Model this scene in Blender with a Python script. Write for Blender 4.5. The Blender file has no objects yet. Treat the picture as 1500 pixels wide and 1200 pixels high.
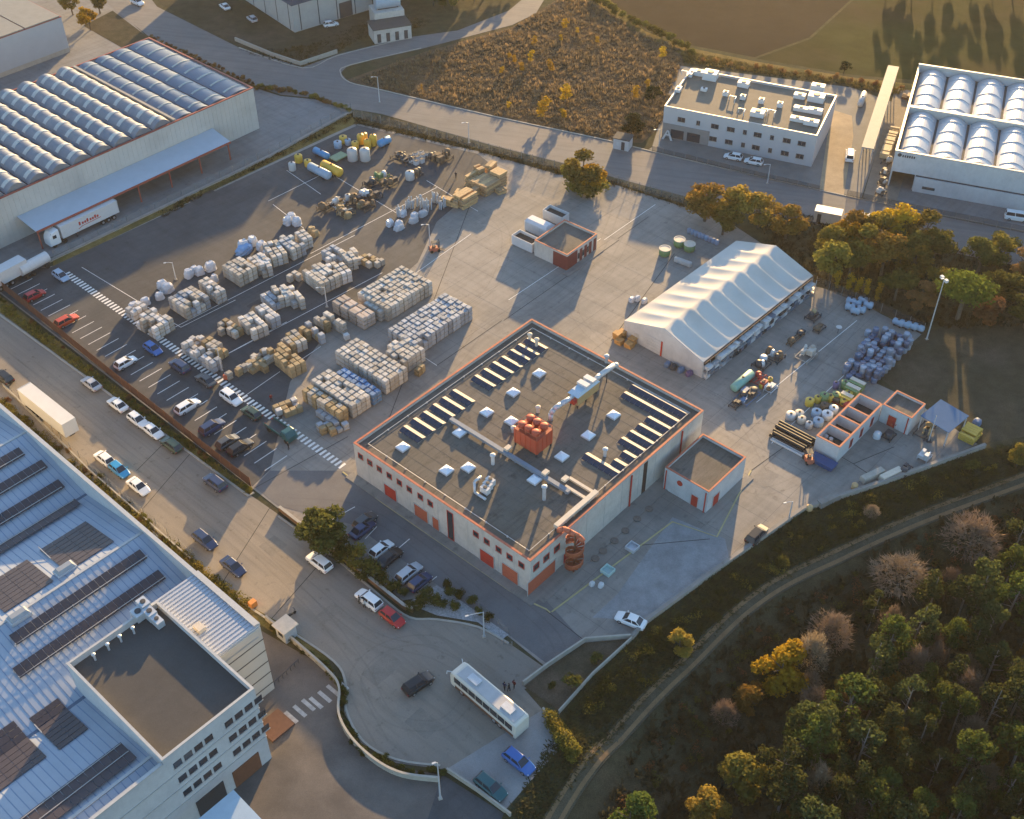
import bpy, bmesh, math, random
from mathutils import Vector, Matrix, noise
rnd = random.Random(7)
R = math.radians
scene = bpy.context.scene
COL = scene.collection
# ------------------------------------------------------------------ camera
CAM_H, FPX, PITCH, ROLL = 132.0, 1720.7, R(41.787), R(-0.217)
cd = bpy.data.cameras.new('camera'); cam = bpy.data.objects.new('camera', cd); COL.objects.link(cam)
cam.location = (0, 0, CAM_H)
_f = Vector((0, math.cos(PITCH), -math.sin(PITCH))); _r = Vector((1, 0, 0)); _u = _r.cross(_f)
_r, _u = math.cos(ROLL)*_r + math.sin(ROLL)*_u, -math.sin(ROLL)*_r + math.cos(ROLL)*_u
cam.rotation_euler = Matrix((_r, _u, -_f)).transposed().to_euler()
cd.sensor_fit = 'HORIZONTAL'; cd.sensor_width = 36; cd.lens = 36*FPX/1500; cd.clip_start = 1; cd.clip_end = 6000
scene.camera = cam
# ------------------------------------------------------------------ light
SUN_AZ, SUN_EL = R(75.5), R(9.8)          # direction towards the sun (from +x), elevation
w = bpy.data.worlds.new('World'); scene.world = w; w.use_nodes = True
nt = w.node_tree; bg = nt.nodes['Background']; sk = nt.nodes.new('ShaderNodeTexSky')
sk.sky_type = 'NISHITA'; sk.sun_disc = False; sk.sun_elevation = SUN_EL; sk.sun_rotation = math.pi/2 - SUN_AZ
sk.air_density = 1.0; sk.dust_density = 0.6; sk.ozone_density = 2.4
nt.links.new(sk.outputs[0], bg.inputs[0]); bg.inputs[1].default_value = 0.135
sl = bpy.data.lights.new('sun', 'SUN'); so = bpy.data.objects.new('sun', sl); COL.objects.link(so)
sl.energy = 5.0; sl.angle = R(0.6); sl.color = (1.0, 0.65, 0.27)
so.rotation_euler = Vector((math.cos(SUN_AZ)*math.cos(SUN_EL), math.sin(SUN_AZ)*math.cos(SUN_EL), math.sin(SUN_EL))).to_track_quat('Z', 'Y').to_euler()
so.location = (60, 300, 80)
vs = scene.view_settings; vs.view_transform = 'Standard'; vs.look = 'None'; vs.exposure = 1.76; vs.gamma = 1
# ------------------------------------------------------------------ pixel -> place
def W(px, py, z=0.0):
    d = (px-750)/FPX*_r - (py-600)/FPX*_u + _f
    t = (z-CAM_H)/d.z
    return Vector((t*d.x, t*d.y, z))
def ray(px, py):
    return (px-750)/FPX*_r - (py-600)/FPX*_u + _f
# the bank: below the yard's edge wall the land falls away to the track and the pine wood
_bank = None
def zg(x, y):
    global _bank
    if _bank is None: _bank = [W(a, b) for a, b in ((560,1420),(655,1300),(745,1192),(834,1086),(822,1050),(872,994),(928,942),(948,917),(1068,830),(1178,753),(1302,711),(1445,660),(1620,590),(1850,520))]
    if x < -30: return 0.0
    best = 1e9; sg = 1
    for a, b in zip(_bank, _bank[1:]):
        dx, dy = b.x-a.x, b.y-a.y; t = max(0, min(1, ((x-a.x)*dx+(y-a.y)*dy)/(dx*dx+dy*dy))); qx, qy = x-a.x-t*dx, y-a.y-t*dy; d = qx*qx+qy*qy
        if d < best: best = d; sg = dx*qy-dy*qx
    if sg > 0: return 0.0
    d = max(0, math.sqrt(best)-.6); z = -min(d*.46, 7.5) - min(max(0, d-30)*.06, 2.5)
    sm_ = lambda q: max(0, min(1, q))
    return z*sm_((165-x)/40)*sm_((y-12)/25)
def WG(px, py):
    p = W(px, py)
    for _ in range(14): p = W(px, py, zg(p.x, p.y))
    return p
ANG = R(48.2)
A2 = Vector((math.cos(ANG), math.sin(ANG), 0)); B2 = Vector((-math.sin(ANG), math.cos(ANG), 0))
class Fr:
    """local frame: origin on the ground, u along ang, v at right angles"""
    def __init__(s, o, ang): s.o = Vector((o[0], o[1], 0)); s.ang = ang; s.a = Vector((math.cos(ang), math.sin(ang), 0)); s.b = Vector((-math.sin(ang), math.cos(ang), 0))
    def L(s, px, py, z=0):
        d = W(px, py, z) - s.o
        return d.dot(s.a), d.dot(s.b)
    def face(s, px, py, ax, val):
        """where the pixel meets the upright plane u=val ('u') or v=val ('v'): (other coordinate, z)"""
        n, m = (s.a, s.b) if ax == 'u' else (s.b, s.a)
        d = ray(px, py); c = Vector((0, 0, CAM_H))
        t = (s.o.dot(n) + val - c.dot(n)) / d.dot(n)
        p = c + t*d
        return (p - s.o).dot(m), p.z
    def Wd(s, u, v, z=0): return s.o + u*s.a + v*s.b + Vector((0, 0, z))
# ------------------------------------------------------------------ materials
def _n(m, t, **k):
    n = m.node_tree.nodes.new(t)
    for a, b in k.items(): setattr(n, a, b)
    return n
MATS = {}
def mat(name, col, rough=.8, var=.12, scale=.6, metal=0., fine=0., col2=None, c2=(.45, .65), s2=.08, bump=0., rand=0., spec=.35, streak=None):
    if name in MATS: return MATS[name]
    m = bpy.data.materials.new(name); m.use_nodes = True; N = m.node_tree.nodes; Lk = m.node_tree.links.new
    p = N['Principled BSDF']; p.inputs['Roughness'].default_value = rough; p.inputs['Metallic'].default_value = metal
    p.inputs['Specular IOR Level'].default_value = spec
    geo = _n(m, 'ShaderNodeNewGeometry'); pos = geo.outputs['Position']
    cur = None
    base = _n(m, 'ShaderNodeRGB'); base.outputs[0].default_value = (*col, 1); cur = base.outputs[0]
    if col2:
        nz = _n(m, 'ShaderNodeTexNoise'); nz.inputs['Scale'].default_value = s2; nz.inputs['Detail'].default_value = 6; nz.inputs['Roughness'].default_value = .6
        Lk(pos, nz.inputs['Vector'])
        mr = _n(m, 'ShaderNodeMapRange'); mr.inputs[1].default_value = c2[0]; mr.inputs[2].default_value = c2[1]; Lk(nz.outputs[0], mr.inputs[0])
        mx = _n(m, 'ShaderNodeMixRGB'); mx.inputs[2].default_value = (*col2, 1); Lk(mr.outputs[0], mx.inputs[0]); Lk(cur, mx.inputs[1]); cur = mx.outputs[0]
    hs = _n(m, 'ShaderNodeHueSaturation'); Lk(cur, hs.inputs['Color']); cur = hs.outputs[0]
    nz = _n(m, 'ShaderNodeTexNoise'); nz.inputs['Scale'].default_value = scale; nz.inputs['Detail'].default_value = 8; nz.inputs['Roughness'].default_value = .65
    Lk(pos, nz.inputs['Vector'])
    mr = _n(m, 'ShaderNodeMapRange'); mr.inputs[1].default_value = .25; mr.inputs[2].default_value = .75; mr.inputs[3].default_value = 1-var; mr.inputs[4].default_value = 1+var
    Lk(nz.outputs[0], mr.inputs[0]); val = mr.outputs[0]
    if rand:
        oi = _n(m, 'ShaderNodeObjectInfo'); m2 = _n(m, 'ShaderNodeMapRange'); m2.inputs[3].default_value = 1-rand; m2.inputs[4].default_value = 1+rand
        Lk(oi.outputs['Random'], m2.inputs[0]); mu = _n(m, 'ShaderNodeMath', operation='MULTIPLY'); Lk(val, mu.inputs[0]); Lk(m2.outputs[0], mu.inputs[1]); val = mu.outputs[0]
    if fine:
        n3 = _n(m, 'ShaderNodeTexNoise'); n3.inputs['Scale'].default_value = 7; n3.inputs['Detail'].default_value = 3; Lk(pos, n3.inputs['Vector'])
        m3 = _n(m, 'ShaderNodeMapRange'); m3.inputs[1].default_value = .3; m3.inputs[2].default_value = .7; m3.inputs[3].default_value = 1-fine; m3.inputs[4].default_value = 1+fine
        Lk(n3.outputs[0], m3.inputs[0]); mu = _n(m, 'ShaderNodeMath', operation='MULTIPLY'); Lk(val, mu.inputs[0]); Lk(m3.outputs[0], mu.inputs[1]); val = mu.outputs[0]
    if streak:
        for (an, amt, sx, sy, lo, hi) in streak:
            mp = _n(m, 'ShaderNodeMapping'); mp.vector_type = 'TEXTURE'; mp.inputs['Rotation'].default_value = (0, 0, an); mp.inputs['Scale'].default_value = (sx, sy, 1); Lk(pos, mp.inputs['Vector'])
            n5 = _n(m, 'ShaderNodeTexNoise'); n5.inputs['Scale'].default_value = 1; n5.inputs['Detail'].default_value = 5; n5.inputs['Roughness'].default_value = .6; Lk(mp.outputs[0], n5.inputs['Vector'])
            m5 = _n(m, 'ShaderNodeMapRange'); m5.inputs[1].default_value = lo; m5.inputs[2].default_value = hi; m5.inputs[3].default_value = 1-amt; m5.inputs[4].default_value = 1.0
            Lk(n5.outputs[0], m5.inputs[0]); mu = _n(m, 'ShaderNodeMath', operation='MULTIPLY'); Lk(val, mu.inputs[0]); Lk(m5.outputs[0], mu.inputs[1]); val = mu.outputs[0]
    Lk(val, hs.inputs['Value']); Lk(cur, p.inputs['Base Color'])
    if bump:
        n4 = _n(m, 'ShaderNodeTexNoise'); n4.inputs['Scale'].default_value = 3; n4.inputs['Detail'].default_value = 6; Lk(pos, n4.inputs['Vector'])
        b = _n(m, 'ShaderNodeBump'); b.inputs['Strength'].default_value = bump; b.inputs['Distance'].default_value = .1; Lk(n4.outputs[0], b.inputs['Height']); Lk(b.outputs[0], p.inputs['Normal'])
    MATS[name] = m
    return m
def leafmat(name, col, col2, trans=.45, rand=.25):
    if name in MATS: return MATS[name]
    m = bpy.data.materials.new(name); m.use_nodes = True; N = m.node_tree.nodes; Lk = m.node_tree.links.new
    for n in list(N): N.remove(n)
    out = _n(m, 'ShaderNodeOutputMaterial'); mix = _n(m, 'ShaderNodeMixShader'); mix.inputs[0].default_value = trans
    d = _n(m, 'ShaderNodeBsdfDiffuse'); t = _n(m, 'ShaderNodeBsdfTranslucent')
    geo = _n(m, 'ShaderNodeNewGeometry'); nz = _n(m, 'ShaderNodeTexNoise'); nz.inputs['Scale'].default_value = .9; nz.inputs['Detail'].default_value = 5
    Lk(geo.outputs['Position'], nz.inputs['Vector'])
    mr = _n(m, 'ShaderNodeMapRange'); mr.inputs[1].default_value = .35; mr.inputs[2].default_value = .65; Lk(nz.outputs[0], mr.inputs[0])
    mx = _n(m, 'ShaderNodeMixRGB'); mx.inputs[1].default_value = (*col, 1); mx.inputs[2].default_value = (*col2, 1); Lk(mr.outputs[0], mx.inputs[0])
    oi = _n(m, 'ShaderNodeObjectInfo'); m2 = _n(m, 'ShaderNodeMapRange'); m2.inputs[3].default_value = 1-rand; m2.inputs[4].default_value = 1+rand; Lk(oi.outputs['Random'], m2.inputs[0])
    hs = _n(m, 'ShaderNodeHueSaturation'); Lk(mx.outputs[0], hs.inputs['Color']); Lk(m2.outputs[0], hs.inputs['Value'])
    m3 = _n(m, 'ShaderNodeMapRange'); m3.inputs[3].default_value = .485; m3.inputs[4].default_value = .515; Lk(oi.outputs['Random'], m3.inputs[0]); Lk(m3.outputs[0], hs.inputs['Hue'])
    Lk(hs.outputs[0], d.inputs[0]); Lk(hs.outputs[0], t.inputs[0]); Lk(d.outputs[0], mix.inputs[1]); Lk(t.outputs[0], mix.inputs[2]); Lk(mix.outputs[0], out.inputs[0])
    MATS[name] = m
    return m
def meshmat(name, col, alpha):
    """woven fence mesh: lets part of the light through"""
    if name in MATS: return MATS[name]
    m = bpy.data.materials.new(name); m.use_nodes = True; p = m.node_tree.nodes['Principled BSDF']
    p.inputs['Base Color'].default_value = (*col, 1); p.inputs['Alpha'].default_value = alpha; p.inputs['Roughness'].default_value = .8
    MATS[name] = m
    return m
# ------------------------------------------------------------------ mesh builder
class MB:
    def __init__(s): s.v = []; s.f = []; s.m = []
    def _add(s, vs_, fs, mi=0):
        n = len(s.v); s.v += [tuple(x) for x in vs_]; s.f += [tuple(i+n for i in f) for f in fs]; s.m += [mi]*len(fs)
        return s
    def box(s, x0, y0, z0, x1, y1, z1, mi=0):
        if x0 > x1: x0, x1 = x1, x0
        if y0 > y1: y0, y1 = y1, y0
        v = [(x0,y0,z0),(x1,y0,z0),(x1,y1,z0),(x0,y1,z0),(x0,y0,z1),(x1,y0,z1),(x1,y1,z1),(x0,y1,z1)]
        return s._add(v, [(3,2,1,0),(4,5,6,7),(0,1,5,4),(1,2,6,5),(2,3,7,6),(3,0,4,7)], mi)
    def frus(s, x0, y0, x1, y1, z0, z1, ins, mi=0):
        v = [(x0,y0,z0),(x1,y0,z0),(x1,y1,z0),(x0,y1,z0),(x0+ins,y0+ins,z1),(x1-ins,y0+ins,z1),(x1-ins,y1-ins,z1),(x0+ins,y1-ins,z1)]
        return s._add(v, [(3,2,1,0),(4,5,6,7),(0,1,5,4),(1,2,6,5),(2,3,7,6),(3,0,4,7)], mi)
    def hexa(s, b4, t4, mi=0):
        return s._add(list(b4)+list(t4), [(3,2,1,0),(4,5,6,7),(0,1,5,4),(1,2,6,5),(2,3,7,6),(3,0,4,7)], mi)
    def quad(s, a, b, c, d, mi=0): return s._add([a, b, c, d], [(0,1,2,3)], mi)
    def prism(s, pts, z0, z1, mi=0):
        n = len(pts)
        v = [(p[0], p[1], z0) for p in pts] + [(p[0], p[1], z1) for p in pts]
        return s._add(v, [tuple(range(n-1,-1,-1)), tuple(range(n,2*n))] + [(i,(i+1)%n,(i+1)%n+n,i+n) for i in range(n)], mi)
    def tube(s, p0, p1, r0, r1=None, n=8, mi=0, cap=True):
        p0 = Vector(p0); p1 = Vector(p1); r1 = r0 if r1 is None else r1
        d = (p1-p0)
        if d.length < 1e-6: return s
        d.normalize(); x = d.orthogonal().normalized(); y = d.cross(x)
        v = []
        for p, r in ((p0, r0), (p1, r1)):
            for i in range(n):
                a = 2*math.pi*i/n; v.append(p + r*(math.cos(a)*x + math.sin(a)*y))
        f = [(i,(i+1)%n,n+(i+1)%n,n+i) for i in range(n)]
        if cap: f += [tuple(range(n-1,-1,-1)), tuple(range(n,2*n))]
        return s._add(v, f, mi)
    def path(s, pts, r, n=8, mi=0):
        for a, b in zip(pts, pts[1:]): s.tube(a, b, r, r, n, mi)
        return s
    def lathe(s, prof, n=16, c=(0,0,0), mi=0):
        v = []; k = len(prof)
        for (r, z) in prof:
            for i in range(n):
                a = 2*math.pi*i/n; v.append((c[0]+r*math.cos(a), c[1]+r*math.sin(a), c[2]+z))
        f = [(j*n+i, j*n+(i+1)%n, (j+1)*n+(i+1)%n, (j+1)*n+i) for j in range(k-1) for i in range(n)]
        f += [tuple(range(n-1,-1,-1)), tuple(range((k-1)*n, k*n))]
        return s._add(v, f, mi)
    def xform(s, M):
        s.v = [tuple(M @ Vector(p)) for p in s.v]; return s
    def mesh(s, name, mats):
        me = bpy.data.meshes.new(name); me.from_pydata(s.v, [], s.f); 
        for m in (mats if isinstance(mats, (list, tuple)) else [mats]): me.materials.append(m)
        if any(s.m): me.polygons.foreach_set('material_index', s.m)
        me.update(); return me
    def build(s, name, mats, parent=None, smooth=False, loc=None, rz=None):
        me = s.mesh(name, mats)
        if smooth: me.polygons.foreach_set('use_smooth', [True]*len(me.polygons))
        return inst(name, me, parent, loc, rz)
def inst(name, me, parent=None, loc=None, rz=None):
    o = bpy.data.objects.new(name, me); COL.objects.link(o)
    if parent: o.parent = parent
    if loc is not None: o.location = loc
    if rz is not None: o.rotation_euler = (0, 0, rz)
    return o
def tag(o, label, cat, group=None):
    o['label'] = label; o['category'] = cat
    if group: o['group'] = group
    return o
def thing(name, label, cat, loc=(0,0,0), rz=0, group=None):
    o = bpy.data.objects.new(name, None); COL.objects.link(o); o.location = loc; o.rotation_euler = (0, 0, rz); o.empty_display_size = .3
    return tag(o, label, cat, group)
def kind(o, k): o['kind'] = k; return o
def copy_tree(o, parent=None):
    c = o.copy(); COL.objects.link(c); c.parent = parent
    for ch in list(o.children): copy_tree(ch, c)
    return c
def PX(pts, z=0): return [W(x, y, z) for x, y in pts]
def PG(pts): return [WG(x, y) for x, y in pts]
def sheet(name, pts, z, m, world=False, parent=None):
    P = pts if world else PX(pts, 0)
    me = bpy.data.meshes.new(name); me.from_pydata([(p[0], p[1], z) for p in P], [], [tuple(range(len(P)))])
    bm = bmesh.new(); bm.from_mesh(me); bmesh.ops.recalc_face_normals(bm, faces=bm.faces)
    for f in bm.faces:
        if f.normal.z < 0: f.normal_flip()
    bmesh.ops.triangulate(bm, faces=bm.faces); bm.to_mesh(me); bm.free(); me.materials.append(m)
    o = inst(name, me, parent)
    return o if parent else kind(o, 'structure')
def offset_poly(P, d):
    out = []
    for i, p in enumerate(P):
        a = P[max(i-1, 0)]; b = P[min(i+1, len(P)-1)]
        t = Vector((b[0]-a[0], b[1]-a[1], 0)).normalized(); n = Vector((-t.y, t.x, 0))
        out.append(Vector((p[0], p[1], 0)) + n*d)
    return out
def ribbon(mb, P, width, z0, z1, mi=0, off=0, zf=lambda x, y: 0.0):
    a = offset_poly(P, off-width/2); b = offset_poly(P, off+width/2)
    for i in range(len(P)-1):
        q = [a[i], a[i+1], b[i+1], b[i]]
        mb.hexa([(p.x, p.y, z0+zf(p.x, p.y)) for p in q], [(p.x, p.y, z1+zf(p.x, p.y)) for p in q], mi)
    return mb
def smooth_line(pts, k=6):
    """Catmull-Rom through the points"""
    P = [Vector((p[0], p[1], 0)) for p in pts]; out = []
    for i in range(len(P)-1):
        p0 = P[max(i-1, 0)]; p1 = P[i]; p2 = P[i+1]; p3 = P[min(i+2, len(P)-1)]
        for j in range(k):
            t = j/k
            out.append(.5*((2*p1)+(p2-p0)*t+(2*p0-5*p1+4*p2-p3)*t*t+(3*p1-p0-3*p2+p3)*t**3))
    return out+[P[-1]]
def inpoly(x, y, P):
    c = False; j = len(P)-1
    for i in range(len(P)):
        if (P[i][1] > y) != (P[j][1] > y) and x < (P[j][0]-P[i][0])*(y-P[i][1])/(P[j][1]-P[i][1])+P[i][0]: c = not c
        j = i
    return c
def scatter_pts(P, n, rg, gap=0):
    xs = [p[0] for p in P]; ys = [p[1] for p in P]; out = []; k = 0
    while len(out) < n and k < n*60:
        k += 1
        x = rg.uniform(min(xs), max(xs)); y = rg.uniform(min(ys), max(ys))
        if inpoly(x, y, P) and (not gap or all((x-a)**2+(y-b)**2 > gap*gap for a, b in out)): out.append((x, y))
    return out
# ------------------------------------------------------------------ shared materials
M_ground = mat('verge_earth', (.062,.060,.034), .95, .35, .5, fine=.3, col2=(.082,.066,.040), s2=.07, bump=.2, spec=.02)
M_conc = mat('yard_concrete', (.27,.245,.215), .85, .14, .22, fine=.06, col2=(.19,.18,.165), s2=.045, c2=(.45,.7), streak=((R(48),.12,14,1.1,.36,.55),(R(138),.10,16,1.3,.36,.54),(0,.30,1.3,1.3,.28,.40)))
M_asph = mat('yard_asphalt', (.062,.064,.068), .9, .16, .3, fine=.10, col2=(.10,.099,.099), s2=.05, c2=(.4,.7), streak=((R(48),.12,14,1.1,.36,.55),(R(138),.10,16,1.3,.36,.54),(0,.30,1.3,1.3,.28,.40)))
M_street = mat('street_surface', (.25,.215,.175), .88, .12, .2, fine=.07, col2=(.185,.165,.145), s2=.05, c2=(.45,.7), streak=((R(138),.13,18,1.2,.36,.55),(0,.30,1.3,1.3,.28,.40)))
M_road = mat('road_surface', (.16,.155,.15), .9, .12, .25, fine=.08, col2=(.2,.18,.165), s2=.04, streak=((R(-15),.13,18,1.1,.36,.55),))
M_lot = mat('lot_concrete', (.20,.20,.20), .88, .12, .25, fine=.06, col2=(.155,.15,.145), s2=.05, streak=((R(48),.12,14,1.1,.36,.55),(R(138),.10,16,1.3,.36,.54),(0,.30,1.3,1.3,.28,.40)))
M_kerb = mat('kerb_concrete', (.36,.33,.28), .85, .15, 1.2)
M_white = mat('road_paint', (.72,.70,.66), .7, .18, 2.5, fine=.15)
M_yellow = mat('yellow_paint', (.55,.42,.10), .7, .2, 2.0)
M_joint = mat('joint_filler', (.06,.055,.05), .9, .2, 1)
M_dirt = mat('bare_dirt', (.11,.085,.06), .95, .3, .4, fine=.2, col2=(.06,.055,.035), s2=.12, bump=.12, spec=.02)
M_sand = mat('sandy_track', (.36,.27,.17), .95, .2, .4, fine=.12)
M_rut = mat('wheel_rut', (.22,.145,.08), .95, .2, .5, fine=.15, spec=.02)
M_scrub = mat('scrub_soil', (.12,.082,.052), .95, .4, .5, fine=.3, col2=(.08,.06,.038), s2=.06, bump=.12, spec=.02)
M_grass = mat('field_grass', (.040,.043,.014), .95, .4, .12, fine=.3, col2=(.038,.029,.016), s2=.03, bump=.12, spec=.02)
M_dry = mat('dry_grass', (.19,.135,.05), .95, .35, .6, fine=.25, col2=(.09,.08,.03), s2=.12, bump=.12, spec=.02)
M_gravel = mat('pale_gravel', (.30,.30,.30), .95, .25, 2.5, fine=.25)
M_darkgrass = mat('dull_grass', (.060,.055,.036), .95, .3, .4, fine=.25, col2=(.085,.072,.052), s2=.06, bump=.12, spec=.02)
# ploughed field: furrows
M_plough = mat('ploughed_soil', (.036,.027,.020), .95, .35, .12, fine=.25, col2=(.028,.022,.017), s2=.03, spec=.02)
def furrow(m, ang, scale, amt):
    N = m.node_tree.nodes; Lk = m.node_tree.links.new; p = N['Principled BSDF']
    geo = _n(m, 'ShaderNodeNewGeometry'); mp = _n(m, 'ShaderNodeMapping'); mp.inputs['Rotation'].default_value = (0, 0, ang); Lk(geo.outputs['Position'], mp.inputs['Vector'])
    wv = _n(m, 'ShaderNodeTexWave'); wv.inputs['Scale'].default_value = scale; wv.inputs['Distortion'].default_value = 5; wv.inputs['Detail'].default_value = 4; wv.inputs['Detail Scale'].default_value = .6; Lk(mp.outputs[0], wv.inputs['Vector'])
    b = _n(m, 'ShaderNodeBump'); b.inputs['Strength'].default_value = amt; b.inputs['Distance'].default_value = .25; Lk(wv.outputs['Fac'], b.inputs['Height']); Lk(b.outputs[0], p.inputs['Normal'])
furrow(M_plough, R(20), .34, .035); furrow(M_grass, R(-50), .10, .03)
# ------------------------------------------------------------------ the ground and what is laid on it
g = MB()
gx = [-1500,-1000,-600,-300,-150,-80]+[-32+2*i for i in range(101)]+[190,260,400,700,1100,1500]; gy = [-600,-300,-100,-20]+[6+2*i for i in range(92)]+[220,260,320,400,600,900,1400,2400]
for y in gy:
    for x in gx: g.v.append((x, y, zg(x, y) if -32 <= x <= 168 and 6 <= y <= 188 else 0.0))
for j in range(len(gy)-1):
    for i in range(len(gx)-1): a = j*len(gx)+i; g.f.append((a, a+1, a+1+len(gx), a+len(gx))); g.m.append(0)
kind(g.build('ground', M_ground, None, True), 'structure')
# fields
sheet('scrub_field', [(505,118),(620,77),(750,40),(800,10),(830,-10),(870,5),(925,40),(1000,72),(1002,95),(975,180),(940,210),(890,206),(720,170),(560,132)], .02, M_scrub)
sheet('ploughed_field', [(880,-10),(945,42),(1010,66),(1105,84),(1185,55),(1290,-40),(1400,-160),(700,-160)], .02, M_plough)
sheet('grass_field', [(1108,86),(1188,57),(1290,-36),(1400,-160),(1800,-160),(1800,150),(1500,112),(1345,118),(1250,110)], .02, M_grass)
sheet('field_margin', [(868,0),(880,-12),(945,46),(1008,70),(1105,90),(1250,114),(1345,124),(1338,140),(1240,122),(1100,102),(1002,82),(930,48)], .03, M_dry)
sheet('dull_meadow', [(1352,487),(1420,470),(1700,470),(1700,640),(1500,640),(1432,652),(1340,590),(1285,552)], .03, M_darkgrass)
# roads and lots
top_edge = [(60,-30),(150,0),(221,56),(373,126),(411,139),(462,144),(515,160),(558,167),(720,213),(819,238),(917,265),(1003,288),(1100,308),(1200,330),(1500,392),(1900,470),(1900,420),(1500,340),(1320,305),(1233,287),(1120,262),(950,222),(890,207),(720,171),(558,133),(510,120),(499,107),(510,96),(617,72),(750,37),(785,20),(800,-5),(800,-40),(770,-40),(770,-5),(745,16),(670,45),(590,56),(494,80),(443,99),(350,70),(230,10),(200,-30)]
sheet('road', top_edge, .04, M_road)
sheet('warehouse_lot', [(150,-5),(221,59),(373,129),(411,141),(462,146),(513,163),(395,230),(78,376),(-60,440),(-300,350),(-200,0),(100,-10)], .03, M_lot)
sheet('far_lot', [(235,6),(352,68),(440,95),(462,88),(560,40),(640,-30),(200,-60)], .03, M_darkgrass)
yard_px = [(78,390),(370,252),(480,200),(522,181),(700,222),(815,255),(905,272),(1000,303),(1062,322),(1120,360),(1195,420),(1245,433),(1290,460),(1350,490),(1275,558),(1340,588),(1432,651),(1300,705),(1175,747),(1065,824),(945,912),(925,935),(855,942),(800,978),(745,933),(700,905),(640,872),(590,880),(500,808),(410,747),(370,716),(0,430),(-40,400)]
YARD = sheet('yard', yard_px, .05, M_conc)
sheet('asphalt', [(74,392),(370,255),(482,203),(524,184),(700,226),(730,250),(640,325),(612,385),(560,430),(480,486),(425,560),(396,688),(370,713),(2,429),(-36,399)], .062, M_asph)
STREET = sheet('street', [(-260,265),(0,458),(365,724),(408,754),(480,806),(560,874),(598,905),(640,908),(700,918),(745,942),(800,980),(790,1000),(768,1010),(832,1082),(738,1190),(655,1128),(580,1118),(530,1090),(504,1045),(503,990),(488,966),(430,924),(370,890),(255,802),(110,684),(0,585),(-260,380)], .04, M_street)
sheet('drive', [(505,690),(540,700),(800,880),(852,938),(800,972),(742,928),(655,868),(520,770),(408,742),(372,714),(396,690)], .066, mat('drive_asphalt', (.135,.13,.13), .9, .12, .3, fine=.08, col2=(.165,.155,.15), s2=.06))
sheet('loading_court', [(384,925),(490,985),(500,1045),(526,1094),(578,1124),(645,1135),(640,1300),(280,1300),(300,1000)], .03, mat('court_concrete', (.15,.128,.112), .9, .25, .2, fine=.1, col2=(.10,.088,.08), s2=.09, c2=(.4,.6)))
sheet('concrete_pad', [(656,1126),(792,1042),(833,1083),(740,1186)], .055, mat('pad_concrete', (.27,.26,.25), .9, .14, .3, fine=.08))
sheet('lower_parking', [(648,1135),(738,1192),(700,1280),(600,1280)], .035, M_asph)
sheet('concrete_lot', [(868,905),(905,870),(985,758),(1062,790),(1068,818),(945,910)], .062, mat('pale_lot', (.255,.26,.26), .88, .2, .5, fine=.1, col2=(.20,.2,.2), s2=.15))
sheet('dirt_plot', [(768,1006),(803,978),(858,942),(924,936),(820,1042)], .06, M_dirt)
sheet('office_lot', [(955,216),(992,96),(1245,128),(1308,150),(1262,290),(1233,284),(1120,259),(950,219)], .03, mat('office_paving', (.17,.165,.155), .9, .2, .3, fine=.1))
sheet('sandy_strip', [(1222,162),(1248,170),(1250,200),(1236,286),(1200,277),(1212,200)], .045, M_sand)
sheet('timber_yard', [(1264,290),(1312,128),(1360,140),(1310,306)], .045, mat('timber_lot', (.20,.165,.13), .9, .25, .4, fine=.15))
sheet('hall_lot', [(1300,302),(1322,235),(1700,280),(1700,382),(1500,338),(1322,303)], .033, M_lot)
sheet('shrub_gravel', [(596,884),(640,858),(655,866),(745,930),(735,938),(700,912),(640,902)], .07, M_gravel)
# verges
sheet('verge', [(-40,404),(0,434),(366,718),(363,724),(0,458),(-60,420)], .055, M_dry)
sheet('verge', [(0,585),(110,684),(255,802),(370,890),(430,924),(488,966),(470,968),(380,915),(280,835),(0,600),(-60,560),(-60,550)], .052, M_dry)
sheet('verge', [(122,38),(165,16),(220,57),(178,70)], .05, M_darkgrass)
# dirt track: two ruts
trk = smooth_line(PG([(790,1240),(850,1140),(930,1050),(1010,970),(1100,885),(1190,832),(1330,768),(1500,704),(1700,630)]), 10)
kind(ribbon(MB(), trk, 2.3, -.8, .22, zf=zg).build('dirt_track', mat('track_earth', (.085,.072,.045), .95, .3, .6, fine=.3)), 'structure')
for off in (-.66, .66): kind(ribbon(MB(), trk, .5, -.7, .27, off=off, zf=zg).build('wheel_track', M_rut), 'structure')
# kerbs and low walls
def kerb(name, pts, width=.3, h=.14, m=M_kerb, k=4, straight=False):
    P = PX(pts)
    if not straight: P = smooth_line(P, k)
    return kind(ribbon(MB(), P, width, 0, h).build(name, m), 'structure')
kerb('kerb', [(-40,445),(0,462),(180,592),(364,727),(372,722)], .35, .16, straight=True)
kerb('kerb', [(0,588),(110,687),(255,805),(370,893),(430,928),(490,970),(506,1000),(507,1040),(532,1086),(580,1113),(645,1122)], .3, .14)
kerb('kerb', [(408,757),(480,809),(560,876),(600,905),(640,908),(700,919),(745,943)], .3, .16)
kerb('kerb', [(502,692),(560,737),(660,806),(760,875),(800,893),(806,898)], .22, .14, mat('yellow_kerb', (.42,.36,.18), .8, .2, 1.0), straight=True)
kerb('kerb', [(808,897),(860,858),(985,765),(1050,787),(1100,690)], .22, .14, mat('yellow_kerb', (.42,.36,.18)), straight=True)
kerb('kerb', [(350,70),(443,100),(494,82),(590,58)], .3, .14); kerb('kerb', [(617,71),(512,96),(499,107),(512,121),(558,132),(720,170),(890,206),(950,221),(1120,261),(1233,286),(1320,304),(1500,339)], .3, .14, k=3)
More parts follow.
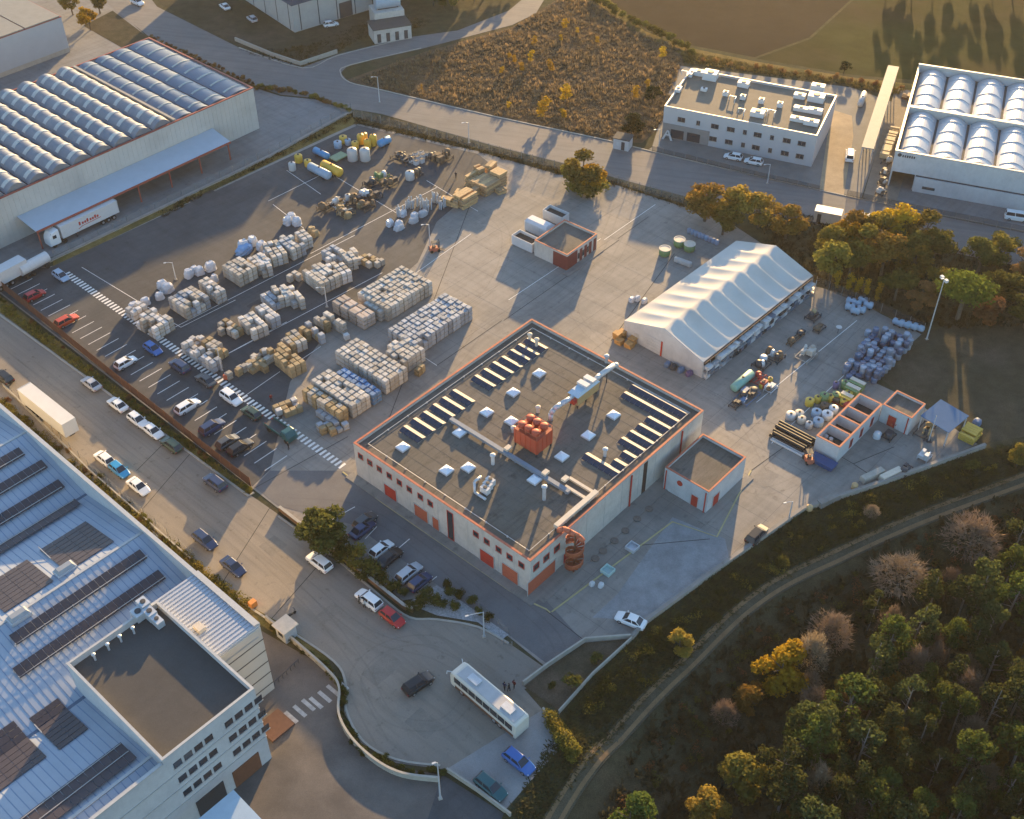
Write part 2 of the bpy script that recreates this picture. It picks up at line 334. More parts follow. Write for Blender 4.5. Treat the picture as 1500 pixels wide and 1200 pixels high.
def wall_thing(name, pts, width, h, m, label, cat, straight=True, cap=None):
    P = PX(pts)
    if not straight: P = smooth_line(P, 5)
    c = P[0].copy(); root = thing(name, label, cat, (c.x, c.y, 0))
    Q = [p-c for p in P]
    o = ribbon(MB(), Q, width, 0, h).build('wall', m, root)
    if cap: ribbon(MB(), Q, width+.12, h+.002, h+.08).build('coping', cap, root)
    return root
wall_thing('retaining_wall', [(72,384),(230,309),(395,230),(515,164)], .6, .3, M_kerb, 'long low beige retaining wall between the vaulted warehouse and the storage yard', 'wall', cap=M_conc)
wall_thing('retaining_wall', [(925,937),(945,914),(1065,826),(1175,749),(1300,707),(1442,656)], .45, .8, M_kerb, 'low concrete wall along the yard edge above the dark bank', 'wall', cap=M_conc)
wall_thing('boundary_wall', [(766,1004),(802,977),(857,940),(923,935)], .25, .9, M_kerb, 'thin concrete wall around the bare dirt plot', 'wall')
wall_thing('boundary_wall', [(818,1046),(868,990),(925,938)], .2, .8, M_kerb, 'thin wall on the bank side of the dirt plot', 'wall')
wall_thing('garden_wall', [(410,748),(500,818),(592,892),(605,897)], .35, .9, mat('brown_wall', (.20,.11,.06), .9, .25, 1.5), 'brown low wall between the shrubs and the street', 'wall', cap=M_kerb)
wall_thing('curved_wall', [(390,908),(440,950),(480,986),(497,1010),(497,1050),(515,1085),(550,1118),(590,1138),(644,1145)], .3, 1.0, M_kerb, 'curved cream wall between loading court and planted strip', 'wall', straight=False)
wall_thing('boundary_wall', [(655,1130),(700,1160),(748,1196)], .25, .8, M_kerb, 'concrete wall beside the parked green car', 'wall')
wall_thing('boundary_wall', [(795,1042),(812,1060),(832,1085)], .25, .9, M_kerb, 'short low wall by the yellow bush near the coach', 'wall')
wall_thing('factory_fence_wall', [(5,566),(130,690),(280,822)], .2, .7, M_kerb, 'low wall between the solar roof factory and the street verge', 'wall')
sheet('verge', [(78,379),(395,233),(513,167),(522,181),(480,200),(370,252),(78,391)], .058, M_dry)
wall_thing('boundary_wall', [(345,60),(398,82),(440,96),(494,78)], .4, 1.0, M_kerb, 'low beige wall at the road corner below the panelled hall', 'wall')
# ------------------------------------------------------------------ painted markings
def mark(name, a, b, width, z=.075, m=M_white, parent=YARD, world=False):
    P = [a, b] if world else PX([a, b])
    mb = MB(); d = (P[1]-P[0]).normalized(); n_ = Vector((-d.y, d.x, 0))*width/2
    q = [P[0]-n_, P[1]-n_, P[1]+n_, P[0]+n_]; mb.quad(*[(p.x, p.y, z) for p in q])
    return mb.build(name, m, parent)
p0 = W(16,424); p1 = W(388,690); nb = 29
for i in range(nb+1):
    a = p0.lerp(p1, i/nb); mark('bay_line', a, a+A2*4.6, .14, world=True)
p0 = W(96,400); p1 = W(504,685); L_ = (p1-p0).length; d = (p1-p0).normalized(); nrm = Vector((-d.y, d.x, 0)); ns = int(L_/.92)
sb = MB(); sb.quad((-.23,-.72,0),(.23,-.72,0),(.23,.72,0),(-.23,.72,0)); stripe_me = sb.mesh('stripe', M_white)
for i in range(ns):
    c = p0 + d*(i+.5)*L_/ns; o = inst('stripe', stripe_me, YARD, (c.x, c.y, .076), math.atan2(d.y, d.x))
for a, b in (((120,392),(265,480)),((265,480),(345,440)),((252,482),(520,345)),((290,542),(560,400)),((455,372),(640,275)),((610,400),(690,343)),((400,300),(445,335)),((318,527),(420,472)),((393,295),(480,252)),((480,252),(590,318)),((420,250),(470,285)),((625,265),(700,310)),((345,590),(410,545)),((415,545),(470,508)),((585,500),(640,536)),((1108,590),(1255,470)),((1130,650),(1290,500)),((885,352),(960,300)),((745,440),(880,350)),((735,610),(745,600))):
    mark('yard_line', a, b, .12)
for a, b in (((907,352),(738,470)),((950,318),(905,350)),((988,372),(895,500)),((1060,450),(985,470)),((640,536),(735,470)),((700,270),(560,640)),((372,716),(510,640)),((1100,690),(1170,640)),((930,800),(1040,790)),((800,895),(855,938)),((1250,680),(1180,640)),((1250,680),(1310,720)),((1250,680),(1310,655))):
    mark('joint', a, b, .13, .074, M_joint)
for a, b in (((398,740),(322,860)),((500,790),(395,910)),((300,640),(210,745)),((200,690),(330,560))): mark('joint', a, b, .12, .05, M_joint, STREET)
for a, b in (((480,765),(520,743)),((535,790),(552,772)),((562,822),(600,790)),((610,868),(640,845))): mark('bay_line', a, b, .14, .08)
for k in range(4):
    for q, (x, y) in enumerate(((463,1030),(418,1060))):
        c = W(x+14*k*.9-(4 if q else 0), y-9*k) ; mark('crossing_stripe', c-B2*1.2, c+B2*1.2, .55, .06, mat('worn_paint', (.45,.42,.38), .8, .35, 1.5), STREET, True)

# slab joints, repairs and tyre marks on the paving
yardw = PX(yard_px); asphw = PX([(74,392),(370,255),(482,203),(524,184),(700,226),(730,250),(640,325),(612,385),(560,430),(480,486),(425,560),(396,688),(370,713),(2,429),(-36,399)])
M_slab = mat('slab_joint', (.13,.118,.104), .9, .2, 1)
o_ = W(777,870)
for d1, d2 in ((A2, B2), (B2, A2)):
    for k in range(-9, 16):
        run = None
        for t in range(-30, 40):
            p = o_+d2*(k*6.5+2)+d1*t*3.0; ins = inpoly(p.x, p.y, yardw) and not inpoly(p.x, p.y, asphw)
            if ins and run is None: run = p
            if (not ins or t == 39) and run is not None:
                if (p-run).length > 4: mark('joint', run, p-d1*3.0, .05, .0575, M_slab, YARD, True)
                run = None
prr = random.Random(77)
for (x, y, a_, b_, st_) in ((690,330,3,5,0),(760,420,4,2.5,0),(880,480,3,3,0),(1000,560,5,2,0),(1120,700,4,3,0),(640,560,3,6,0),(1150,540,3,3,0),(440,640,4,3,0),(560,980,5,3,1),(620,1060,3,4,1),(480,900,4,2,1),(250,720,6,2,1),(150,640,5,2,1),(400,800,3,3,1),(300,290,6,3,2),(200,470,5,3,2),(380,450,3,4,2)):
    p = W(x, y); z = (.059,.046,.068)[st_]; mb = MB(); c, s_ = (A2*a_/2, B2*b_/2); mb.quad(*[tuple(q+Vector((0,0,z))) for q in (p-c-s_, p+c-s_, p+c+s_, p-c+s_)]); mb.build('paving_patch', mat('patch_%d' % st_, ((.225,.205,.18),(.205,.18,.15),(.054,.055,.058))[st_], .9, .15, .6, fine=.1), (YARD, STREET, YARD)[st_])
M_mark = meshmat('tyre_rubber_mark', (.03,.028,.026), .07)
def tyre(pts, z, parent):
    P = smooth_line(PX(pts), 8)
    for off in (-.8, .8):
        a = offset_poly(P, off-.13); b = offset_poly(P, off+.13); mb = MB()
        for i in range(len(P)-1): mb.quad((a[i].x,a[i].y,z),(a[i+1].x,a[i+1].y,z),(b[i+1].x,b[i+1].y,z),(b[i].x,b[i].y,z))
        mb.build('tyre_mark', M_mark, parent)
for pts in (((340,760),(440,850),(540,930),(640,960),(690,1000),(650,1060),(570,1050),(530,980),(470,900),(380,810)),((0,500),(120,590),(250,690),(380,780)),((20,530),(150,640),(280,740),(400,840)),((560,1090),(520,1000),(560,950),(640,940),(720,990))): tyre(pts, .0475, STREET)
for pts in (((905,300),(870,380),(800,450),(720,470),(660,540),(560,620),(500,680)),((935,310),(890,400),(840,450),(900,520),(1000,560),(1080,610),(1130,690)),((1080,620),(1150,600),(1220,520),(1260,460)),((1060,700),(1120,720),(1200,690),(1280,660)),((690,300),(740,340),(720,420),(640,480))): tyre(pts, .0602, YARD)
for pts in (((120,370),(240,330),(360,290),(480,240),(600,240)),((100,430),(230,400),(380,330),(500,290),(640,270)),((390,690),(330,600),(240,500),(130,420)),((300,470),(420,400),(560,340))): tyre(pts, .0695, YARD)
for pts in (((520,700),(600,760),(720,850),(800,920),(820,950)),((420,735),(520,745),(600,790),(700,870))): tyre(pts, .0735, YARD)
# ------------------------------------------------------------------ buildings
M_wall = mat('cream_wall', (.50,.465,.42), .8, .07, .8, fine=.04, col2=(.40,.37,.33), s2=.25, c2=(.45,.75), streak=((0,.10,.5,.5,.36,.52),))
M_wallw = mat('white_wall', (.49,.49,.49), .8, .07, .7, fine=.04, col2=(.40,.40,.41), s2=.2, c2=(.45,.75), streak=((0,.06,.5,.5,.36,.52),))
M_red = mat('red_paint', (.42,.045,.030), .6, .12, 2)
M_orange = mat('orange_coping', (.47,.135,.075), .7, .22, 1.5, col2=(.36,.12,.075), s2=.35, c2=(.4,.7))
M_ordoor = mat('orange_door', (.44,.11,.06), .6, .12, 2)
M_deck = mat('roof_felt', (.138,.121,.103), .92, .16, .35, fine=.12, col2=(.12,.105,.085), s2=.10, streak=((R(48),.22,5,.5,.36,.52),(0,.35,1.6,1.6,.30,.42)))
M_deckd = mat('dark_felt', (.074,.069,.065), .92, .12, .35, fine=.10, col2=(.065,.06,.056), s2=.10)
M_pv = mat('solar_cell', (.034,.040,.062), .22, .15, 1.5, spec=.5)
M_pvg = mat('solar_cell_grey', (.055,.045,.05), .45, .12, 1.5, spec=.4, rand=.08)
M_alu = mat('aluminium', (.46,.45,.43), .5, .1, 2, metal=.25)
M_steel = mat('galvanised_steel', (.50,.52,.54), .45, .15, 1.5, metal=.3)
M_glass = mat('dark_glass', (.03,.035,.045), .15, .1, 1, spec=.6)
M_whiteplast = mat('white_plastic', (.54,.54,.54), .5, .06, 2)
M_dark = mat('dark_metal', (.05,.05,.055), .6, .2, 2)
M_sheetw = mat('white_sheet_metal', (.62,.64,.66), .5, .05, .5, metal=.1, col2=(.52,.54,.56), s2=.12, c2=(.5,.8))
M_tan = mat('tan_panel', (.42,.29,.14), .7, .12, 1.5)
M_beige = mat('beige_paint', (.58,.50,.40), .7, .12, 1.5)
M_brownm = mat('brown_metal', (.16,.07,.04), .7, .2, 1.5)
def from_roof(pb, pr, pl, z, ang=None):
    o = W(pb[0], pb[1], z); r = W(pr[0], pr[1], z); l = W(pl[0], pl[1], z)
    if ang is None: ang = math.atan2((r-o).y, (r-o).x)
    f = Fr(o, ang); return f, (r-o).dot(f.a), (l-o).dot(f.b)
def root_at(f, name, label, cat, group=None): return thing(name, label, cat, (f.o.x, f.o.y, 0), f.ang, group)
def shell(root, lu, lv, h, m_wall, m_cop, m_deck, par=.7, t=.3, cop=.06, name_deck='roof'):
    """walls with parapet, coping, flat deck"""
    w_ = MB(); w_.box(0,0,0,lu,t,h-cop); w_.box(0,lv-t,0,lu,lv,h-cop); w_.box(0,t,0,t,lv-t,h-cop); w_.box(lu-t,t,0,lu,lv-t,h-cop); w_.build('wall', m_wall, root)
    c = MB(); e = .015; z0, z1 = h-cop+.002, h+.06
    c.box(-e,-e,z0,lu+e,t+e,z1); c.box(-e,lv-t-e,z0,lu+e,lv+e,z1); c.box(-e,t+e,z0,t+e,lv-t-e,z1); c.box(lu-t-e,t+e,z0,lu+e,lv-t-e,z1); c.build('coping', m_cop, root)
    d = MB(); d.box(t,t,h-par-.3,lu-t,lv-t,h-par); return d.build(name_deck, m_deck, root)
def win(root, f, ax, val, px, py, w_, hh, m_frame, m_in=None, name='window', sill=True, zc=None, panes=2):
    t, z = f.face(px, py, ax, val)
    if zc is not None: z = zc
    mb = MB(); s = .1; e = .03
    def bx(m, a0, z0, a1, z1, d0, d1):
        if ax == 'u': m.box(val-d1, t+a0, z+z0, val-d0, t+a1, z+z1)
        else: m.box(t+a0, val-d1, z+z0, t+a1, val-d0, z+z1)
    bx(mb, -w_/2, -hh/2, -w_/2+s, hh/2, .003, .09); bx(mb, w_/2-s, -hh/2, w_/2, hh/2, .003, .09); bx(mb, -w_/2+s, hh/2-s, w_/2-s, hh/2, .003, .09); bx(mb, -w_/2+s, -hh/2, w_/2-s, -hh/2+s, .003, .09)
    o = mb.build(name, m_frame, root)
    p = MB(); pw = (w_-2*s)/panes
    for k in range(panes): bx(p, -w_/2+s+k*pw+.02, -hh/2+s, -w_/2+s+(k+1)*pw-.02, hh/2-s, .004, .03)
    p.build('pane', m_in or M_glass, o)
    if sill:
        q = MB(); bx(q, -w_/2-.05, -hh/2-.08, w_/2+.05, -hh/2-.003, .004, .16); q.build('sill', M_kerb, o)
    return o
def door(root, f, ax, val, px, py, w_, hh, m, ribs=5):
    t, z = f.face(px, py, ax, val); mb = MB(); fr = MB()
    def bx(mm, a0, z0, a1, z1, d0, d1):
        if ax == 'u': mm.box(val-d1, t+a0, z0, val-d0, t+a1, z1)
        else: mm.box(t+a0, val-d1, z0, t+a1, val-d0, z1)
    n_ = max(2, ribs)
    for k in range(n_): bx(mb, -w_/2, .08+k*(hh-.08)/n_+.015, w_/2, .08+(k+1)*(hh-.08)/n_-.015, .003, .05)
    bx(fr, -w_/2-.12, .06, -w_/2-.003, hh+.12, .004, .1); bx(fr, w_/2+.003, .06, w_/2+.12, hh+.12, .004, .1); bx(fr, -w_/2, hh+.003, w_/2, hh+.12, .004, .1)
    o = mb.build('door', m, root); fr.build('door_frame', M_alu, o); return o
# ---- main factory
f, LU, LV = from_roof((777,822.7),(1030,601),(518.7,648), 7.1, ANG); HM = 7.1; MF = f
main = root_at(f, 'factory', 'cream flat roofed factory with orange coping and solar rows amid the yard', 'factory')
deck = shell(main, LU, LV, HM, M_wall, M_orange, M_deck, .55, .32)
ZD = HM-.55
# felt seams and the low guard rail
sm = MB()
for k in range(1, int(LU/2.0)): sm.box(k*2.0, .4, ZD+.001, k*2.0+.06, LV-.4, ZD+.012)
kind(sm.build('felt_seam', mat('felt_lap', (.118,.102,.087), .92, .1, .5), main), 'stuff')
gr = MB()
for (a, b) in (((1.6,1.6),(LU-1.6,1.6)),((1.6,1.6),(1.6,LV-1.6)),((1.6,LV-1.6),(LU-1.6,LV-1.6)),((LU-1.6,1.6),(LU-1.6,LV-1.6))):
    gr.tube((*a, ZD+.25), (*b, ZD+.25), .05, n=5)
    n_ = int(math.dist(a, b)/4)
    for i in range(n_+1): x = a[0]+(b[0]-a[0])*i/n_; y = a[1]+(b[1]-a[1])*i/n_; gr.box(x-.1,y-.1,ZD,x+.1,y+.1,ZD+.28)
gr.build('guard_cable', M_alu, main)
# facade joints (panel grooves as thin raised battens) on both visible walls
JM = mat('joint_grey', (.40,.38,.36), .8, .1, 1)
for k in range(1, 12): MB().box(-.025, k*LV/12-.04, .1, -.003, k*LV/12+.04, HM-.4).build('panel_joint', JM, main)
for k in range(1, 10): MB().box(k*LU/10-.04, -.025, .1, k*LU/10+.04, -.003, HM-.4).build('panel_joint', JM, main)
for (x, y) in ((557,185),(608,220),(660,257),(715,293),(770,330),(825,370),(885,408),(940,447),(1190,618),(1250,657),(1315,700),(1375,745),(1440,792)):
    win(main, f, 'u', 0, 380+x/3.75, 620+y/3.75, 1.1, 1.1, M_red, panes=1, zc=5.15)
for (x, y) in ((320,1015),(375,965),(433,915)): win(main, f, 'v', 0, 700+x/3.75, 560+y/3.75, 1.25, 1.25, M_red, panes=1, zc=5.0)
for (x, y, w_, hh, m) in ((722,390,2.6,2.6,M_red),(890,505,2.8,2.7,M_ordoor),(970,553,1.3,2.6,M_ordoor),(1252,765,2.7,2.7,M_red),(1378,848,3.0,2.9,M_ordoor)):
    door(main, f, 'u', 0, 380+x/3.75, 620+y/3.75, w_, hh, m)
door(main, f, 'v', 0, 793, 845, 6.0, 2.9, M_ordoor, 6); door(main, f, 'v', 0, 829, 806, 1.2, 2.3, M_red)
win(main, f, 'u', 0, 660, 764, 1.3, 6.0, M_red, panes=1, sill=False, zc=3.2)
for (x, y) in ((835,590),(1115,315)):
    t, z = f.face(700+x/3.75, 560+y/3.75, 'v', 0); MB().tube((t,-.16,.05),(t,-.16,HM-.3),.13,n=8).build('downpipe', M_red, main)
t, z = f.face(944, 701, 'v', 0); mb = MB(); mb.box(t-.5,-.02,.06,t+.5,-.003,HM-.3); mb.build('dark_panel', mat('dark_brown_panel', (.05,.03,.025), .6, .1, 1), main)
plinth = MB(); plinth.box(-1.6,-1.6,.07,-.002,LV+1,.17); plinth.box(0,-2.6,.07,LU-.5,-.002,.17); plinth.build('pavement', M_conc, main)
# skylights
def skylight(root, u, v, s, z):
    k = MB(); k.box(u-s/2,v-s/2,z,u+s/2,v+s/2,z+.30); o = k.build('skylight', M_whiteplast, root)
    d = MB(); d.frus(u-s/2+.06,v-s/2+.06,u+s/2-.06,v+s/2-.06,z+.302,z+.72,s*.36); d.build('dome', mat('skylight_dome', (.70,.74,.80), .35, .04, 2), o)
for (x, y) in ((590,653),(673,632),(713,602),(752,573),(790,545),(654,687),(686,683),(749,615),(823,667),(862,636),(899,606),(783,701)):
    u, v = f.L(x, y, ZD+.45); skylight(main, u, v, 1.7, ZD)
# solar rows: dark panels with a pale deflector behind
pm = MB(); pm.hexa([(-.98,0,0),(0,0,.30),(0,.98,.30),(-.98,.98,0)], [(-.98,0,.04),(0,0,.34),(0,.98,.34),(-.98,.98,.04)]); panel_me = pm.mesh('panel', M_pv)
def solar_row(root, f, x0, y0, x1, y1, z):
    a = f.L(x0, y0, z+.4); b = f.L(x1, y1, z+.4); v1, v0 = a[1], b[1]
    if v0 > v1: v0, v1 = v1, v0
    u = (a[0]+b[0])/2; n_ = max(1, round((v1-v0)/1.0)); st = (v1-v0)/n_
    d = MB(); d.hexa([(u+.02,v0,z+.3),(u+.76,v0,z+.05),(u+.76,v1,z+.05),(u+.02,v1,z+.3)], [(u+.02,v0,z+.36),(u+.80,v0,z+.10),(u+.80,v1,z+.10),(u+.02,v1,z+.36)])
    for k in range(n_+1): d.box(u-1.0, v0+k*st-.05, z, u+.6, v0+k*st+.05, z+.04)
    o = d.build('solar_row', mat('deflector', (.34,.315,.285), .7, .1, 1.5), root)
    for k in range(n_):
        q = inst('panel', panel_me, o, (u, v0+k*st+.01, z+.05)); q.scale = (1, st-.03, 1)
rows = [(500+a/5, 460+b/5, 500+c/5, 460+d_/5) for a, b, c, d_ in ((445,825,600,905),(515,770,675,850),(590,720,750,800),(660,665,820,745),(730,615,890,695),(805,560,965,640),(965,455,1120,525),(1035,405,1185,480),(1100,355,1250,430),(1165,315,1315,385),(1230,265,1380,335),(1285,225,1440,295),(1350,180,1500,250))]
rows += [(700+a/3.75, 560+b/3.75, 700+c/3.75, 560+d_/3.75) for a, b, c, d_ in ((850,10,1140,175),(800,55,1095,215),(930,190,1050,255),(880,230,1000,295),(835,265,955,340),(785,305,910,375),(797,378,860,417),(745,425,810,460),(590,390,770,500))]
for r_ in rows: solar_row(main, f, *r_, ZD)
# cable trunking along the roof
u, v0 = f.L(834,722,ZD+.4); _, v1 = f.L(672,606,ZD+.4)
d = MB(); d.box(u-.35,v0,ZD+.25,u+.35,v1,ZD+.75)
for k in range(8): vv = v0+.5+k*(v1-v0-1)/7; d.box(u-.3,vv-.12,ZD,u+.3,vv+.12,ZD+.25)
d.build('roof_duct', mat('blue_grey_duct', (.20,.23,.27), .6, .12, 1), main)
for (x, y) in ((744,656),(799,692),(828,701)):
    a, b = f.L(x, y, ZD+1.0); MB().box(a-.55,b-.4,ZD+.76,a+.55,b+.4,ZD+1.15).build('duct_box', M_beige, main)
for (x0, y0, x1, y1) in ((834,699,872,718),(828,711,860,730)):
    a = f.L(x0, y0, ZD+.4); b = f.L(x1, y1, ZD+.4); d = MB(); d.box(a[0]-.25,b[1],ZD+.1,a[0]+.25,a[1],ZD+.4); d.build('roof_beam', M_beige, main)
a = f.L(874,720,ZD+.7); b = f.L(815,772,ZD+.7); d = MB(); d.box(b[0],a[1]-.4,ZD+.35,a[0],a[1]+.4,ZD+.95)
for k in range(6): uu = b[0]+.4+k*(a[0]-b[0]-.8)/5; d.box(uu-.1,a[1]-.3,ZD,uu+.1,a[1]+.3,ZD+.35)
d.build('edge_duct', M_beige, main)
# red dust filter with cyclones
u0, v0 = f.L(786,671,ZD); fd = thing('dust_filter', 'red steel dust filter with cyclone tops standing on the factory roof', 'filter', f.Wd(u0, v0, ZD), f.ang)
M_filt = mat('filter_red', (.46,.085,.045), .6, .22, 1.2, col2=(.33,.075,.045), s2=.6, c2=(.4,.7))
mb = MB(); mb.box(0,0,.6,3.4,4.2,3.4); mb.build('housing', M_filt, fd)
lg = MB()
for x in (.15,3.25):
    for y in (.15,4.05): lg.box(x-.1,y-.1,0,x+.1,y+.1,.6)
lg.build('stand', M_dark, fd)
rb = MB()
for k in range(5): rb.box(-.05,.1+k*.95,.6,-.003,.25+k*.95,3.4)
for k in range(4): rb.box(.2+k*.95,-.05,.6,.35+k*.95,-.003,3.4)
rb.build('rib', mat('filter_dark', (.42,.06,.03), .6, .1, 1), fd)
for (x, y) in ((.8,.9),(2.6,.9),(.8,2.2),(2.6,2.2),(.8,3.4),(2.6,3.4)):
    k = MB(); k.lathe([(.25,0),(.6,.35),(.62,.9),(.45,1.05),(.2,1.1)], 12, (x, y, 3.4)); k.build('cyclone', M_filt, fd, True)
rl = MB(); rl.path([(.05,.05,4.1),(3.35,.05,4.1),(3.35,4.15,4.1),(.05,4.15,4.1),(.05,.05,4.1)], .04, 5)
for x in (.05,3.35):
    for y in (.05,2.1,4.15): rl.tube((x,y,3.4),(x,y,4.1),.04,n=5)
rl.build('railing', M_orange, fd); fd.scale = (1.1, 1.1, 1.0)
# blue and tan extraction unit with silver ducts
a = f.L(846,602,ZD); ex = thing('extraction_unit', 'tan extraction unit with pale blue top and white louvres on factory roof', 'ventilation unit', f.Wd(a[0], a[1], ZD), f.ang)
lx = 5.6
mb = MB(); mb.hexa([(.3,.2,.7),(lx,.2,.7),(lx,2.0,.7),(.3,2.0,.7)], [(0,0,2.6),(lx,0,2.6),(lx,2.2,2.6),(0,2.2,2.6)]); mb.build('casing', M_tan, ex)
MB().hexa([(0,0,2.602),(lx,0,2.602),(lx,2.2,2.602),(0,2.2,2.602)], [(.8,.3,3.1),(lx-.5,.3,3.1),(lx-.5,1.9,3.1),(.8,1.9,3.1)]).build('hood', mat('pale_blue_sheet', (.42,.52,.60), .5, .08, 1), ex)
for k in range(2): MB().box(2.2+k*1.6,.1,3.11,3.2+k*1.6,2.1,3.55).build('louvre', M_whiteplast, ex)
MB().box(-.7,.2,1.5,-.003,1.3,2.4).build('control_box', M_red, ex)
lg = MB()
for x in (.5,2.6,lx-.3):
    for y in (.4,1.8): lg.box(x-.08,y-.08,0,x+.08,y+.08,.7)
lg.build('stand', M_dark, ex)
du = MB(); du.path([(-4.4,1.9,.0),(-4.4,1.9,1.2),(-3.9,1.7,2.0),(-2.6,1.4,2.35),(0,1.1,2.3)], .42, 10); du.build('duct', M_steel, ex, True)
du = MB(); du.path([(lx,1.1,2.2),(lx+1.2,1.0,2.6),(lx+4.6,.8,2.7),(lx+5.4,.8,2.3)], .45, 10); du.build('duct', M_steel, ex, True)
lg = MB(); lg.tube((lx+3.0,.9,0),(lx+3.0,.9,2.3),.1,n=6); lg.build('duct_post', M_dark, ex)
# roof air handlers and stacks
def ac_cluster(root, f, x, y, z, seed):
    rg = random.Random(seed); a, b = f.L(x, y, z)
    for k in range(3):
        mb = MB(); mb.box(a-.9+k*.9, b-1+k*.3, z+.12, a-.1+k*.9, b+.4+k*.3, z+1.15); o = mb.build('air_unit', M_whiteplast, root)
        MB().lathe([(.32,0),(.32,.12),(.1,.13)], 12, (a-.5+k*.9, b-.3+k*.3, z+1.152)).build('fan', M_dark, o)
        MB().box(a-.95+k*.9,b-.9+k*.3,z,a-.05+k*.9,b-.7+k*.3,z+.118).build('unit_foot', M_dark, o)
    d = MB(); d.path([(a-1.6,b-1.4,z+.2),(a-1.6,b+.8,z+.2),(a-.8,b+1.6,z+1.3),(a+.6,b+1.6,z+1.3),(a+.6,b+2.2,z+.1)], .22, 8); d.build('vent_pipe', M_steel, root, True)
ac_cluster(main, f, 712, 718, ZD, 1)
for (x, y, hh, m) in ((722,680,1.8,M_whiteplast),(886,668,1.3,M_steel),(788,604,1.0,M_beige),(797,732,2.6,M_steel),(786,508,1.5,M_beige),(776,498,1.1,M_beige),(888,531,1.3,M_steel),(752,633,.8,M_alu)):
    a, b = f.L(x, y, ZD); k = MB(); k.lathe([(.28,0),(.28,hh),(.45,hh+.02),(.45,hh+.2),(.12,hh+.4)], 10, (a, b, ZD)); k.build('vent_stack', m, main)
# orange elbow duct over the edge and the spiral stair beneath it
a = f.L(816,774,ZD+.8); rt_ = thing('spiral_stair', 'orange spiral escape stair with curved chute at the factory corner', 'stair', f.Wd(a[0]+.2, -2.1, .17), f.ang)
MB().tube((0,0,0),(0,0,8.0),.14,n=10).build('column', M_brownm, rt_)
ang0 = 0; nst = 34
st_me = MB().hexa([(.12,-.05,0),(1.35,-.28,0),(1.35,.28,0),(.12,.05,0)], [(.12,-.05,.06),(1.35,-.28,.06),(1.35,.28,.06),(.12,.05,.06)]).mesh('tread', mat('rust_orange', (.30,.085,.04), .65, .25, 2))
rail = []
for k in range(nst):
    an = k*R(26); z = .19*k+.18; inst('tread', st_me, rt_, (0,0,z), an); rail.append((1.35*math.cos(an), 1.35*math.sin(an), z+.95))
MB().path(rail, .055, 6).build('handrail', M_orange, rt_)
ws_ = MB()
for p, q in zip(rail, rail[1:]):
    ws_.hexa([(p[0],p[1],p[2]-.75),(q[0],q[1],q[2]-.75),(q[0]*.985,q[1]*.985,q[2]-.75),(p[0]*.985,p[1]*.985,p[2]-.75)], [(p[0],p[1],p[2]-.1),(q[0],q[1],q[2]-.1),(q[0]*.985,q[1]*.985,q[2]-.1),(p[0]*.985,p[1]*.985,p[2]-.1)])
ws_.build('screen', mat('rust_orange', (.38,.09,.03)), rt_)
ch = MB(); ch.path([(-.2,2.9,HM-.15),(-.2,1.9,HM+.9),(-.1,.9,HM+.95),(.5,-.2,HM+.3),(.9,-.7,HM-.6)], .4, 10); ch.build('elbow', M_orange, rt_, True)
# inspection chamber covers and small boxes beside the factory
for (x, y) in ((1280,650),(1150,760),(1020,890),(900,1000),(775,1110),(690,1195)):
    p = W(780+x/7.5, 660+y/7.5); o = MB().lathe([(.62,0),(.62,.10),(.42,.12),(.40,.09),(.1,.09)], 20).build('tank_lid', mat('rusty_lid', (.165,.14,.12), .85, .3, 3), None, loc=(p.x, p.y, .165)); tag(o, 'round rusty tank lid in the row along the factory wall', 'lid', 'round tank lids')
# ---- annex
f, LU2, LV2 = from_roof((1038.7,721.3),(1094.7,670.7),(973.3,685.3), 4.6, ANG); AF = f
an_ = root_at(f, 'annex', 'small square annex with orange coping and round red window', 'building')
shell(an_, LU2, LV2, 4.6, M_wallw, M_orange, M_deck, .5, .25)
t, z = f.face(996,708,'u',0); MB().tube((-.003,t,z),(-.1,t,z),.5,n=16).build('round_window', M_red, an_)
door(an_, f, 'u', 0, 1017, 735, 1.2, 2.3, M_red); door(an_, f, 'v', 0, 1047, 738, 1.6, 2.4, M_red)
MB().box(-2.2,-1.4,.06,LU2+1,-.002,.16).build('pavement', M_conc, an_); 
for (u, v) in ((-.14,.4),(-.14,LV2-.4)): MB().tube((u,v,.05),(u,v,4.2),.1,n=8).build('downpipe', M_red, an_)
# ---- workshop with open bays behind a flat roof
f, LU3, LV3 = from_roof((1230,656),(1294,593),(1198.5,636), 3.5, ANG); WF = f
wk = root_at(f, 'workshop', 'low workshop with open roofless bays framed by orange copings', 'building')
t = .22; h = 3.5; mb = MB(); cp = MB()
mb.box(0,0,0,LU3,t,h); mb.box(0,LV3-t,0,LU3,LV3,h); mb.box(0,t,0,t,LV3-t,h)
cp.box(-.05,-.05,h+.002,LU3,t+.05,h+.08); cp.box(-.05,LV3-t-.05,h+.002,LU3,LV3+.05,h+.08); cp.box(-.05,t+.05,h+.002,t+.05,LV3-t-.05,h+.08)
for (x, y) in ((1240,635),(1250,619),(1262,605.5),(1293,590)):
    u, v = f.L(x, y, 3.5); u = min(u, LU3-t); mb.box(u,t,0,u+t,LV3-t,h); cp.box(u-.05,t+.05,h+.002,u+t+.05,LV3-t-.05,h+.08)
mb.build('wall', M_wallw, wk); cp.build('coping', M_orange, wk); MB().box(t,t,.06,LU3-t,LV3-t,1.6).build('bay_floor', M_deckd, wk)
for k in range(4): win(wk, f, 'v', 0, 1243+15*k, 662-15*k, .8, 1.8, M_red, panes=1, sill=False, zc=1.5)
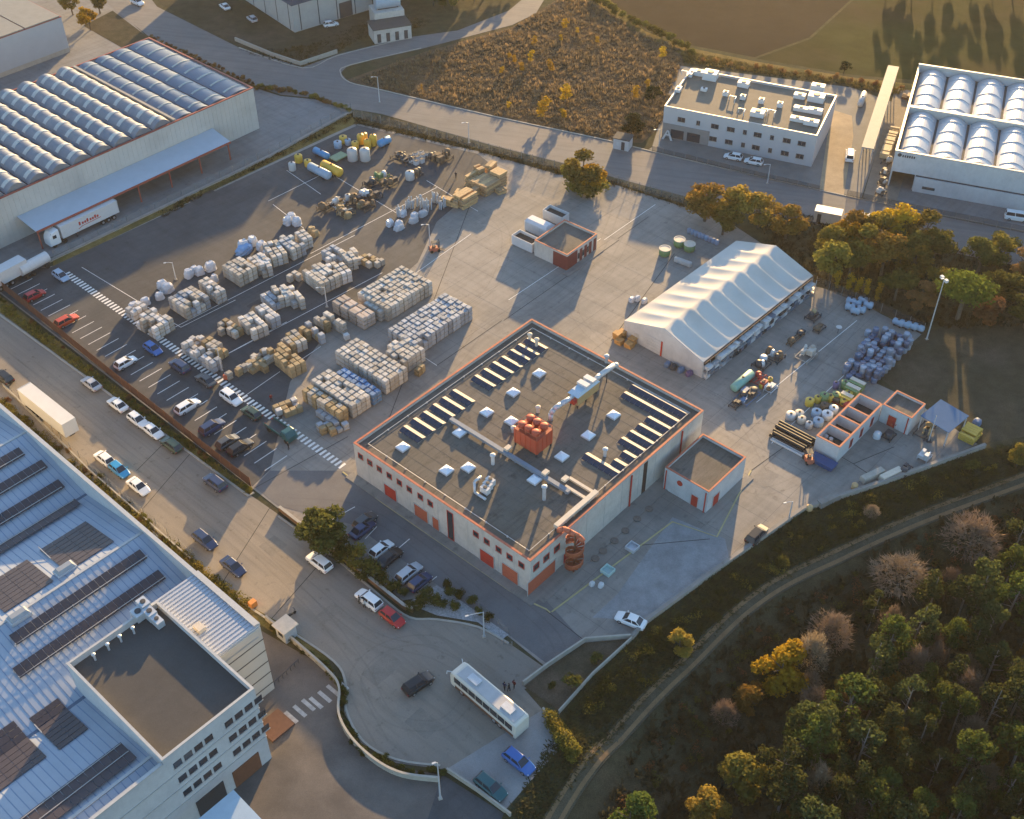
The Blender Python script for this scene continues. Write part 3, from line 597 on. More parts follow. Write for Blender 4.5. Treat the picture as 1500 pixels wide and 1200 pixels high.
for (x, y) in ((1210,640),(1217,644),(1221,632),(1229,634)):
    a, b = f.L(x, y, 1.8); MB().lathe([(.35,0),(.35,.5),(.2,.6)], 10, (a, b, 1.602)).build('bay_drum', M_whiteplast, wk)
# flat roof block adjoining
f2, LU4, LV4 = from_roof((1336,613),(1361,588),(1294,592), 3.7, ANG)
bl = root_at(f2, 'store_building', 'flat roofed store with orange edge behind the open workshop bays', 'building')
LU4 = f2.L(1281,556,3.7)[0]; shell(bl, LU4, LV4, 3.7, M_wallw, M_orange, M_deck, .45, .22)
for v in (.5,): MB().tube((-.12,v,.05),(-.12,v,3.4),.1,n=8).build('downpipe', M_red, bl)
door(bl, f2, 'u', 0, 1305, 621, 1.4, 2.3, M_red)
# ---- blue shelter
f, lu, lv = from_roof((1390,634),(1413,612),(1347,610), 3.2, R(40)); 
sh = root_at(f, 'shelter', 'open shelter with flat blue roof beside the store building', 'shelter')
MB().hexa([(0,0,3.1),(5.4,0,3.6),(5.4,lv,3.6),(0,lv,3.1)], [(0,0,3.2),(5.4,0,3.7),(5.4,lv,3.7),(0,lv,3.2)]).build('roof', mat('blue_sheet', (.10,.17,.27), .85, .08, .6, spec=.05), sh)
for (x, y) in ((.2,.2),(5.2,.2),(5.2,lv-.2),(.2,lv-.2)): MB().box(x-.08,y-.08,0,x+.08,y+.08,3.1).build('post', M_steel, sh)
# ---- gatehouse
f, lu, lv = from_roof((831,374),(888,325),(787,349), 3.6, R(50)); lu = 9.6
gh = root_at(f, 'gatehouse', 'small gatehouse with red tile corner and orange roof edge', 'building')
shell(gh, lu, lv, 3.6, M_wall, M_orange, M_deck, .5, .22)
M_redtile = mat('red_tile', (.16,.035,.03), .6, .15, 1.5)
MB().box(-.06,-.06,.07,3.2,-.003,3.2).build('red_cladding', M_redtile, gh); MB().box(-.06,.0,.07,-.003,3.4,3.2).build('red_cladding', M_redtile, gh)
for k in range(4): MB().box(4.0+k*1.5,-.06,.07,4.8+k*1.5,-.003,2.9).build('red_panel', M_redtile, gh)
for k in range(3): MB().box(3.4+k*1.5,-.05,.9,3.9+k*1.5,-.004,2.2).build('pane', M_glass, gh)
MB().box(-1.5,-1.5,.06,lu+.5,-.002,.16).build('pavement', M_conc, gh)
def container(px, py, lu, lv, h, label, m, open_top=True):
    p = W(px, py); r_ = thing('container', label, 'container', (p.x, p.y, .052), R(50), 'open containers beside the gatehouse'); mb = MB()
    t = .1; mb.box(0,0,.1,lu,t,h); mb.box(0,lv-t,.1,lu,lv,h); mb.box(0,t,.1,t,lv-t,h); mb.box(lu-t,t,.1,lu,lv-t,h); mb.box(t,t,.1,lu-t,lv-t,.2); mb.build('body', m, r_)
    rb = MB()
    for k in range(int(lu/.6)): rb.box(.2+k*.6,-.05,.15,.3+k*.6,-.003,h-.05)
    for k in range(int(lv/.6)): rb.box(-.05,.2+k*.6,.15,-.003,.3+k*.6,h-.05)
    rb.build('rib', m, r_)
    for x in (.2, lu-.5): MB().box(x,.3,0,x+.3,lv-.3,.098).build('skid', M_dark, r_)
    MB().box(t,t,.21,lu-t,lv-t,h*.7).build('load', mat('waste_load', (.07,.055,.045), .9, .4, 2), r_)
    return r_
container(779,372,2.6,5.2,2.2,'white open container heaped with dark waste by the gatehouse',M_whiteplast)
cv = container(800,352,2.6,5.6,2.3,'white tarpaulin covered container between two open containers',M_whiteplast)
MB().hexa([(-.08,-.08,2.15),(2.68,-.08,2.15),(2.68,5.68,2.15),(-.08,5.68,2.15)], [(.5,.3,2.75),(2.1,.3,2.75),(2.1,5.3,2.75),(.5,5.3,2.75)]).build('tarpaulin', mat('white_tarp', (.52,.53,.56), .6, .1, 1.5), cv)
container(823,333,2.4,5.0,2.2,'white open container farthest along the gatehouse wall',M_whiteplast)
# ---- utility hut and small transformer building
p = W(912,216); r_ = thing('utility_hut', 'small white utility hut with grey roof at the scrub field corner', 'hut', (p.x, p.y, 0), R(66))
MB().box(-1.4,-1.8,0,1.4,1.8,2.6).build('wall', M_wallw, r_); MB().box(-1.6,-2.0,2.602,1.6,2.0,2.8).build('roof', M_deckd, r_); MB().box(-1.42,-.9,.1,-1.403,-.1,2.1).build('door', M_dark, r_); MB().box(-1.42,.3,.9,-1.403,1.2,2.0).build('louvre', M_steel, r_)
f = Fr(W(549,65), R(20)); r_ = root_at(f, 'substation', 'small cream substation with dark doors and flat roof by the road fork', 'building')
MB().box(0,0,0,10,6,3.6).build('wall', M_wall, r_); MB().box(-.2,-.2,3.602,10.2,6.2,3.8).build('roof', M_deckd, r_)
for k in range(4): MB().box(.8+k*2.4,-.03,.2,1.8+k*2.4,-.003,2.5).build('door', M_dark, r_)
MB().box(2,6.0,0,10,12,5.4).build('rear_block', M_wall, r_); t_ = MB(); t_.tube((3,9,7),(9.5,9,7),1.7,n=20); t_.build('tank', mat('blue_grey_tank', (.30,.36,.42), .5, .1, 1), r_, False)
MB().box(3.5,8,5.402,9,10,5.6).build('cradle', M_dark, r_)
# ---- membrane storage tent
f, TL, TW = from_roof((1030.7,530.7),(1193,405),(913,471), 3.5, R(47)); TF = f
tent = root_at(f, 'storage_tent', 'long white membrane storage tent with scalloped ridged roof and racks along one side', 'tent')
M_mem = mat('membrane', (.56,.53,.48), .95, .06, .4, fine=.03, col2=(.46,.43,.38), s2=.2, c2=(.45,.75), spec=.05)
nb = 9; K = 10; bay = TL/nb; hr = 6.3; he = 3.5; mb = MB(); nu = nb*K; nv = 24
def prof(q): return he + (hr-he)*(1-abs(2*q-1))
for i in range(nu+1):
    tt = (i % K)/K; sag = math.sin(math.pi*tt)
    for j in range(nv+1):
        q = j/nv; g_ = math.sin(math.pi*min(1, abs(2*q-1)*1.0))
        aq = abs(2*q-1); s_ = .42*sag*(.22*(1-aq)+.85*math.sin(math.pi*aq)**.9)
        mb.v.append((i*bay/K, q*TW, prof(q)-s_))
for i in range(nu):
    for j in range(nv):
        a = i*(nv+1)+j; mb.f.append((a, a+nv+1, a+nv+2, a+1)); mb.m.append(0)
mb.build('membrane', M_mem, tent, True)
for ui, nm in ((0.0,'gable'),(TL,'gable')):
    g_ = MB(); x0, x1 = (ui-.06, ui-.01) if ui == 0 else (ui+.01, ui+.06)
    pts = [(0,.0),(TW,.0),(TW,he),(TW/2,hr),(0,he)]
    g_._add([(x0,a,b) for a, b in pts]+[(x1,a,b) for a, b in pts], [(4,3,2,1,0),(5,6,7,8,9)]+[(i,(i+1)%5,(i+1)%5+5,i+5) for i in range(5)]); g_.build('gable', M_wallw, tent)
for k in range(nb+1):
    fm = MB(); u = k*bay; e = .05; fm.path([(u,.05,0),(u,.05,he-.1),(u,TW/2,hr-.12),(u,TW-.05,he-.1),(u,TW-.05,0)], .1, 6); fm.build('frame', M_steel, tent)
MB().box(0,TW-.08,0,TL,TW-.02,he-.15).build('side_wall', M_wallw, tent)
d_ = MB()
for k in range(5): d_.box(-.14,TW*.52,.1+k*.62,-.07,TW*.70,.1+k*.62+.58)
o = d_.build('roller_door', M_wallw, tent); MB().box(-.17,TW*.5,.06,-.075,TW*.518,3.3).build('door_frame', M_red, o)
MB().box(-.12,TW*.8,.06,-.07,TW*.86,2.1).build('side_door', M_alu, tent)
ev = MB(); ev.box(0,-.35,he-.22,TL,-.02,he-.1); ev.build('eaves_strip', mat('brown_trim', (.10,.06,.045), .7, .1, 1), tent)
# racks full of stock under the open long side
rg = random.Random(3); stock = [mat('stock_white', (.55,.55,.55), .7, .1, 2), mat('stock_grey', (.16,.17,.19), .7, .2, 2), mat('stock_blue', (.14,.17,.22), .7, .2, 2), M_dark]
rk = MB()
for k in range(nb*2+1): rk.box(k*bay/2-.05,-1.0,0,k*bay/2+.05,-.9,2.9); rk.box(k*bay/2-.05,-.2,0,k*bay/2+.05,-.1,2.9)
for z in (.15,1.1,2.05): rk.box(0,-1.0,z,TL,-.1,z+.08)
rk.build('rack', M_steel, tent)
for z in (.232,1.182,2.132):
    u = .2
    while u < TL-1.2:
        w_ = rg.uniform(.7,1.5); hh = rg.uniform(.4,.85)
        if rg.random() < .85: MB().box(u,-1.05+rg.uniform(-.1,.05),z,u+w_-.1,-.15,z+hh).build('stock_box', stock[0] if z > 2 and rg.random() < .75 else rg.choice(stock), tent)
        u += w_
# ---- vaulted warehouse (upper left)
f = Fr(W(370.7,129.3,10), R(48.0)); LW = 92.0; DW = 39.5; HW = 10.0       # u runs towards negative (down left)
wh = root_at(f, 'warehouse', 'long warehouse with rows of silver barrel vaults and red roof edge', 'warehouse')
M_clad = mat('ribbed_cladding', (.47,.455,.42), .75, .06, .5, col2=(.38,.365,.34), s2=.15, c2=(.5,.8))
M_vault = mat('vault_sheet', (.19,.205,.235), .5, .12, .5, metal=.15, col2=(.24,.245,.255), s2=.2)
M_vault2 = mat('vault_sheet_flat', (.12,.155,.205), .45, .08, .5, metal=.3)
M_trans = mat('translucent_strip', (.46,.45,.42), .5, .08, 1)
M_redtrim = mat('red_trim', (.28,.075,.055), .6, .12, 1)
mb = MB(); mb.box(-LW,0,0,0,.3,HW); mb.box(-LW,DW-.3,0,0,DW,HW); mb.box(-.3,.3,0,0,DW-.3,HW); mb.box(-LW,.3,0,-LW+.3,DW-.3,HW); mb.build('wall', M_clad, wh)
tr = MB(); tr.box(-LW,-.08,HW+.002,.08,.35,HW+.22); tr.box(-LW,DW-.35,HW+.002,.08,DW+.08,HW+.22); tr.box(-.35,.35,HW+.002,.08,DW-.35,HW+.22); tr.build('roof_edge', M_redtrim, wh)
MB().box(-LW+.3,.3,HW-.5,-.3,DW-.3,HW-.3).build('roof_deck', M_deckd, wh)
rb = MB()
for k in range(int(LW/1.1)): rb.box(-LW+k*1.1,-.05,.1,-LW+k*1.1+.12,-.003,HW-.1)
kind(rb.build('cladding_rib', M_clad, wh), 'stuff')
def vault(root, u0, u1, v0, v1, z, rise, m, nseg=8, nstrip=9, sw=.7, m2=None):
    mb = MB(); n_ = 12; L_ = v1-v0
    def pt(i, e=0): q = i/n_; return (u0+(u1-u0)*q, z+rise*math.sin(math.pi*q)**.85+e)
    for i in range(n_):
        a, b = pt(i), pt(i+1); mb.quad((a[0],v0,a[1]),(b[0],v0,b[1]),(b[0],v1,b[1]),(a[0],v1,a[1]))
    mb._add([(pt(i)[0],v0,pt(i)[1]) for i in range(n_+1)], [tuple(range(n_+1))]); mb._add([(pt(i)[0],v1,pt(i)[1]) for i in range(n_+1)], [tuple(range(n_,-1,-1))])
    o = mb.build('vault', m, root, True)
    sb = MB()
    for i in range(1, n_-1):
        a, b = pt(i,.16), pt(i+1,.16); c_, d_ = pt(i,-.02), pt(i+1,-.02); sb.quad((a[0],0,a[1]),(b[0],0,b[1]),(b[0],sw,b[1]),(a[0],sw,a[1])); sb.quad((c_[0],-.12,c_[1]),(d_[0],-.12,d_[1]),(b[0],0,b[1]),(a[0],0,a[1])); sb.quad((a[0],sw,a[1]),(b[0],sw,b[1]),(d_[0],sw+.12,d_[1]),(c_[0],sw+.12,c_[1]))
    me = sb.mesh('skylight_strip', m2 or M_trans)
    for k in range(nstrip): inst('skylight_strip', me, o, (0, v0+L_*(k+.5)/nstrip-sw/2, 0))
    return o
# flat end section: four shallow vaults; then the deep ones
uu = [f.L(x, y, 10)[0] for x, y in ((370.7,129.3),(336,144.5),(309,156),(284,166),(258.5,177))]
for k in range(4): vault(wh, uu[k+1]+.12, uu[k]-(.5 if k == 0 else .12), .7, DW-.7, HW-.1, .55, M_vault2, nstrip=8, sw=.35, m2=mat('dull_strip', (.36,.38,.36), .6, .1, 1))
MB().box(uu[4]-.7,.4,HW-.2,uu[4]-.1,DW-.4,HW+.5).build('fire_wall', M_kerb, wh)
us = [f.L(x, y, 10)[0] for x, y in ((258.5,177),(230,189))]; st = us[0]-us[1]; u = us[0]-.9; k = 0
while u > -LW+st:
    vault(wh, u-st+.1, u-.1, .7, DW-.7, HW-.1, 1.5, M_vault, nstrip=9, sw=.9); u -= st; k += 1
# loading canopy
u0 = f.L(334.7,208,4.6)[0]; cz = 4.6; a = f.face(334.7,196,'v',0); 
c0 = f.L(334.7,208,cz); c1 = f.L(28,322,cz)
MB().hexa([(c1[0],c0[1],cz-.25),(c0[0]+.5,c0[1],cz-.25),(c0[0]+1,-.06,cz+.35),(c1[0],-.06,cz+.35)], [(c1[0],c0[1],cz-.1),(c0[0]+.5,c0[1],cz-.1),(c0[0]+1,-.06,cz+.5),(c1[0],-.06,cz+.5)]).build('canopy', mat('canopy_sheet', (.40,.45,.50), .5, .06, .5), wh)
MB().box(c1[0],c0[1]-.12,cz-.5,c0[0]+.5,c0[1]-.003,cz-.05).build('canopy_edge', M_redtrim, wh)
for k in range(7): uu_ = c1[0]+.4+k*(c0[0]-c1[0]-.4)/6; MB().box(uu_-.12,c0[1]+.3,.04,uu_+.12,c0[1]+.55,cz-.26).build('canopy_post', M_redtrim, wh)
for k in range(5): uu_ = c1[0]+3+k*8.5; MB().box(uu_,-.08,.04,uu_+4.5,-.055,3.8).build('dock_door', M_dark, wh)
# ---- grey building in the far corner
f = Fr(W(103,76), R(48)); gb = root_at(f, 'grey_shed', 'plain grey shed with pale ribbed roof behind the vaulted warehouse', 'shed')
mb = MB(); mb.box(-60,0,1.2,0,40,9.2); mb.build('wall', mat('blue_grey_wall', (.36,.38,.40), .8, .05, .5), gb); MB().box(-60.05,-.05,.0,.05,40,1.198).build('plinth', M_kerb, gb)
MB().box(-60.1,-.1,9.202,.1,40,9.35).build('roof_edge', M_redtrim, gb)
for k in range(6): MB().box(-60+k*10+.1,.1,9.36,-60+(k+1)*10-.3,40,9.6+.0).build('roof_panel', mat('pale_roof', (.25,.235,.20), .7, .1, .5), gb)
# ---- blue roofed hall at the top
f = Fr(W(432,48), R(38)); bh = root_at(f, 'blue_hall', 'tall panelled hall with dark blue fascia beyond the road', 'hall')
MB().box(0,0,.0,42,50,7.2).build('wall', mat('hall_wall', (.36,.35,.33), .8, .08, .5), bh); 
MB().box(4,.5,12.502,42,13,21.5).build('tower_block', mat('hall_wall', (.36,.35,.33)), bh)
MB().box(-.15,-.15,7.202,42,50,12.5).build('fascia', mat('navy_fascia', (.045,.065,.11), .5, .1, .5), bh)
for k in range(7): MB().box(2+k*5.6,-.05,.2,2.25+k*5.6,-.003,7.1).build('panel_joint', M_dark, bh)
for k in range(7): MB().box(-.05,2+k*6.6,.2,-.003,2.25+k*6.6,7.1).build('panel_joint', M_dark, bh)
MB().box(14,-.06,.1,18,-.004,4.2).build('gate', M_dark, bh)
# ---- office block
f, OLV, OLU = from_roof((1197,199),(1226,140),(972,157), 7.6); OF = f          # u away from camera, v to the left
of = root_at(f, 'office_block', 'two storey white office block with air handling units on its flat roof', 'office')
shell(of, OLV, OLU, 7.6, mat('office_wall', (.40,.40,.41), .8, .05, .6), M_alu, mat('office_felt', (.18,.155,.12), .9, .14, .4, fine=.08), .5, .25)
def zpx(x, y): return 960+x*280/1500, 90+y*280/1500
for (x, y, w_) in ((203,472,1.7),(335,498,.8),(465,527,1.7),(590,555,1.7),(700,577,.8),(800,598,1.7),(912,620,.8),(1028,643,1.7),(1145,668,1.7)): win(of, f, 'u', 0, *zpx(x, y), w_, 1.05, M_dark, panes=2, zc=5.1)
for (x, y, w_) in ((448,640,1.7),(572,663,1.7),(683,690,.8),(783,708,1.7),(895,730,.8),(1010,757,1.7),(1127,779,1.7)): win(of, f, 'u', 0, *zpx(x, y), w_, 1.05, M_dark, panes=2, zc=2.0)
t, z = f.face(*zpx(230,570), 'u', 0); d = MB(); d.box(-.12,t-5.6,.1,-.003,t+5.2,3.6); d.build('entrance_recess', mat('entrance_grey', (.22,.21,.20), .8, .1, 1), of)
for q in (-3.6, .2): MB().box(-.16,t+q,.3,-.125,t+q+3.0,2.4).build('entrance_glass', M_glass, of)
def roofbox(root, f, x, y, z, su, sv, hh, m=M_whiteplast, fan=True):
    a, b = f.L(x, y, z); o = MB().box(a-su/2,b-sv/2,z+.15,a+su/2,b+sv/2,z+hh).build('air_unit', m, root)
    fe = MB(); fe.box(a-su/2+.1,b-sv/2+.1,z,a+su/2-.1,b-sv/2+.3,z+.149); fe.box(a-su/2+.1,b+sv/2-.3,z,a+su/2-.1,b+sv/2-.1,z+.149); fe.build('unit_foot', M_dark, o)
    if fan: MB().lathe([(min(su,sv)*.3,0),(min(su,sv)*.3,.12),(.1,.13)], 12, (a, b, z+hh+.002)).build('fan', M_dark, o)
    return o
OZ = 7.1
for (x, y, su, sv, hh) in ((550,270,1.2,1.2,1.1),(685,300,1.2,1.2,1.1),(830,330,1.2,1.2,1.2),(975,360,1.2,1.2,1.2),(380,235,1.0,1.4,.8),(430,140,2.6,3.2,1.9),(180,235,2.2,1.2,.9),(340,110,1.6,2.0,1.2),(690,200,1.8,2.6,1.3),(800,430,2.0,3.0,1.3),(1130,290,1.6,2.6,1.1),(1260,310,2.6,3.6,1.6),(1140,390,1.4,3.2,1.0),(1250,410,1.4,3.2,1.2),(1110,470,1.4,3.0,1.0),(1220,500,1.6,3.2,1.2),(1270,240,1.8,3.0,1.8),(285,110,3.0,.8,1.0)): roofbox(of, f, *zpx(x, y), OZ, su, sv, hh)
for (x, y) in ((690,430),(930,440),(620,330),(240,130),(870,430)):
    a, b = f.L(*zpx(x, y), OZ); d = MB(); d.path([(a,b,OZ),(a,b,OZ+1),(a+1.2,b,OZ+1),(a+1.2,b+1.5,OZ+1),(a+1.2,b+1.5,OZ)], .12, 6); d.build('vent_pipe', M_steel, of)
# white A-shaped sculpture sign at the entrance
p = W(977,205); sg = thing('entrance_sign', 'white angular A shaped sign at the office entrance', 'sign', (p.x, p.y, .03), R(156))
for s in (-1, 1): MB().hexa([(s*1.0-.25,-.1,0),(s*1.0+.25,-.1,0),(s*1.0+.25,.1,0),(s*1.0-.25,.1,0)], [(s*.1-.12,-.1,2.3),(s*.1+.12,-.1,2.3),(s*.1+.12,.1,2.3),(s*.1-.12,.1,2.3)]).build('leg', M_whiteplast, sg)
MB().box(-.55,-.09,1.1,.55,.09,1.35).build('crossbar', M_whiteplast, sg)
# ---- white vaulted hall on the right
f = Fr(W(1312,221,8.3), R(-21)); rh = root_at(f, 'white_hall', 'white ribbed hall with two rows of big bright barrel vaults', 'hall')
RL = 50; RD = f.L(1361,100,8.3)[1]
M_wv = mat('white_vault', (.42,.42,.43), .4, .05, .5, metal=.15)
mb = MB(); mb.box(0,0,3.6,RL,.3,8.3); mb.box(0,RD-.3,0,RL,RD,8.3); mb.box(0,.3,0,.3,RD-.3,8.3); mb.box(RL-.3,.3,0,RL,RD-.3,8.3); mb.build('wall', M_wallw, rh)
MB().box(5.2,-.6,.0,RL,-.25,3.4).build('front_panel', M_wallw, rh); MB().box(5.2,-.24,3.0,RL,-.003,3.598).build('strip_window', M_glass, rh); MB().box(5.0,.0,.0,5.3,.6,3.59).build('pier', M_wallw, rh); MB().box(.0,.0,.0,.3,.29,3.59).build('pier', M_wallw, rh)
MB().box(7.0,-.66,1.0,9.6,-.603,1.6).build('vent', M_dark, rh)
MB().box(.3,.3,6.7,RL-.3,RD-.3,7.0).build('roof_deck', M_deckd, rh)
rb = MB()
for k in range(int(RL/.9)): rb.box(k*.9,-.04,3.7,k*.9+.1,-.003,8.2)
kind(rb.build('cladding_rib', M_wallw, rh), 'stuff')
cpb = MB(); cpb.box(-.1,-.1,8.302,RL,.4,8.5); cpb.box(-.1,.4,8.302,.4,RD-.4,8.5); cpb.box(-.1,RD-.4,8.302,RL,RD+.1,9.1); cpb.build('coping', M_alu, rh)
vm = f.L(1337,160,8.3)[1]; MB().box(.45,vm-.5,7.002,RL,vm+.5,9.0).build('spine_wall', M_alu, rh)
wv = 6.5
for k in range(8):
    vault(rh, .7+k*wv, .7+(k+1)*wv-.5, .9, vm-.7, 7.05, 1.45, M_wv, nstrip=4, sw=.4, m2=M_wv); vault(rh, .7+k*wv, .7+(k+1)*wv-.5, vm+.7, RD-.9, 7.05, 1.45, M_wv, nstrip=4, sw=.4, m2=M_wv)
t, z = f.face(1318,227,'v',0); o = MB().tube((t,-.01,z),(t,-.06,z),.42,n=16).build('emblem', M_dark, rh)
for k in range(6): t, z = f.face(1323+k*3.3,228.6+k*.5,'v',0); MB().box(t-.14,-.06,z-.28,t+.14,-.01,z+.25).build('letter', M_dark, rh)
# ---- long narrow roof
a = W(1309,97,4); b = W(1271,217,4); f = Fr(b, math.atan2((a-b).y, (a-b).x)); ln = (a-b).length
lr = root_at(f, 'narrow_canopy', 'long narrow grey canopy reaching towards the fields', 'canopy')
MB().box(0,-1.3,3.8,ln,1.3,4.05).build('roof', mat('grey_canopy', (.26,.25,.235), .7, .08, .5), lr)
for k in range(8):
    for s in (-1.1, 1.1): MB().box(.5+k*(ln-1)/7-.1,s-.1,.0,.5+k*(ln-1)/7+.1,s+.1,3.798).build('post', M_steel, lr)
# ---- solar factory (lower left) and its office
SA = R(47.5); HS = 12.0; HR = 14.6
f = Fr(W(281,832,13.7), SA); SF = f                                             # v to upper left along the edge, u negative into the building
sf = root_at(f, 'solar_factory', 'big factory with pale ribbed roof carrying rows of solar panels', 'factory')
M_roofw = mat('ribbed_roof', (.37,.405,.455), .7, .06, .4, metal=0.0, spec=.15, col2=(.29,.33,.38), s2=.12, c2=(.5,.8))
vR = [f.L(191.7,788,13.2)[1], f.L(20,640,13.2)[1]]                            # ridges

ped = vR[1]-vR[0]; r3 = vR[0]-ped; ridges = [r3, vR[0], vR[1], vR[1]+ped]; UM = -75
zr, zv = 12.9, 9.9
prof_ = []
for k, rv in enumerate(ridges):
    prof_.append((rv-ped/2, zv)); prof_.append((rv, zr))
prof_.append((ridges[-1]+ped/2, zv))
vmin, vmax = prof_[0][0], prof_[-1][0]
def rz(v):
    for (a, za), (b, zb) in zip(prof_, prof_[1:]):
        if a <= v <= b: return za+(zb-za)*(v-a)/(b-a)
    return zv
vclip = f.L(237.3,1114.7,15)[1]+.36
pp = [(vclip, rz(vclip))]+[(a, b) for a, b in prof_ if a > vclip]; gut = [a for a, b in prof_ if b == zv and a > vclip]; ridges = [r for r in ridges if r > vclip]; prof_ = pp
vlow = f.L(381,917,13.0)[1]
vW = f.L(314.7,966.7,13.4)[1]; uL = f.L(237.3,1114.7,15)[0]+.2
k = [i for i, (a, b) in enumerate(prof_) if a > vW][0]; prof_.insert(k, (vW, rz(vW)))
def umax(a): return -.4 if a >= vW-.01 else uL
for (a, za), (b, zb) in zip(prof_, prof_[1:]):
    ue = umax(a); MB().hexa([(UM,a,za-.3),(ue,a,za-.3),(ue,b,zb-.3),(UM,b,zb-.3)], [(UM,a,za),(ue,a,za),(ue,b,zb),(UM,b,zb)]).build('roof_slope', M_roofw, sf)
rb = MB(); u = -1.2
while u > UM:
    for (a, za), (b, zb) in [q for q in zip(prof_, prof_[1:]) if u < umax(q[0][0])]: rb.hexa([(u,a,za-.01),(u+.09,a,za-.01),(u+.09,b,zb-.01),(u,b,zb-.01)], [(u,a,za+.025),(u+.09,a,za+.025),(u+.09,b,zb+.025),(u,b,zb+.025)])
    u -= .95
kind(rb.build('roof_rib', mat('rib_blue', (.20,.26,.36), .5, .1, 1, metal=.2), sf), 'stuff')
for rv in ridges: MB().box(UM,rv-.2,zr-.02,umax(rv),rv+.2,zr+.10).build('ridge_cap', M_alu, sf)
for vv in gut: MB().box(UM,vv-.25,zv-.1,umax(vv),vv+.25,zv+.06).build('valley_gutter', mat('gutter_blue', (.10,.14,.20), .5, .1, 1), sf)
vend = vmax; v_start = vlow
mb = MB(); mb.box(-.4,v_start,0,0,vmax,13.55); mb.build('wall', M_wallw, sf); MB().box(-.5,v_start,13.552,.08,vmax,13.72).build('coping', M_alu, sf)
# panels on the roof
pg = MB(); pg.box(-.5,-.5,0,.5,.5,.05); pvme = pg.mesh('panel', M_pvg); fr_ = MB(); 
NP = [0]
def pv_strip(x0, y0, x1, y1, rowsn=1, pw=1.02, ph=1.75, lift=.35, tilt=0):
    a = f.L(x0, y0, 12.3); b = f.L(x1, y1, 12.3)
    if a[0] > b[0]: a, b = b, a
    n_ = max(1, round((b[0]-a[0])/pw)); v = (a[1]+b[1])/2
    bm_ = MB()
    for r in range(rowsn):
        vv = v - r*ph; bm_.tube((a[0],vv-ph*.35,rz(vv)+lift-.06),(b[0],vv-ph*.35,rz(vv)+lift-.06+.15),.05,n=4); bm_.tube((a[0],vv+ph*.35,rz(vv)+lift+.2),(b[0],vv+ph*.35,rz(vv)+lift+.2),.05,n=4)
    k = 0
    while k <= n_:
        for vq in (v-ph*.35, v+ph*.35): bm_.box(a[0]+k*pw-.05 if k < n_ else b[0]-.1, vq-.05, rz(vq)-.02, a[0]+k*pw+.05 if k < n_ else b[0], vq+.05, rz(v)+lift+.1)
        k += 4
    o = bm_.build('panel_rack', M_alu, sf)
    for r in range(rowsn):
        vv = v - r*ph; s = math.atan2(rz(vv+.5)-rz(vv-.5), 1.0)
        for i in range(n_):
            q = inst('panel', pvme, o, (a[0]+(i+.5)*pw, vv, rz(vv)+lift+.12)); q.scale = (pw-.05, ph-.05, 1); q.rotation_euler = (s+R(6), 0, 0); NP[0] += 1
def q0(x, y): return x/3.75, 600+y/3.75
def q1(x, y): return x/3.75, 880+y/3.75
for (a, b) in ((q0(-420,545),q0(128,245)),(q0(-420,660),q0(240,300)),(q0(-420,800),q0(322,388)),(q0(-420,950),q0(408,470)),(q0(60,1265),q0(815,812)),(q0(60,1415),q0(915,912))): pv_strip(*a, *b)
pv_strip(*q1(60,1260), *q1(700,830), rowsn=2)
def pv_array(cs, nu, nv, lift=.12):
    a = f.L(*cs[0], 12.2); b = f.L(*cs[1], 12.2); d = f.L(*cs[2], 12.2)     # left, top(right-up), bottom
    u0, u1 = a[0], b[0]; v1 = a[1]; v0 = d[1]; o = None
    for i in range(nu):
        for j in range(nv):
            u = u0+(i+.5)*(u1-u0)/nu; v = v0+(j+.5)*(v1-v0)/nv; s = math.atan2(rz(v+.3)-rz(v-.3), .6)
            if o is None: o = MB().box(u0,v0,rz((v0+v1)/2)-.05,u0+.1,v1,rz((v0+v1)/2)+.02).build('panel_rack', M_alu, sf)
            q = inst('panel', pvme, o, (u, v, rz(v)+lift)); q.scale = ((u1-u0)/nu-.06, (v1-v0)/nv-.06, 1); q.rotation_euler = (s, 0, 0); NP[0] += 1
pv_array((q0(205,745),q0(460,585),q0(440,862)), 4, 8)
pv_array((q0(-130,965),q0(135,795),q0(100,1085)), 4, 8)
pv_array((q1(135,600),q1(300,490),q1(320,785)), 2, 8)
pv_array((q1(-210,800),q1(75,640),q1(50,965)), 4, 8)
for (x, y) in (q0(360,885), q0(110,1150)):
    a, b = f.L(x, y, 12.5); z = rz(b); o = MB().box(a-1.4,b-.8,z-.1,a+1.4,b+.8,z+.5).build('smoke_vent', M_steel, sf); MB().frus(a-1.3,b-.7,a+1.3,b+.7,z+.502,z+.95,.3).build('vent_dome', mat('vent_dome', (.28,.30,.32), .35, .1, 1), o)
# white ribbed entrance roof
g_, gu, gv = from_roof((314.7,966.7),(381,917),(224,886.7), 13.4, SA)
gu = g_.L(381,917,13.4)[0]; gv = g_.L(289,838,13.4)[1]
pr = root_at(g_, 'entrance_wing', 'white wing with bright ribbed roof beside the dark office roof', 'building')
MB().box(-3.2,0,0,gu,gv,13.2).build('wall', mat('panel_cream', (.48,.45,.40), .8, .05, .6), pr); MB().box(-3.4,.2,13.202,gu+.15,gv-.05,13.4).build('roof', M_whiteplast, pr)
for k in range(int(gv/.62)): MB().box(-3.3,.35+k*.62,13.402,gu-.25,.35+k*.62+.30,13.52).build('roof_rib', mat('rib_grey', (.40,.42,.46), .5, .05, 1), pr)  # raised ribs in one even blue-grey, darker than the white sheet
MB().box(gu-.2,.2,13.402,gu+.15,gv-.05,13.7).build('coping', M_alu, pr)
for k in range(5): MB().box(gu+.003,-.1,1.5+k*2.3,gu+.06,gv,1.62+k*2.3).build('panel_joint', M_deckd, pr)
for k in range(5): MB().box(.0,-.06,1.5+k*2.3,gu,-.003,1.62+k*2.3).build('panel_joint', M_deckd, pr)
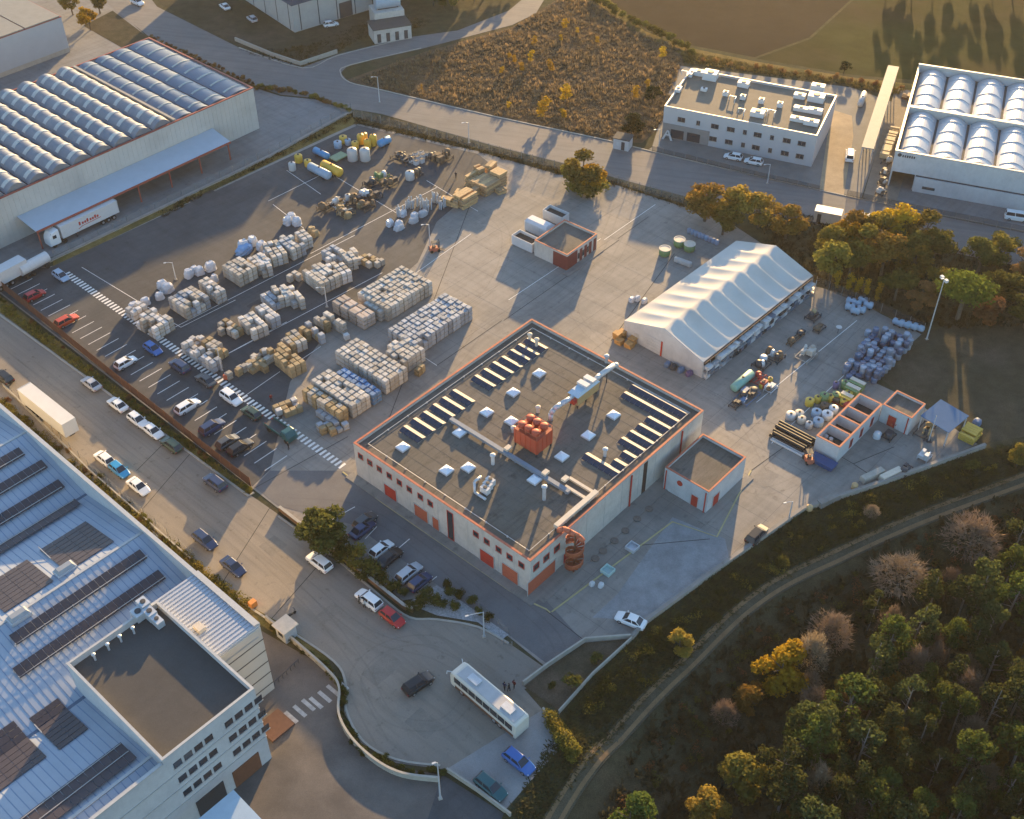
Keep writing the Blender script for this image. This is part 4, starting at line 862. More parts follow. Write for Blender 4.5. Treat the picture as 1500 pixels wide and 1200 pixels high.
a, b = g_.L(293,923,13.4); MB().box(a-.5,b-.7,13.53,a+.5,b+.7,14.2).build('roof_hatch', M_beige, pr)
# dark roofed office tower
f3, ou, ov = from_roof((237.3,1114.7),(374.7,1010.7),(98.7,971), 15.0, SA); ou = f3.L(374.7,1010.7,15)[0]; ov = f3.L(98.7,971,15)[1]
ot = root_at(f3, 'office_tower', 'four storey white office wing with dark felt roof and ribbon windows', 'office')
shell(ot, ou, ov, 15.0, M_wallw, M_alu, M_deckd, .9, .3)
for z, k0 in ((12.6,0),(9.6,1),(6.6,2)):
    for k in range(9):
        if k == 4: continue
        d = MB(); d.box(1.0+k*1.45,-.06,z-.5,1.0+k*1.45+1.1,-.003,z+.5); o = d.build('window', M_glass, ot)
        MB().box(.95+k*1.45,-.14,z-.62,.95+k*1.45+1.2,-.003,z-.505).build('sill', M_alu, o)
for z in (11.1,8.1,5.1): MB().box(-24,-.10,z-.1,ou+.05,-.002,z+.05).build('string_course', M_alu, ot)
for k in range(2): MB().box(2.0+k*5.4,-.12,.1,6.0+k*5.4,-.003,3.4).build('dock_gate', M_dark if k == 0 else M_brownm, ot)
MB().box(-24,0,0,-.002,.35,14.2).build('low_wall', M_wallw, ot); MB().box(-24,-.05,14.202,-.1,.4,14.4).build('coping', M_alu, ot)
c_ = ot
for (x, y, su, sv, hh) in ((213,893,1.2,1.6,1.6),(222,905,1.2,1.6,1.4),(232,915,1.0,1.8,1.2),(205,905,1.4,1.6,1.3)): roofbox(c_, f3, x, y, 14.1, su, sv, hh, M_steel)
for (x, y) in ((197,928),(178,940),(160,952),(140,967)):
    a, b = f3.L(x, y, 14.1); d = MB(); d.lathe([(.14,0),(.14,1.0),(.26,1.02),(.26,1.2),(.1,1.3)], 8, (a, b, 14.1)); d.build('vent_stack', M_steel, ot)
# blue canopy at the loading dock
f4 = Fr(W(385,1200,5), SA); dk = root_at(f4, 'dock_canopy', 'pale blue dock canopy at the foot of the office wing', 'canopy')
MB().hexa([(-6,0,4.4),(0,0,4.4),(0,5.5,5.0),(-6,5.5,5.0)], [(-6,0,4.55),(0,0,4.55),(0,5.5,5.15),(-6,5.5,5.15)]).build('roof', mat('pale_blue_sheet', (.42,.52,.60)), dk)
for x in (-5.8,-.2): MB().box(x-.1,.2,.0,x+.1,.4,4.4).build('post', M_steel, dk)
# kiosk with flat roof on the verge, gate beam
p = W(421,932); kr = thing('gate_kiosk', 'small kiosk with cream flat roof on the factory verge', 'kiosk', (p.x, p.y, .05), R(48)); MB().box(-1,-1,0,1,1,2.4).build('wall', M_steel, kr); MB().box(-1.3,-1.3,2.402,1.3,1.3,2.6).build('roof', M_beige, kr); MB().box(-1.02,-.5,.9,-1.003,.5,2.0).build('pane', M_glass, kr)
P0 = W(403,1005); P1 = W(438,972); d = MB(); d.path([(0,0,.9),((P1-P0).x,(P1-P0).y,.9)], .08, 6); br = thing('sliding_gate', 'dark low sliding gate across the loading court', 'gate', (P0.x, P0.y, .04)); d.build('rail', M_dark, br)
q = P1-P0
for k in range(7): MB().tube((q.x*k/6,q.y*k/6,0),(q.x*k/6,q.y*k/6,.9),.05,n=5).build('bar', M_dark, br)
p = W(408,1062); kr = thing('brick_ramp', 'rust brown ramp box at the office corner', 'ramp', (p.x, p.y, .03), SA); MB().box(-2.2,-1.6,0,1.4,1.8,.35).build('body', mat('rust_brick', (.11,.055,.04), .85, .25, 2), kr)
# ------------------------------------------------------------------ vehicles
M_tyre = mat('tyre_rubber', (.02,.02,.02), .9, .1, 2); M_rim = mat('wheel_rim', (.35,.35,.36), .4, .1, 3, metal=.5)
M_lamp = mat('headlamp', (.75,.75,.72), .2, .02, 3); M_tail = mat('tail_lamp', (.35,.02,.02), .3, .05, 3)
def paint(name, col): return mat('paint_'+name, col, .28, .04, 2, spec=.5)
PAINT = dict(white=paint('white', (.74,.74,.73)), silver=paint('silver', (.42,.43,.45)), black=paint('black', (.015,.016,.018)), grey=paint('grey', (.07,.075,.08)), red=paint('red', (.40,.022,.02)), orange=paint('orange', (.50,.07,.025)), blue=paint('blue', (.035,.12,.36)), sky=paint('sky', (.03,.24,.50)), navy=paint('navy', (.025,.045,.11)), teal=paint('teal', (.02,.09,.10)), green=paint('green', (.03,.06,.045)), dusk=paint('dusk', (.30,.38,.48)))
def loft(mb, st, mi=0):
    """stations (x, z_bottom, z_top, halfwidth, top inset) joined along x with rounded shoulders"""
    n0 = len(mb.v); k = 8
    for (x, zb, zt, hw, ins) in st:
        mb.v += [(x,-hw+.06,zb),(x,-hw,zb+.12),(x,-hw,zt-.12),(x,-hw+ins,zt),(x,hw-ins,zt),(x,hw,zt-.12),(x,hw,zb+.12),(x,hw-.06,zb)]
    for i in range(len(st)-1):
        for j in range(k):
            a = n0+i*k+j; b = n0+i*k+(j+1)%k; mb.f.append((a, a+k, b+k, b)); mb.m.append(mi)
    mb.f.append(tuple(n0+j for j in range(k))); mb.m.append(mi)
    mb.f.append(tuple(n0+(len(st)-1)*k+j for j in range(k-1,-1,-1))); mb.m.append(mi)
KINDS = {   # length, width, belt z, roof z, bonnet z, cabin base x0 x1 (rear, front), roof x0 x1
 'hatch': (4.1,1.76,.92,1.48,.86,-1.95,1.05,-1.55,.25), 'sedan': (4.5,1.80,.90,1.44,.84,-1.65,1.10,-1.0,.35),
 'suv': (4.5,1.86,1.05,1.68,1.00,-2.15,1.10,-1.85,.45), 'estate': (4.6,1.82,.92,1.50,.86,-2.2,1.1,-1.8,.35),
 'van': (4.9,1.92,1.15,1.92,1.05,-2.38,1.75,-2.30,1.0)}
CARM = {}
def car_meshes(kd):
    if kd in CARM: return CARM[kd]
    L, Wd, zb, zr_, zh, c0, c1, r0, r1 = KINDS[kd]; h = Wd/2; x1 = L/2; x0 = -L/2
    b = MB(); loft(b, [(x0,.42,zb-.22,h*.86,.10),(x0+.12,.30,zb-.02,h*.96,.12),(x0+.9,.24,zb,h,.12),(c1-.1,.24,zb,h,.12),(c1+.1,.24,zb-.02,h,.12),(x1-.55,.25,zh-.10,h*.97,.16),(x1-.12,.30,zh-.24,h*.88,.18),(x1,.40,zh-.34,h*.74,.12)])
    # roof skin and pillars
    hw = h*.80; rw = h*.70
    b.hexa([(r0,-rw,zr_-.05),(r1,-rw,zr_-.05),(r1,rw,zr_-.05),(r0,rw,zr_-.05)], [(r0+.08,-rw+.1,zr_),(r1-.08,-rw+.1,zr_),(r1-.08,rw-.1,zr_),(r0+.08,rw-.1,zr_)])
    for s in (-1, 1):
        for (bx_, tx) in ((c0+.03,r0+.03),(c1-.06,r1-.04),((c0+c1)/2-.15,(r0+r1)/2)):
            b.hexa([(bx_-.06,s*(hw+.015)-.03,zb-.03),(bx_+.06,s*(hw+.015)-.03,zb-.03),(bx_+.06,s*(hw+.015)+.03,zb-.03),(bx_-.06,s*(hw+.015)+.03,zb-.03)], [(tx-.05,s*(rw)-.03,zr_-.04),(tx+.05,s*(rw)-.03,zr_-.04),(tx+.05,s*(rw)+.03,zr_-.04),(tx-.05,s*(rw)+.03,zr_-.04)])
        b.box(c1-.35,s*(h+.02),zb-.02,c1-.18,s*(h+.18),zb+.12)
    g_ = MB(); g_.hexa([(c0,-hw,zb-.02),(c1,-hw,zb-.02),(c1,hw,zb-.02),(c0,hw,zb-.02)], [(r0+.02,-rw+.02,zr_-.055),(r1-.02,-rw+.02,zr_-.055),(r1-.02,rw-.02,zr_-.055),(r0+.02,rw-.02,zr_-.055)])
    wh_ = MB(); wh_.tube((0,-.1,0),(0,.1,0),.31,n=14,mi=0); wh_.tube((0,-.115,0),(0,.115,0),.19,n=10,mi=1)
    la = MB(); la.box(-.06,-.16,-.06,.06,.16,.06)
    CARM[kd] = (b, g_.mesh('window', M_glass), wh_.mesh('wheel', [M_tyre, M_rim]), la.mesh('headlight', M_lamp), la.mesh('tail_light', M_tail), {})
    return CARM[kd]
def car(px, py, head, kd, colr, label, group=None, z=.06, cat='car'):
    """head: world angle of the nose"""
    b, gm, wm, lm, tm, cache = car_meshes(kd); L, Wd, zb, zr_, zh = KINDS[kd][:5]
    p = W(px, py, .7)
    r_ = thing('parked_van' if kd == 'van' else 'parked_car', label, 'van' if kd == 'van' else cat, (p.x, p.y, z), head, group)
    if colr not in cache: cache[colr] = b.mesh('body', PAINT[colr])
    inst('body', cache[colr], r_); inst('window', gm, r_)
    for sx in (L*.30, -L*.30):
        for s in (-1, 1): inst('wheel', wm, r_, (sx, s*(Wd/2-.09), .31))
    for s in (-1, 1): inst('headlight', lm, r_, (L/2-.16, s*Wd*.33, zh-.32)); inst('tail_light', tm, r_, (-L/2+.05, s*Wd*.37, zb-.28))
    return r_
HA = ANG; HB = ANG+math.pi/2
def z0(x, y): return x/3.75, 300+y/3.75
def z6(x, y): return x/3.75, 600+y/3.75
def z38(x, y): return 380+x/3.75, 620+y/3.75
for (pt, hd, kd, c, lab) in (
 (z0(335,390),HB+math.pi,'hatch','dusk','pale blue car hitched beside the start of the dashed walkway'),
 (z0(190,495),HA,'hatch','red','dark red hatchback parked in a fence side bay'),
 (z0(365,635),HA,'estate','orange','bright orange red estate car parked by the screen fence'),
 (z0(690,865),HA,'hatch','white','white hatchback alone in the middle fence side bays'),
 (z0(840,790),HB+math.pi,'hatch','blue','bright blue hatchback beside the dashed walkway'),
 (z0(985,885),HB,'suv','navy','dark navy car parked next to the bright blue one'),
 (z0(1130,960),HB,'sedan','grey','dark grey saloon tight against the dashed walkway'),
 (z0(1270,1060),HB+math.pi,'suv','white','white car between two dark cars along the dashed walkway'),
 (z0(1380,1140),HB,'hatch','green','dark green car just beyond the white car by the walkway'),
 (z0(1030,1105),HA,'estate','white','white estate car nose in among the sunlit fence bays'),
 (z6(1165,95),HA,'suv','navy','dark car nearest the white estate in the fence bays'),
 (z6(1250,175),HA,'hatch','grey','dark grey car side by side with a black one by the fence end'),
 (z6(1320,205),HA,'estate','black','black estate car parked last before the fence end'),
 (z0(500,980),HB,'sedan','silver','pale saloon first in the kerb row under the screen fence'),
 (z0(645,1095),HB,'sedan','white','white saloon second in the kerb row under the screen fence'),
 (z6(755,55),HB+math.pi,'hatch','white','white hatchback third in the kerb row under the fence'),
 (z6(838,115),HB+math.pi,'sedan','white','white saloon bumper to bumper with the dark green car'),
 (z6(940,190),HB,'estate','green','dark green estate car at the end of the white kerb row'),
 (z6(570,265),HB,'hatch','white','white hatchback in front of the sky blue car on the verge side'),
 (z6(655,330),HB+math.pi,'hatch','sky','sky blue hatchback between two white cars on the verge'),
 (z6(760,420),HB+math.pi,'sedan','white','white saloon behind the sky blue car on the verge'),
 (z6(1180,400),HB,'suv','navy','dark car alone at the fence kerb with sun on its roof'),
 (z6(1125,715),HB+math.pi,'estate','navy','navy estate car on the dry grass verge opposite the junction'),
 (z6(1280,860),HB+math.pi,'sedan','navy','dark blue saloon with pale bonnet on the verge by the ribbed roof'),
 (z0(20,945),HB,'suv','black','black car parked beyond the white box trailer'),
 (z38(328,762),HB,'suv','white','white off roader with open door at the street garden wall'),
 (z38(600,968),HB,'suv','white','white off roader with people standing at its doors'),
 (z38(730,1065),HB+math.pi,'hatch','red','dark red hatchback parked at the curved kerb'),
 (z38(565,580),HA,'sedan','navy','dark car half hidden under the big green tree'),
 (z38(670,690),HA,'hatch','white','white hatchback behind the shrubs in the front car park'),
 (z38(715,735),HA,'sedan','black','black saloon beside the white hatchback in the front car park'),
 (z38(820,820),HA,'estate','silver','silver estate car in the front car park next to a navy one'),
 (z38(880,870),HA,'hatch','navy','navy hatchback at the gravel end of the front car park'),
 ((612.7,1001),R(40),'suv','black','black people carrier standing in the turning circle'),
 ((760,1114.7),HB+math.pi,'estate','blue','bright blue estate car on the concrete pad beyond the coach'),
 ((718.7,1152),HB+math.pi,'estate','teal','dark teal estate car against the pad wall'),
 ((924,908),R(152),'sedan','white','white saloon on the pale concrete lot by the bank'),
 ((1109,783),HA,'suv','black','dark off roader by the low wall above the bank'),
 ((1074,229),R(158),'hatch','white','white hatchback under the office windows nearer the entrance'),
 ((1104,236),R(158),'hatch','white','white hatchback under the office windows farther from the entrance'),
 ((484.7,35),R(20),'hatch','white','white hatchback parked below the navy fascia hall'),
 ((369,27),R(125),'hatch','silver','silver car on the corner of the panelled hall'),
 ((329,9),R(125),'sedan','white','white saloon at the side of the panelled hall'),
 ((201,3),R(-40),'suv','white','white car driving on the road behind the vaulted warehouse'),
 ((535,762),HA,'hatch','grey','grey car in shade between tree and shrubs'),
): car(*pt, hd, kd, c, lab)
# ---- coach
def coach(px, py, head, label):
    p = W(px, py, 1.8); r_ = thing('coach', label, 'coach', (p.x, p.y, .06), head); L, h = 12.2, 1.28
    b = MB(); loft(b, [(-L/2,.5,3.0,h*.95,.2),(-L/2+.2,.35,3.25,h,.25),(L/2-.9,.35,3.25,h,.25),(L/2-.25,.35,3.05,h*.97,.3),(L/2,.4,2.2,h*.9,.25)]); b.build('body', mat('coach_cream', (.60,.56,.48), .4, .05, 1), r_)
    MB().box(-L/2+.5,-h*.78,3.252,L/2-1.2,h*.78,3.33).build('roof_panel', mat('coach_roof', (.40,.40,.40), .5, .1, 1), r_)
    for x in (-3.6, 2.6): MB().box(x-.9,-.55,3.332,x+.9,.55,3.55).build('roof_vent', M_steel, r_)
    for s in (-1, 1):
        for k in range(8): MB().box(-L/2+.6+k*1.35,s*(h+.004),1.65,-L/2+1.85+k*1.35,s*(h+.03),2.75).build('window', M_glass, r_)
        MB().box(-L/2+.4,s*(h+.003),.5,L/2-1.0,s*(h+.02),1.0).build('skirt_stripe', M_brownm, r_)
        MB().path([(L/2-.3,s*.9,2.9),(L/2+.35,s*1.35,2.9),(L/2+.35,s*1.45,2.4)], .06, 5).build('mirror', M_whiteplast, r_)
        for x in (-3.2,-2.2,3.9): 
            w_ = MB(); w_.tube((x,s*(h-.28),.5),(x,s*(h+.01),.5),.5,n=16); w_.tube((x,s*(h+.0),.5),(x,s*(h+.03),.5),.28,n=10,mi=1); w_.build('wheel', [M_tyre, M_rim], r_)
    MB().hexa([(L/2-.02,-h*.85,1.3),(L/2+.06,-h*.85,1.3),(L/2+.06,h*.85,1.3),(L/2-.02,h*.85,1.3)], [(L/2-.3,-h*.85,2.8),(L/2-.18,-h*.85,2.8),(L/2-.18,h*.85,2.8),(L/2-.3,h*.85,2.8)]).build('windscreen', M_glass, r_)
coach(716, 1024, HB-R(3), 'long cream coach with dark windows parked at the turning circle')
# ---- lorries and trailers
def box_trailer(name, px, py, head, L, h, label, m, cab=None, zref=2, group=None, wd=1.25, text=False):
    p = W(px, py, zref); r_ = thing(name, label, 'lorry' if cab else 'trailer', (p.x, p.y, .06), head, group)
    b = MB(); b.box(-L/2,-wd,1.15,L/2,wd,1.15+h); b.build('box_body', m, r_)
    e = MB(); 
    for s in (-1, 1): e.box(-L/2-.02,s*wd-.06 if s > 0 else -wd-.02,1.1,-L/2+.12,s*wd+.02 if s > 0 else -wd+.06,1.17+h)
    e.box(-L/2-.02,-wd,1.17+h-.1,-L/2+.12,wd,1.17+h+.02); e.build('rear_frame', M_alu, r_)
    for s in (-1, 1): MB().box(-L/2-.05,.03 if s > 0 else -wd+.08,1.2,-L/2-.003,wd-.08 if s > 0 else -.03,1.05+h).build('rear_door', m, r_)
    MB().box(-L/2+.2,-.5,.75,L/2-.2,.5,1.148).build('chassis', M_dark, r_)
    for x in (-L/2+1.4,-L/2+2.7,-L/2+4.0):
        for s in (-1, 1): w_ = MB(); w_.tube((x,s*(wd-.35),.5),(x,s*(wd-.02),.5),.5,n=14); w_.tube((x,s*(wd-.03),.5),(x,s*wd,.5),.26,n=10,mi=1); w_.build('wheel', [M_tyre, M_rim], r_)
    for s in (-1, 1): MB().box(L/2-3.2,s*.9-.06,.0,L/2-3.05,s*.9+.06,.75).build('landing_leg', M_dark, r_)
    if cab:
        c = MB(); x = L/2+.5; loft(c, [(x,.55,3.55,1.2,.15),(x+.3,.5,3.6,1.22,.2),(x+1.5,.5,3.3,1.22,.3),(x+2.1,.5,2.4,1.2,.3),(x+2.3,.5,1.7,1.15,.15)]); c.build('cab', cab, r_)
        MB().hexa([(x+1.6,-1.0,2.45),(x+2.12,-1.0,2.3),(x+2.12,1.0,2.3),(x+1.6,1.0,2.45)], [(x+1.45,-1.0,3.15),(x+1.6,-1.0,3.15),(x+1.6,1.0,3.15),(x+1.45,1.0,3.15)]).build('windscreen', M_glass, r_)
        for s in (-1, 1): MB().box(x+.7,s*1.225,2.0,x+1.5,s*1.25,2.7).build('side_window', M_glass, r_)
        MB().box(L/2,-.5,.6,x+1.0,.5,.9).build('tractor_frame', M_dark, r_)
        for xx in (x+.2-1.0,x+1.5):
            for s in (-1, 1): w_ = MB(); w_.tube((xx,s*.9,.5),(xx,s*1.2,.5),.5,n=14); w_.build('wheel', M_tyre, r_)
    if text:
        for k in range(9): MB().box(-2.2+k*.55,-wd-.02,2.55+(.12 if k % 3 else 0),-1.82+k*.55,-wd-.003,3.2).build('letter', M_red, r_)
        MB().path([(-3.0,-wd-.01,1.9),(-1.5,-wd-.01,2.2),(3.0,-wd-.01,2.4)], .06, 5).build('swash', M_red, r_)
    return r_
box_trailer('articulated_lorry', 128, 322, ANG+math.pi, 13.2, 2.75, 'white articulated lorry with red lettering backed under the canopy', M_whiteplast, PAINT['white'], text=False)
lor = [o for o in bpy.data.objects if o.name.startswith('articulated_lorry')][0]
for k, ch_ in enumerate((-2.4,-1.7,-1.15,-.6,.1,.65,1.2,1.75)):
    x = -ch_*1.0; MB().box(x-.2,1.253,2.35,x+.2,1.275,2.35+(.75 if k % 3 == 0 else .5)).build('letter', M_red, lor)
MB().path([(2.9,1.26,1.7),(2.0,1.26,2.0),(-2.4,1.26,2.1)], .06, 5).build('swash', M_red, lor)
box_trailer('box_trailer', 70, 600, HB+math.pi, 13.4, 2.8, 'long white box trailer with cream sides parked along the street', mat('trailer_white', (.60,.59,.57), .5, .05, .5), None, zref=2.6)
box_trailer('box_trailer', 10, 402, ANG+R(4), 8.0, 2.6, 'white box trailer beside the rounded tanker near the walkway start', M_whiteplast, None)
# rounded tanker trailer
p = W(50,389,1.5); tk = thing('tanker_trailer', 'short rounded pale tanker trailer near the walkway start', 'trailer', (p.x, p.y, .05), ANG+R(4))
MB().tube((-3.1,0,1.9),(3.1,0,1.9),1.1,n=18).build('tank', M_whiteplast, tk, False); MB().box(-3,-.5,.6,3,.5,.95).build('chassis', M_dark, tk)
for x in (-2.2,-1.0,2.2):
    for s in (-1, 1): MB().tube((x,s*.7,.45),(x,s*1.0,.45),.45,n=12).build('wheel', M_tyre, tk)
# flatbed truck on the walkway
p = W(412,632,.8); tk = thing('flatbed_truck', 'dark teal flatbed truck with red tail lamps on the dashed walkway', 'truck', (p.x, p.y, .06), HB+math.pi)
MB().box(-3.2,-1.05,.85,1.2,1.05,1.05).build('bed', M_dark, tk); c = MB(); loft(c, [(1.3,.5,2.2,1.0,.12),(2.3,.5,2.2,1.0,.25),(3.0,.5,1.4,.98,.15)]); c.build('cab', PAINT['teal'], tk)
for s in (-1, 1): MB().box(-3.2,s*1.05-.03,1.052,1.2,s*1.05+.03,1.5).build('side_board', PAINT['teal'], tk); MB().box(-3.26,s*.8-.2,.9,-3.21,s*.8+.2,1.15).build('tail_light', M_tail, tk)
MB().hexa([(2.35,-.85,1.5),(2.95,-.85,1.45),(2.95,.85,1.45),(2.35,.85,1.5)], [(2.2,-.85,2.05),(2.42,-.85,2.05),(2.42,.85,2.05),(2.2,.85,2.05)]).build('windscreen', M_glass, tk)
for x in (-2.2,2.2):
    for s in (-1, 1): MB().tube((x,s*.75,.42),(x,s*1.02,.42),.42,n=12).build('wheel', M_tyre, tk)
# forklifts
def forklift(px, py, head, label):
    p = W(px, py); r_ = thing('forklift', label, 'forklift', (p.x, p.y, .06), head, None)
    MB().hexa([(-1.2,-.6,.25),(.7,-.6,.25),(.7,.6,.25),(-1.2,.6,.25)], [(-1.1,-.55,1.1),(.5,-.55,.9),(.5,.55,.9),(-1.1,.55,1.1)]).build('body', M_orange, r_)
    for x in (-.9,.55):
        for s in (-1, 1): MB().tube((x,s*.4,.32),(x,s*.66,.32),.32,n=12).build('wheel', M_tyre, r_)
    g_ = MB()
    for x in (-.8,.45):
        for s in (-1, 1): g_.tube((x,s*.5,1.0),(x*.8,s*.45,2.1),.05,n=5)
    g_.box(-.7,-.5,2.1,.45,.5,2.16); g_.build('guard', M_dark, r_)
    m_ = MB(); 
    for s in (-1, 1): m_.box(.72,s*.35-.05,.1,.82,s*.35+.05,2.4); m_.box(.82,s*.3-.06,.06,1.8,s*.3+.06,.12)
    m_.box(.72,-.3,1.9,.8,.3,2.0); m_.build('mast', M_dark, r_); MB().box(-.5,-.3,1.05,.0,.3,1.25).build('seat', M_dark, r_)
forklift(1183,675,R(100),'orange forklift beside the black pipe bundles'); forklift(638,368,R(20),'orange forklift out in the open yard near the lamp mast')
# ------------------------------------------------------------------ people
M_skin = mat('skin', (.45,.28,.20), .6, .05, 3); M_hair = mat('hair', (.03,.02,.015), .8, .1, 3)
def person(px, py, face, top, legs, label, group=None, stride=.18, z=.06):
    p = W(px, py); o_name = 'person'
    me = bpy.data.meshes.new('person'); bm = bmesh.new(); lay = bm.verts.layers.skin.verify()
    def v(x, y, zz, r): q = bm.verts.new((x, y, zz)); q[lay].radius = (r, r); return q
    pel = v(0,0,.95,.14); ch_ = v(0,0,1.28,.16); nk = v(0,0,1.48,.065); hd = v(.02,0,1.60,.10); tp = v(.02,0,1.72,.085)
    E_ = [(pel,ch_),(ch_,nk),(nk,hd),(hd,tp)]
    for s in (-1, 1):
        hp = v(0,s*.10,.86,.10); kn = v(stride*s*.5,s*.11,.48,.07); an2 = v(stride*s*.6-.02,s*.11,.08,.05); to = v(stride*s*.6+.16,s*.12,.04,.04); E_ += [(pel,hp),(hp,kn),(kn,an2),(an2,to)]
        sh_ = v(0,s*.19,1.40,.07); el = v(-.04*s,s*.25,1.12,.05); wr = v(.10,s*.24,.88,.037); ha = v(.14,s*.24,.80,.035); E_ += [(ch_,sh_),(sh_,el),(el,wr),(wr,ha)]
    for a, b in E_: bm.edges.new((a, b))
    pel[lay].use_root = True
    bm.to_mesh(me); bm.free()
    o = bpy.data.objects.new('person', me); COL.objects.link(o); o.location = (p.x, p.y, z); o.rotation_euler = (0,0,face); tag(o, label, 'person', group)
    o.modifiers.new('skin', 'SKIN'); sb_ = o.modifiers.new('sub', 'SUBSURF'); sb_.levels = 1; sb_.render_levels = 1
    dg = bpy.context.evaluated_depsgraph_get(); em = bpy.data.meshes.new_from_object(o.evaluated_get(dg)); o.modifiers.clear(); o.data = em
    em.materials.clear()
    for m in (top, legs, M_skin): em.materials.append(m)
    for pl in em.polygons:
        c = pl.center; pl.use_smooth = True
        pl.material_index = 2 if (c.z > 1.50 or (c.z < .92 and abs(c.y) > .2 and c.x > .02)) else (1 if c.z < .95 else 0)
    MB().lathe([(.085,0),(.108,.06),(.085,.12),(.02,.135)], 10, (.0,0,1.63)).build('hair', M_hair, o, True)
    return o
cl = lambda n_, c: mat('cloth_'+n_, c, .9, .1, 4)
for (x, y, fc, t_, l_, lab) in ((739,1011,1.0,'navy','dark','person in navy top waiting at the coach side'),(745.5,1013,2.6,'black','dark','person in black between two others by the coach'),(753,1008,4.0,'wine','dark','person in wine red top standing by the coach door'),
    (527,884,.3,'black','dark','person in dark clothes at the open door of the white off roader'),(534,891,2.0,'pale','dark','person in pale top beside the off roader wheel'),(668,262,1.2,'dark','dark','person walking alone among the timber stacks'),(398,589,2.,'wine','dark','person in red walking past the brown pallets'),(423,659,.5,'black','dark','person crossing the drive near the flatbed truck')):
    person(x, y, fc, cl(t_, dict(navy=(.03,.04,.10), black=(.02,.02,.02), wine=(.18,.03,.03), pale=(.5,.48,.45), dark=(.035,.035,.04))[t_]), cl('dark', (.035,.035,.04)), lab)
# ------------------------------------------------------------------ lamps and masts
def lamp(px, py, ty, label, arm=1.2, name='street_lamp', head=None, group=None, z=.05):
    p = W(px, py); lo, hi = 0, 40
    for _ in range(40):
        m_ = (lo+hi)/2; q = p+Vector((0,0,m_)) - Vector((0,0,CAM_H)); yy = 600-FPX*q.dot(_u)/q.dot(_f)
        if yy > ty: lo = m_
        else: hi = m_
    h = max(lo, 4); r_ = thing(name, label, 'lamp', (p.x, p.y, z), R(200) if head is None else head, group)
    MB().tube((0,0,0),(0,0,h),.13,.07,n=8).build('pole', M_steel, r_); MB().box(-.25,-.25,0,.25,.25,.12).build('base', M_kerb, r_)
    MB().path([(0,0,h-.1),(arm*.5,0,h+.15),(arm,0,h+.2)], .05, 6).build('arm', M_steel, r_); MB().box(arm-.1,-.11,h+.13,arm+.38,.11,h+.25).build('lamp_head', M_steel, r_)
    return r_
lamp(709,933,897,'street lamp with curved arm on the planted island',2.2); lamp(556,150,113,'street lamp on the scrub field kerb'); lamp(325,543,511,'lamp post beside the grey white pallet files'); lamp(630,361,329,'lamp post out in the open yard by the forklift')
lamp(479,450,421,'lamp post between the slab pallets and the loose files'); lamp(258,410,386,'lamp post behind the wrapped pallets at the warehouse side'); lamp(645,1170,1118,'lamp post at the end of the curved wall',.3); lamp(1124,269,241,'lamp post on the office kerb'); lamp(687,250-40,180,'street lamp on the road bend beside the timber fence')
lamp(1155,770-8,735,'slim lamp post at the low wall above the bank'); lamp(965,215,190,'lamp post by the office entrance')
fl = lamp(1357.3,497.3,409.3,'tall grey floodlight mast beside the umbrella pine',.3,'floodlight_mast')
for s in (-1, 1): MB().box(-.2,s*.6-.3,13.0,.3,s*.6+.3,13.5).build('floodlight', M_whiteplast, fl)
# ------------------------------------------------------------------ fences
M_post = mat('dull_post', (.17,.17,.165), .7, .1, 2)
def fence(pts, h, label, panel_m, post_m=M_post, step=2.6, lean=True):
    P = PX(pts); c = P[0]; r_ = thing('fence', label, 'fence', (c.x, c.y, .03))
    pb = MB(); pb.box(-.04,-.04,0,.04,.04,h+.1); pme = pb.mesh('post', post_m); pq = MB(); pq.box(0,-.012,.06,1,.012,h); qme = pq.mesh('mesh_panel', panel_m)
    for a, b in zip(P, P[1:]):
        d = b-a; n_ = max(1, round(d.length/step)); an_2 = math.atan2(d.y, d.x); st_ = d.length/n_
        for i in range(n_):
            q = a-c+d*i/n_; inst('post', pme, r_, q, an_2); m_ = inst('mesh_panel', qme, r_, q+d.normalized()*.05, an_2); m_.scale = (st_-.1, 1, 1)
    inst('post', pme, r_, P[-1]-c); return r_
fence([(-20,404),(4,424),(180,566),(368,714)], 2.1, 'long rusty brown screen fence between the car bays and the street', meshmat('brown_screen', (.10,.045,.032), .88), M_brownm)
fence([(518,172),(640,202),(812,247),(905,270),(1000,299)], 2.0, 'thin wire mesh fence along the road side of the storage yard', meshmat('wire_mesh', (.35,.35,.34), .10))
fence([(80,378),(395,226),(514,160)], 1.5, 'wire mesh fence on top of the warehouse retaining wall', meshmat('wire_mesh', (.35,.35,.34), .10), step=3.5)
fence([(1195,418),(1290,458),(1352,487)], 2.0, 'dark mesh fence between storage tent and the trees', meshmat('dark_mesh', (.06,.06,.06), .25))
fence([(1240,288),(1320,306),(1500,342)], 1.6, 'low mesh fence in front of the white ribbed hall', meshmat('dark_mesh', (.06,.06,.06), .25))
fence([(955,222),(1120,262),(1200,280)], 1.3, 'low dark fence along the office kerb', meshmat('dark_mesh', (.06,.06,.06), .25))
fence([(702,890),(745,928),(750,948),(738,944)], 1.1, 'small rail fence round the planted island tip', meshmat('wire_mesh', (.35,.35,.34), .10), step=2.0)
fence([(5,562),(130,684),(282,815)], 1.4, 'wire mesh fence on the verge along the solar factory', meshmat('wire_mesh', (.35,.35,.34), .10), step=3)
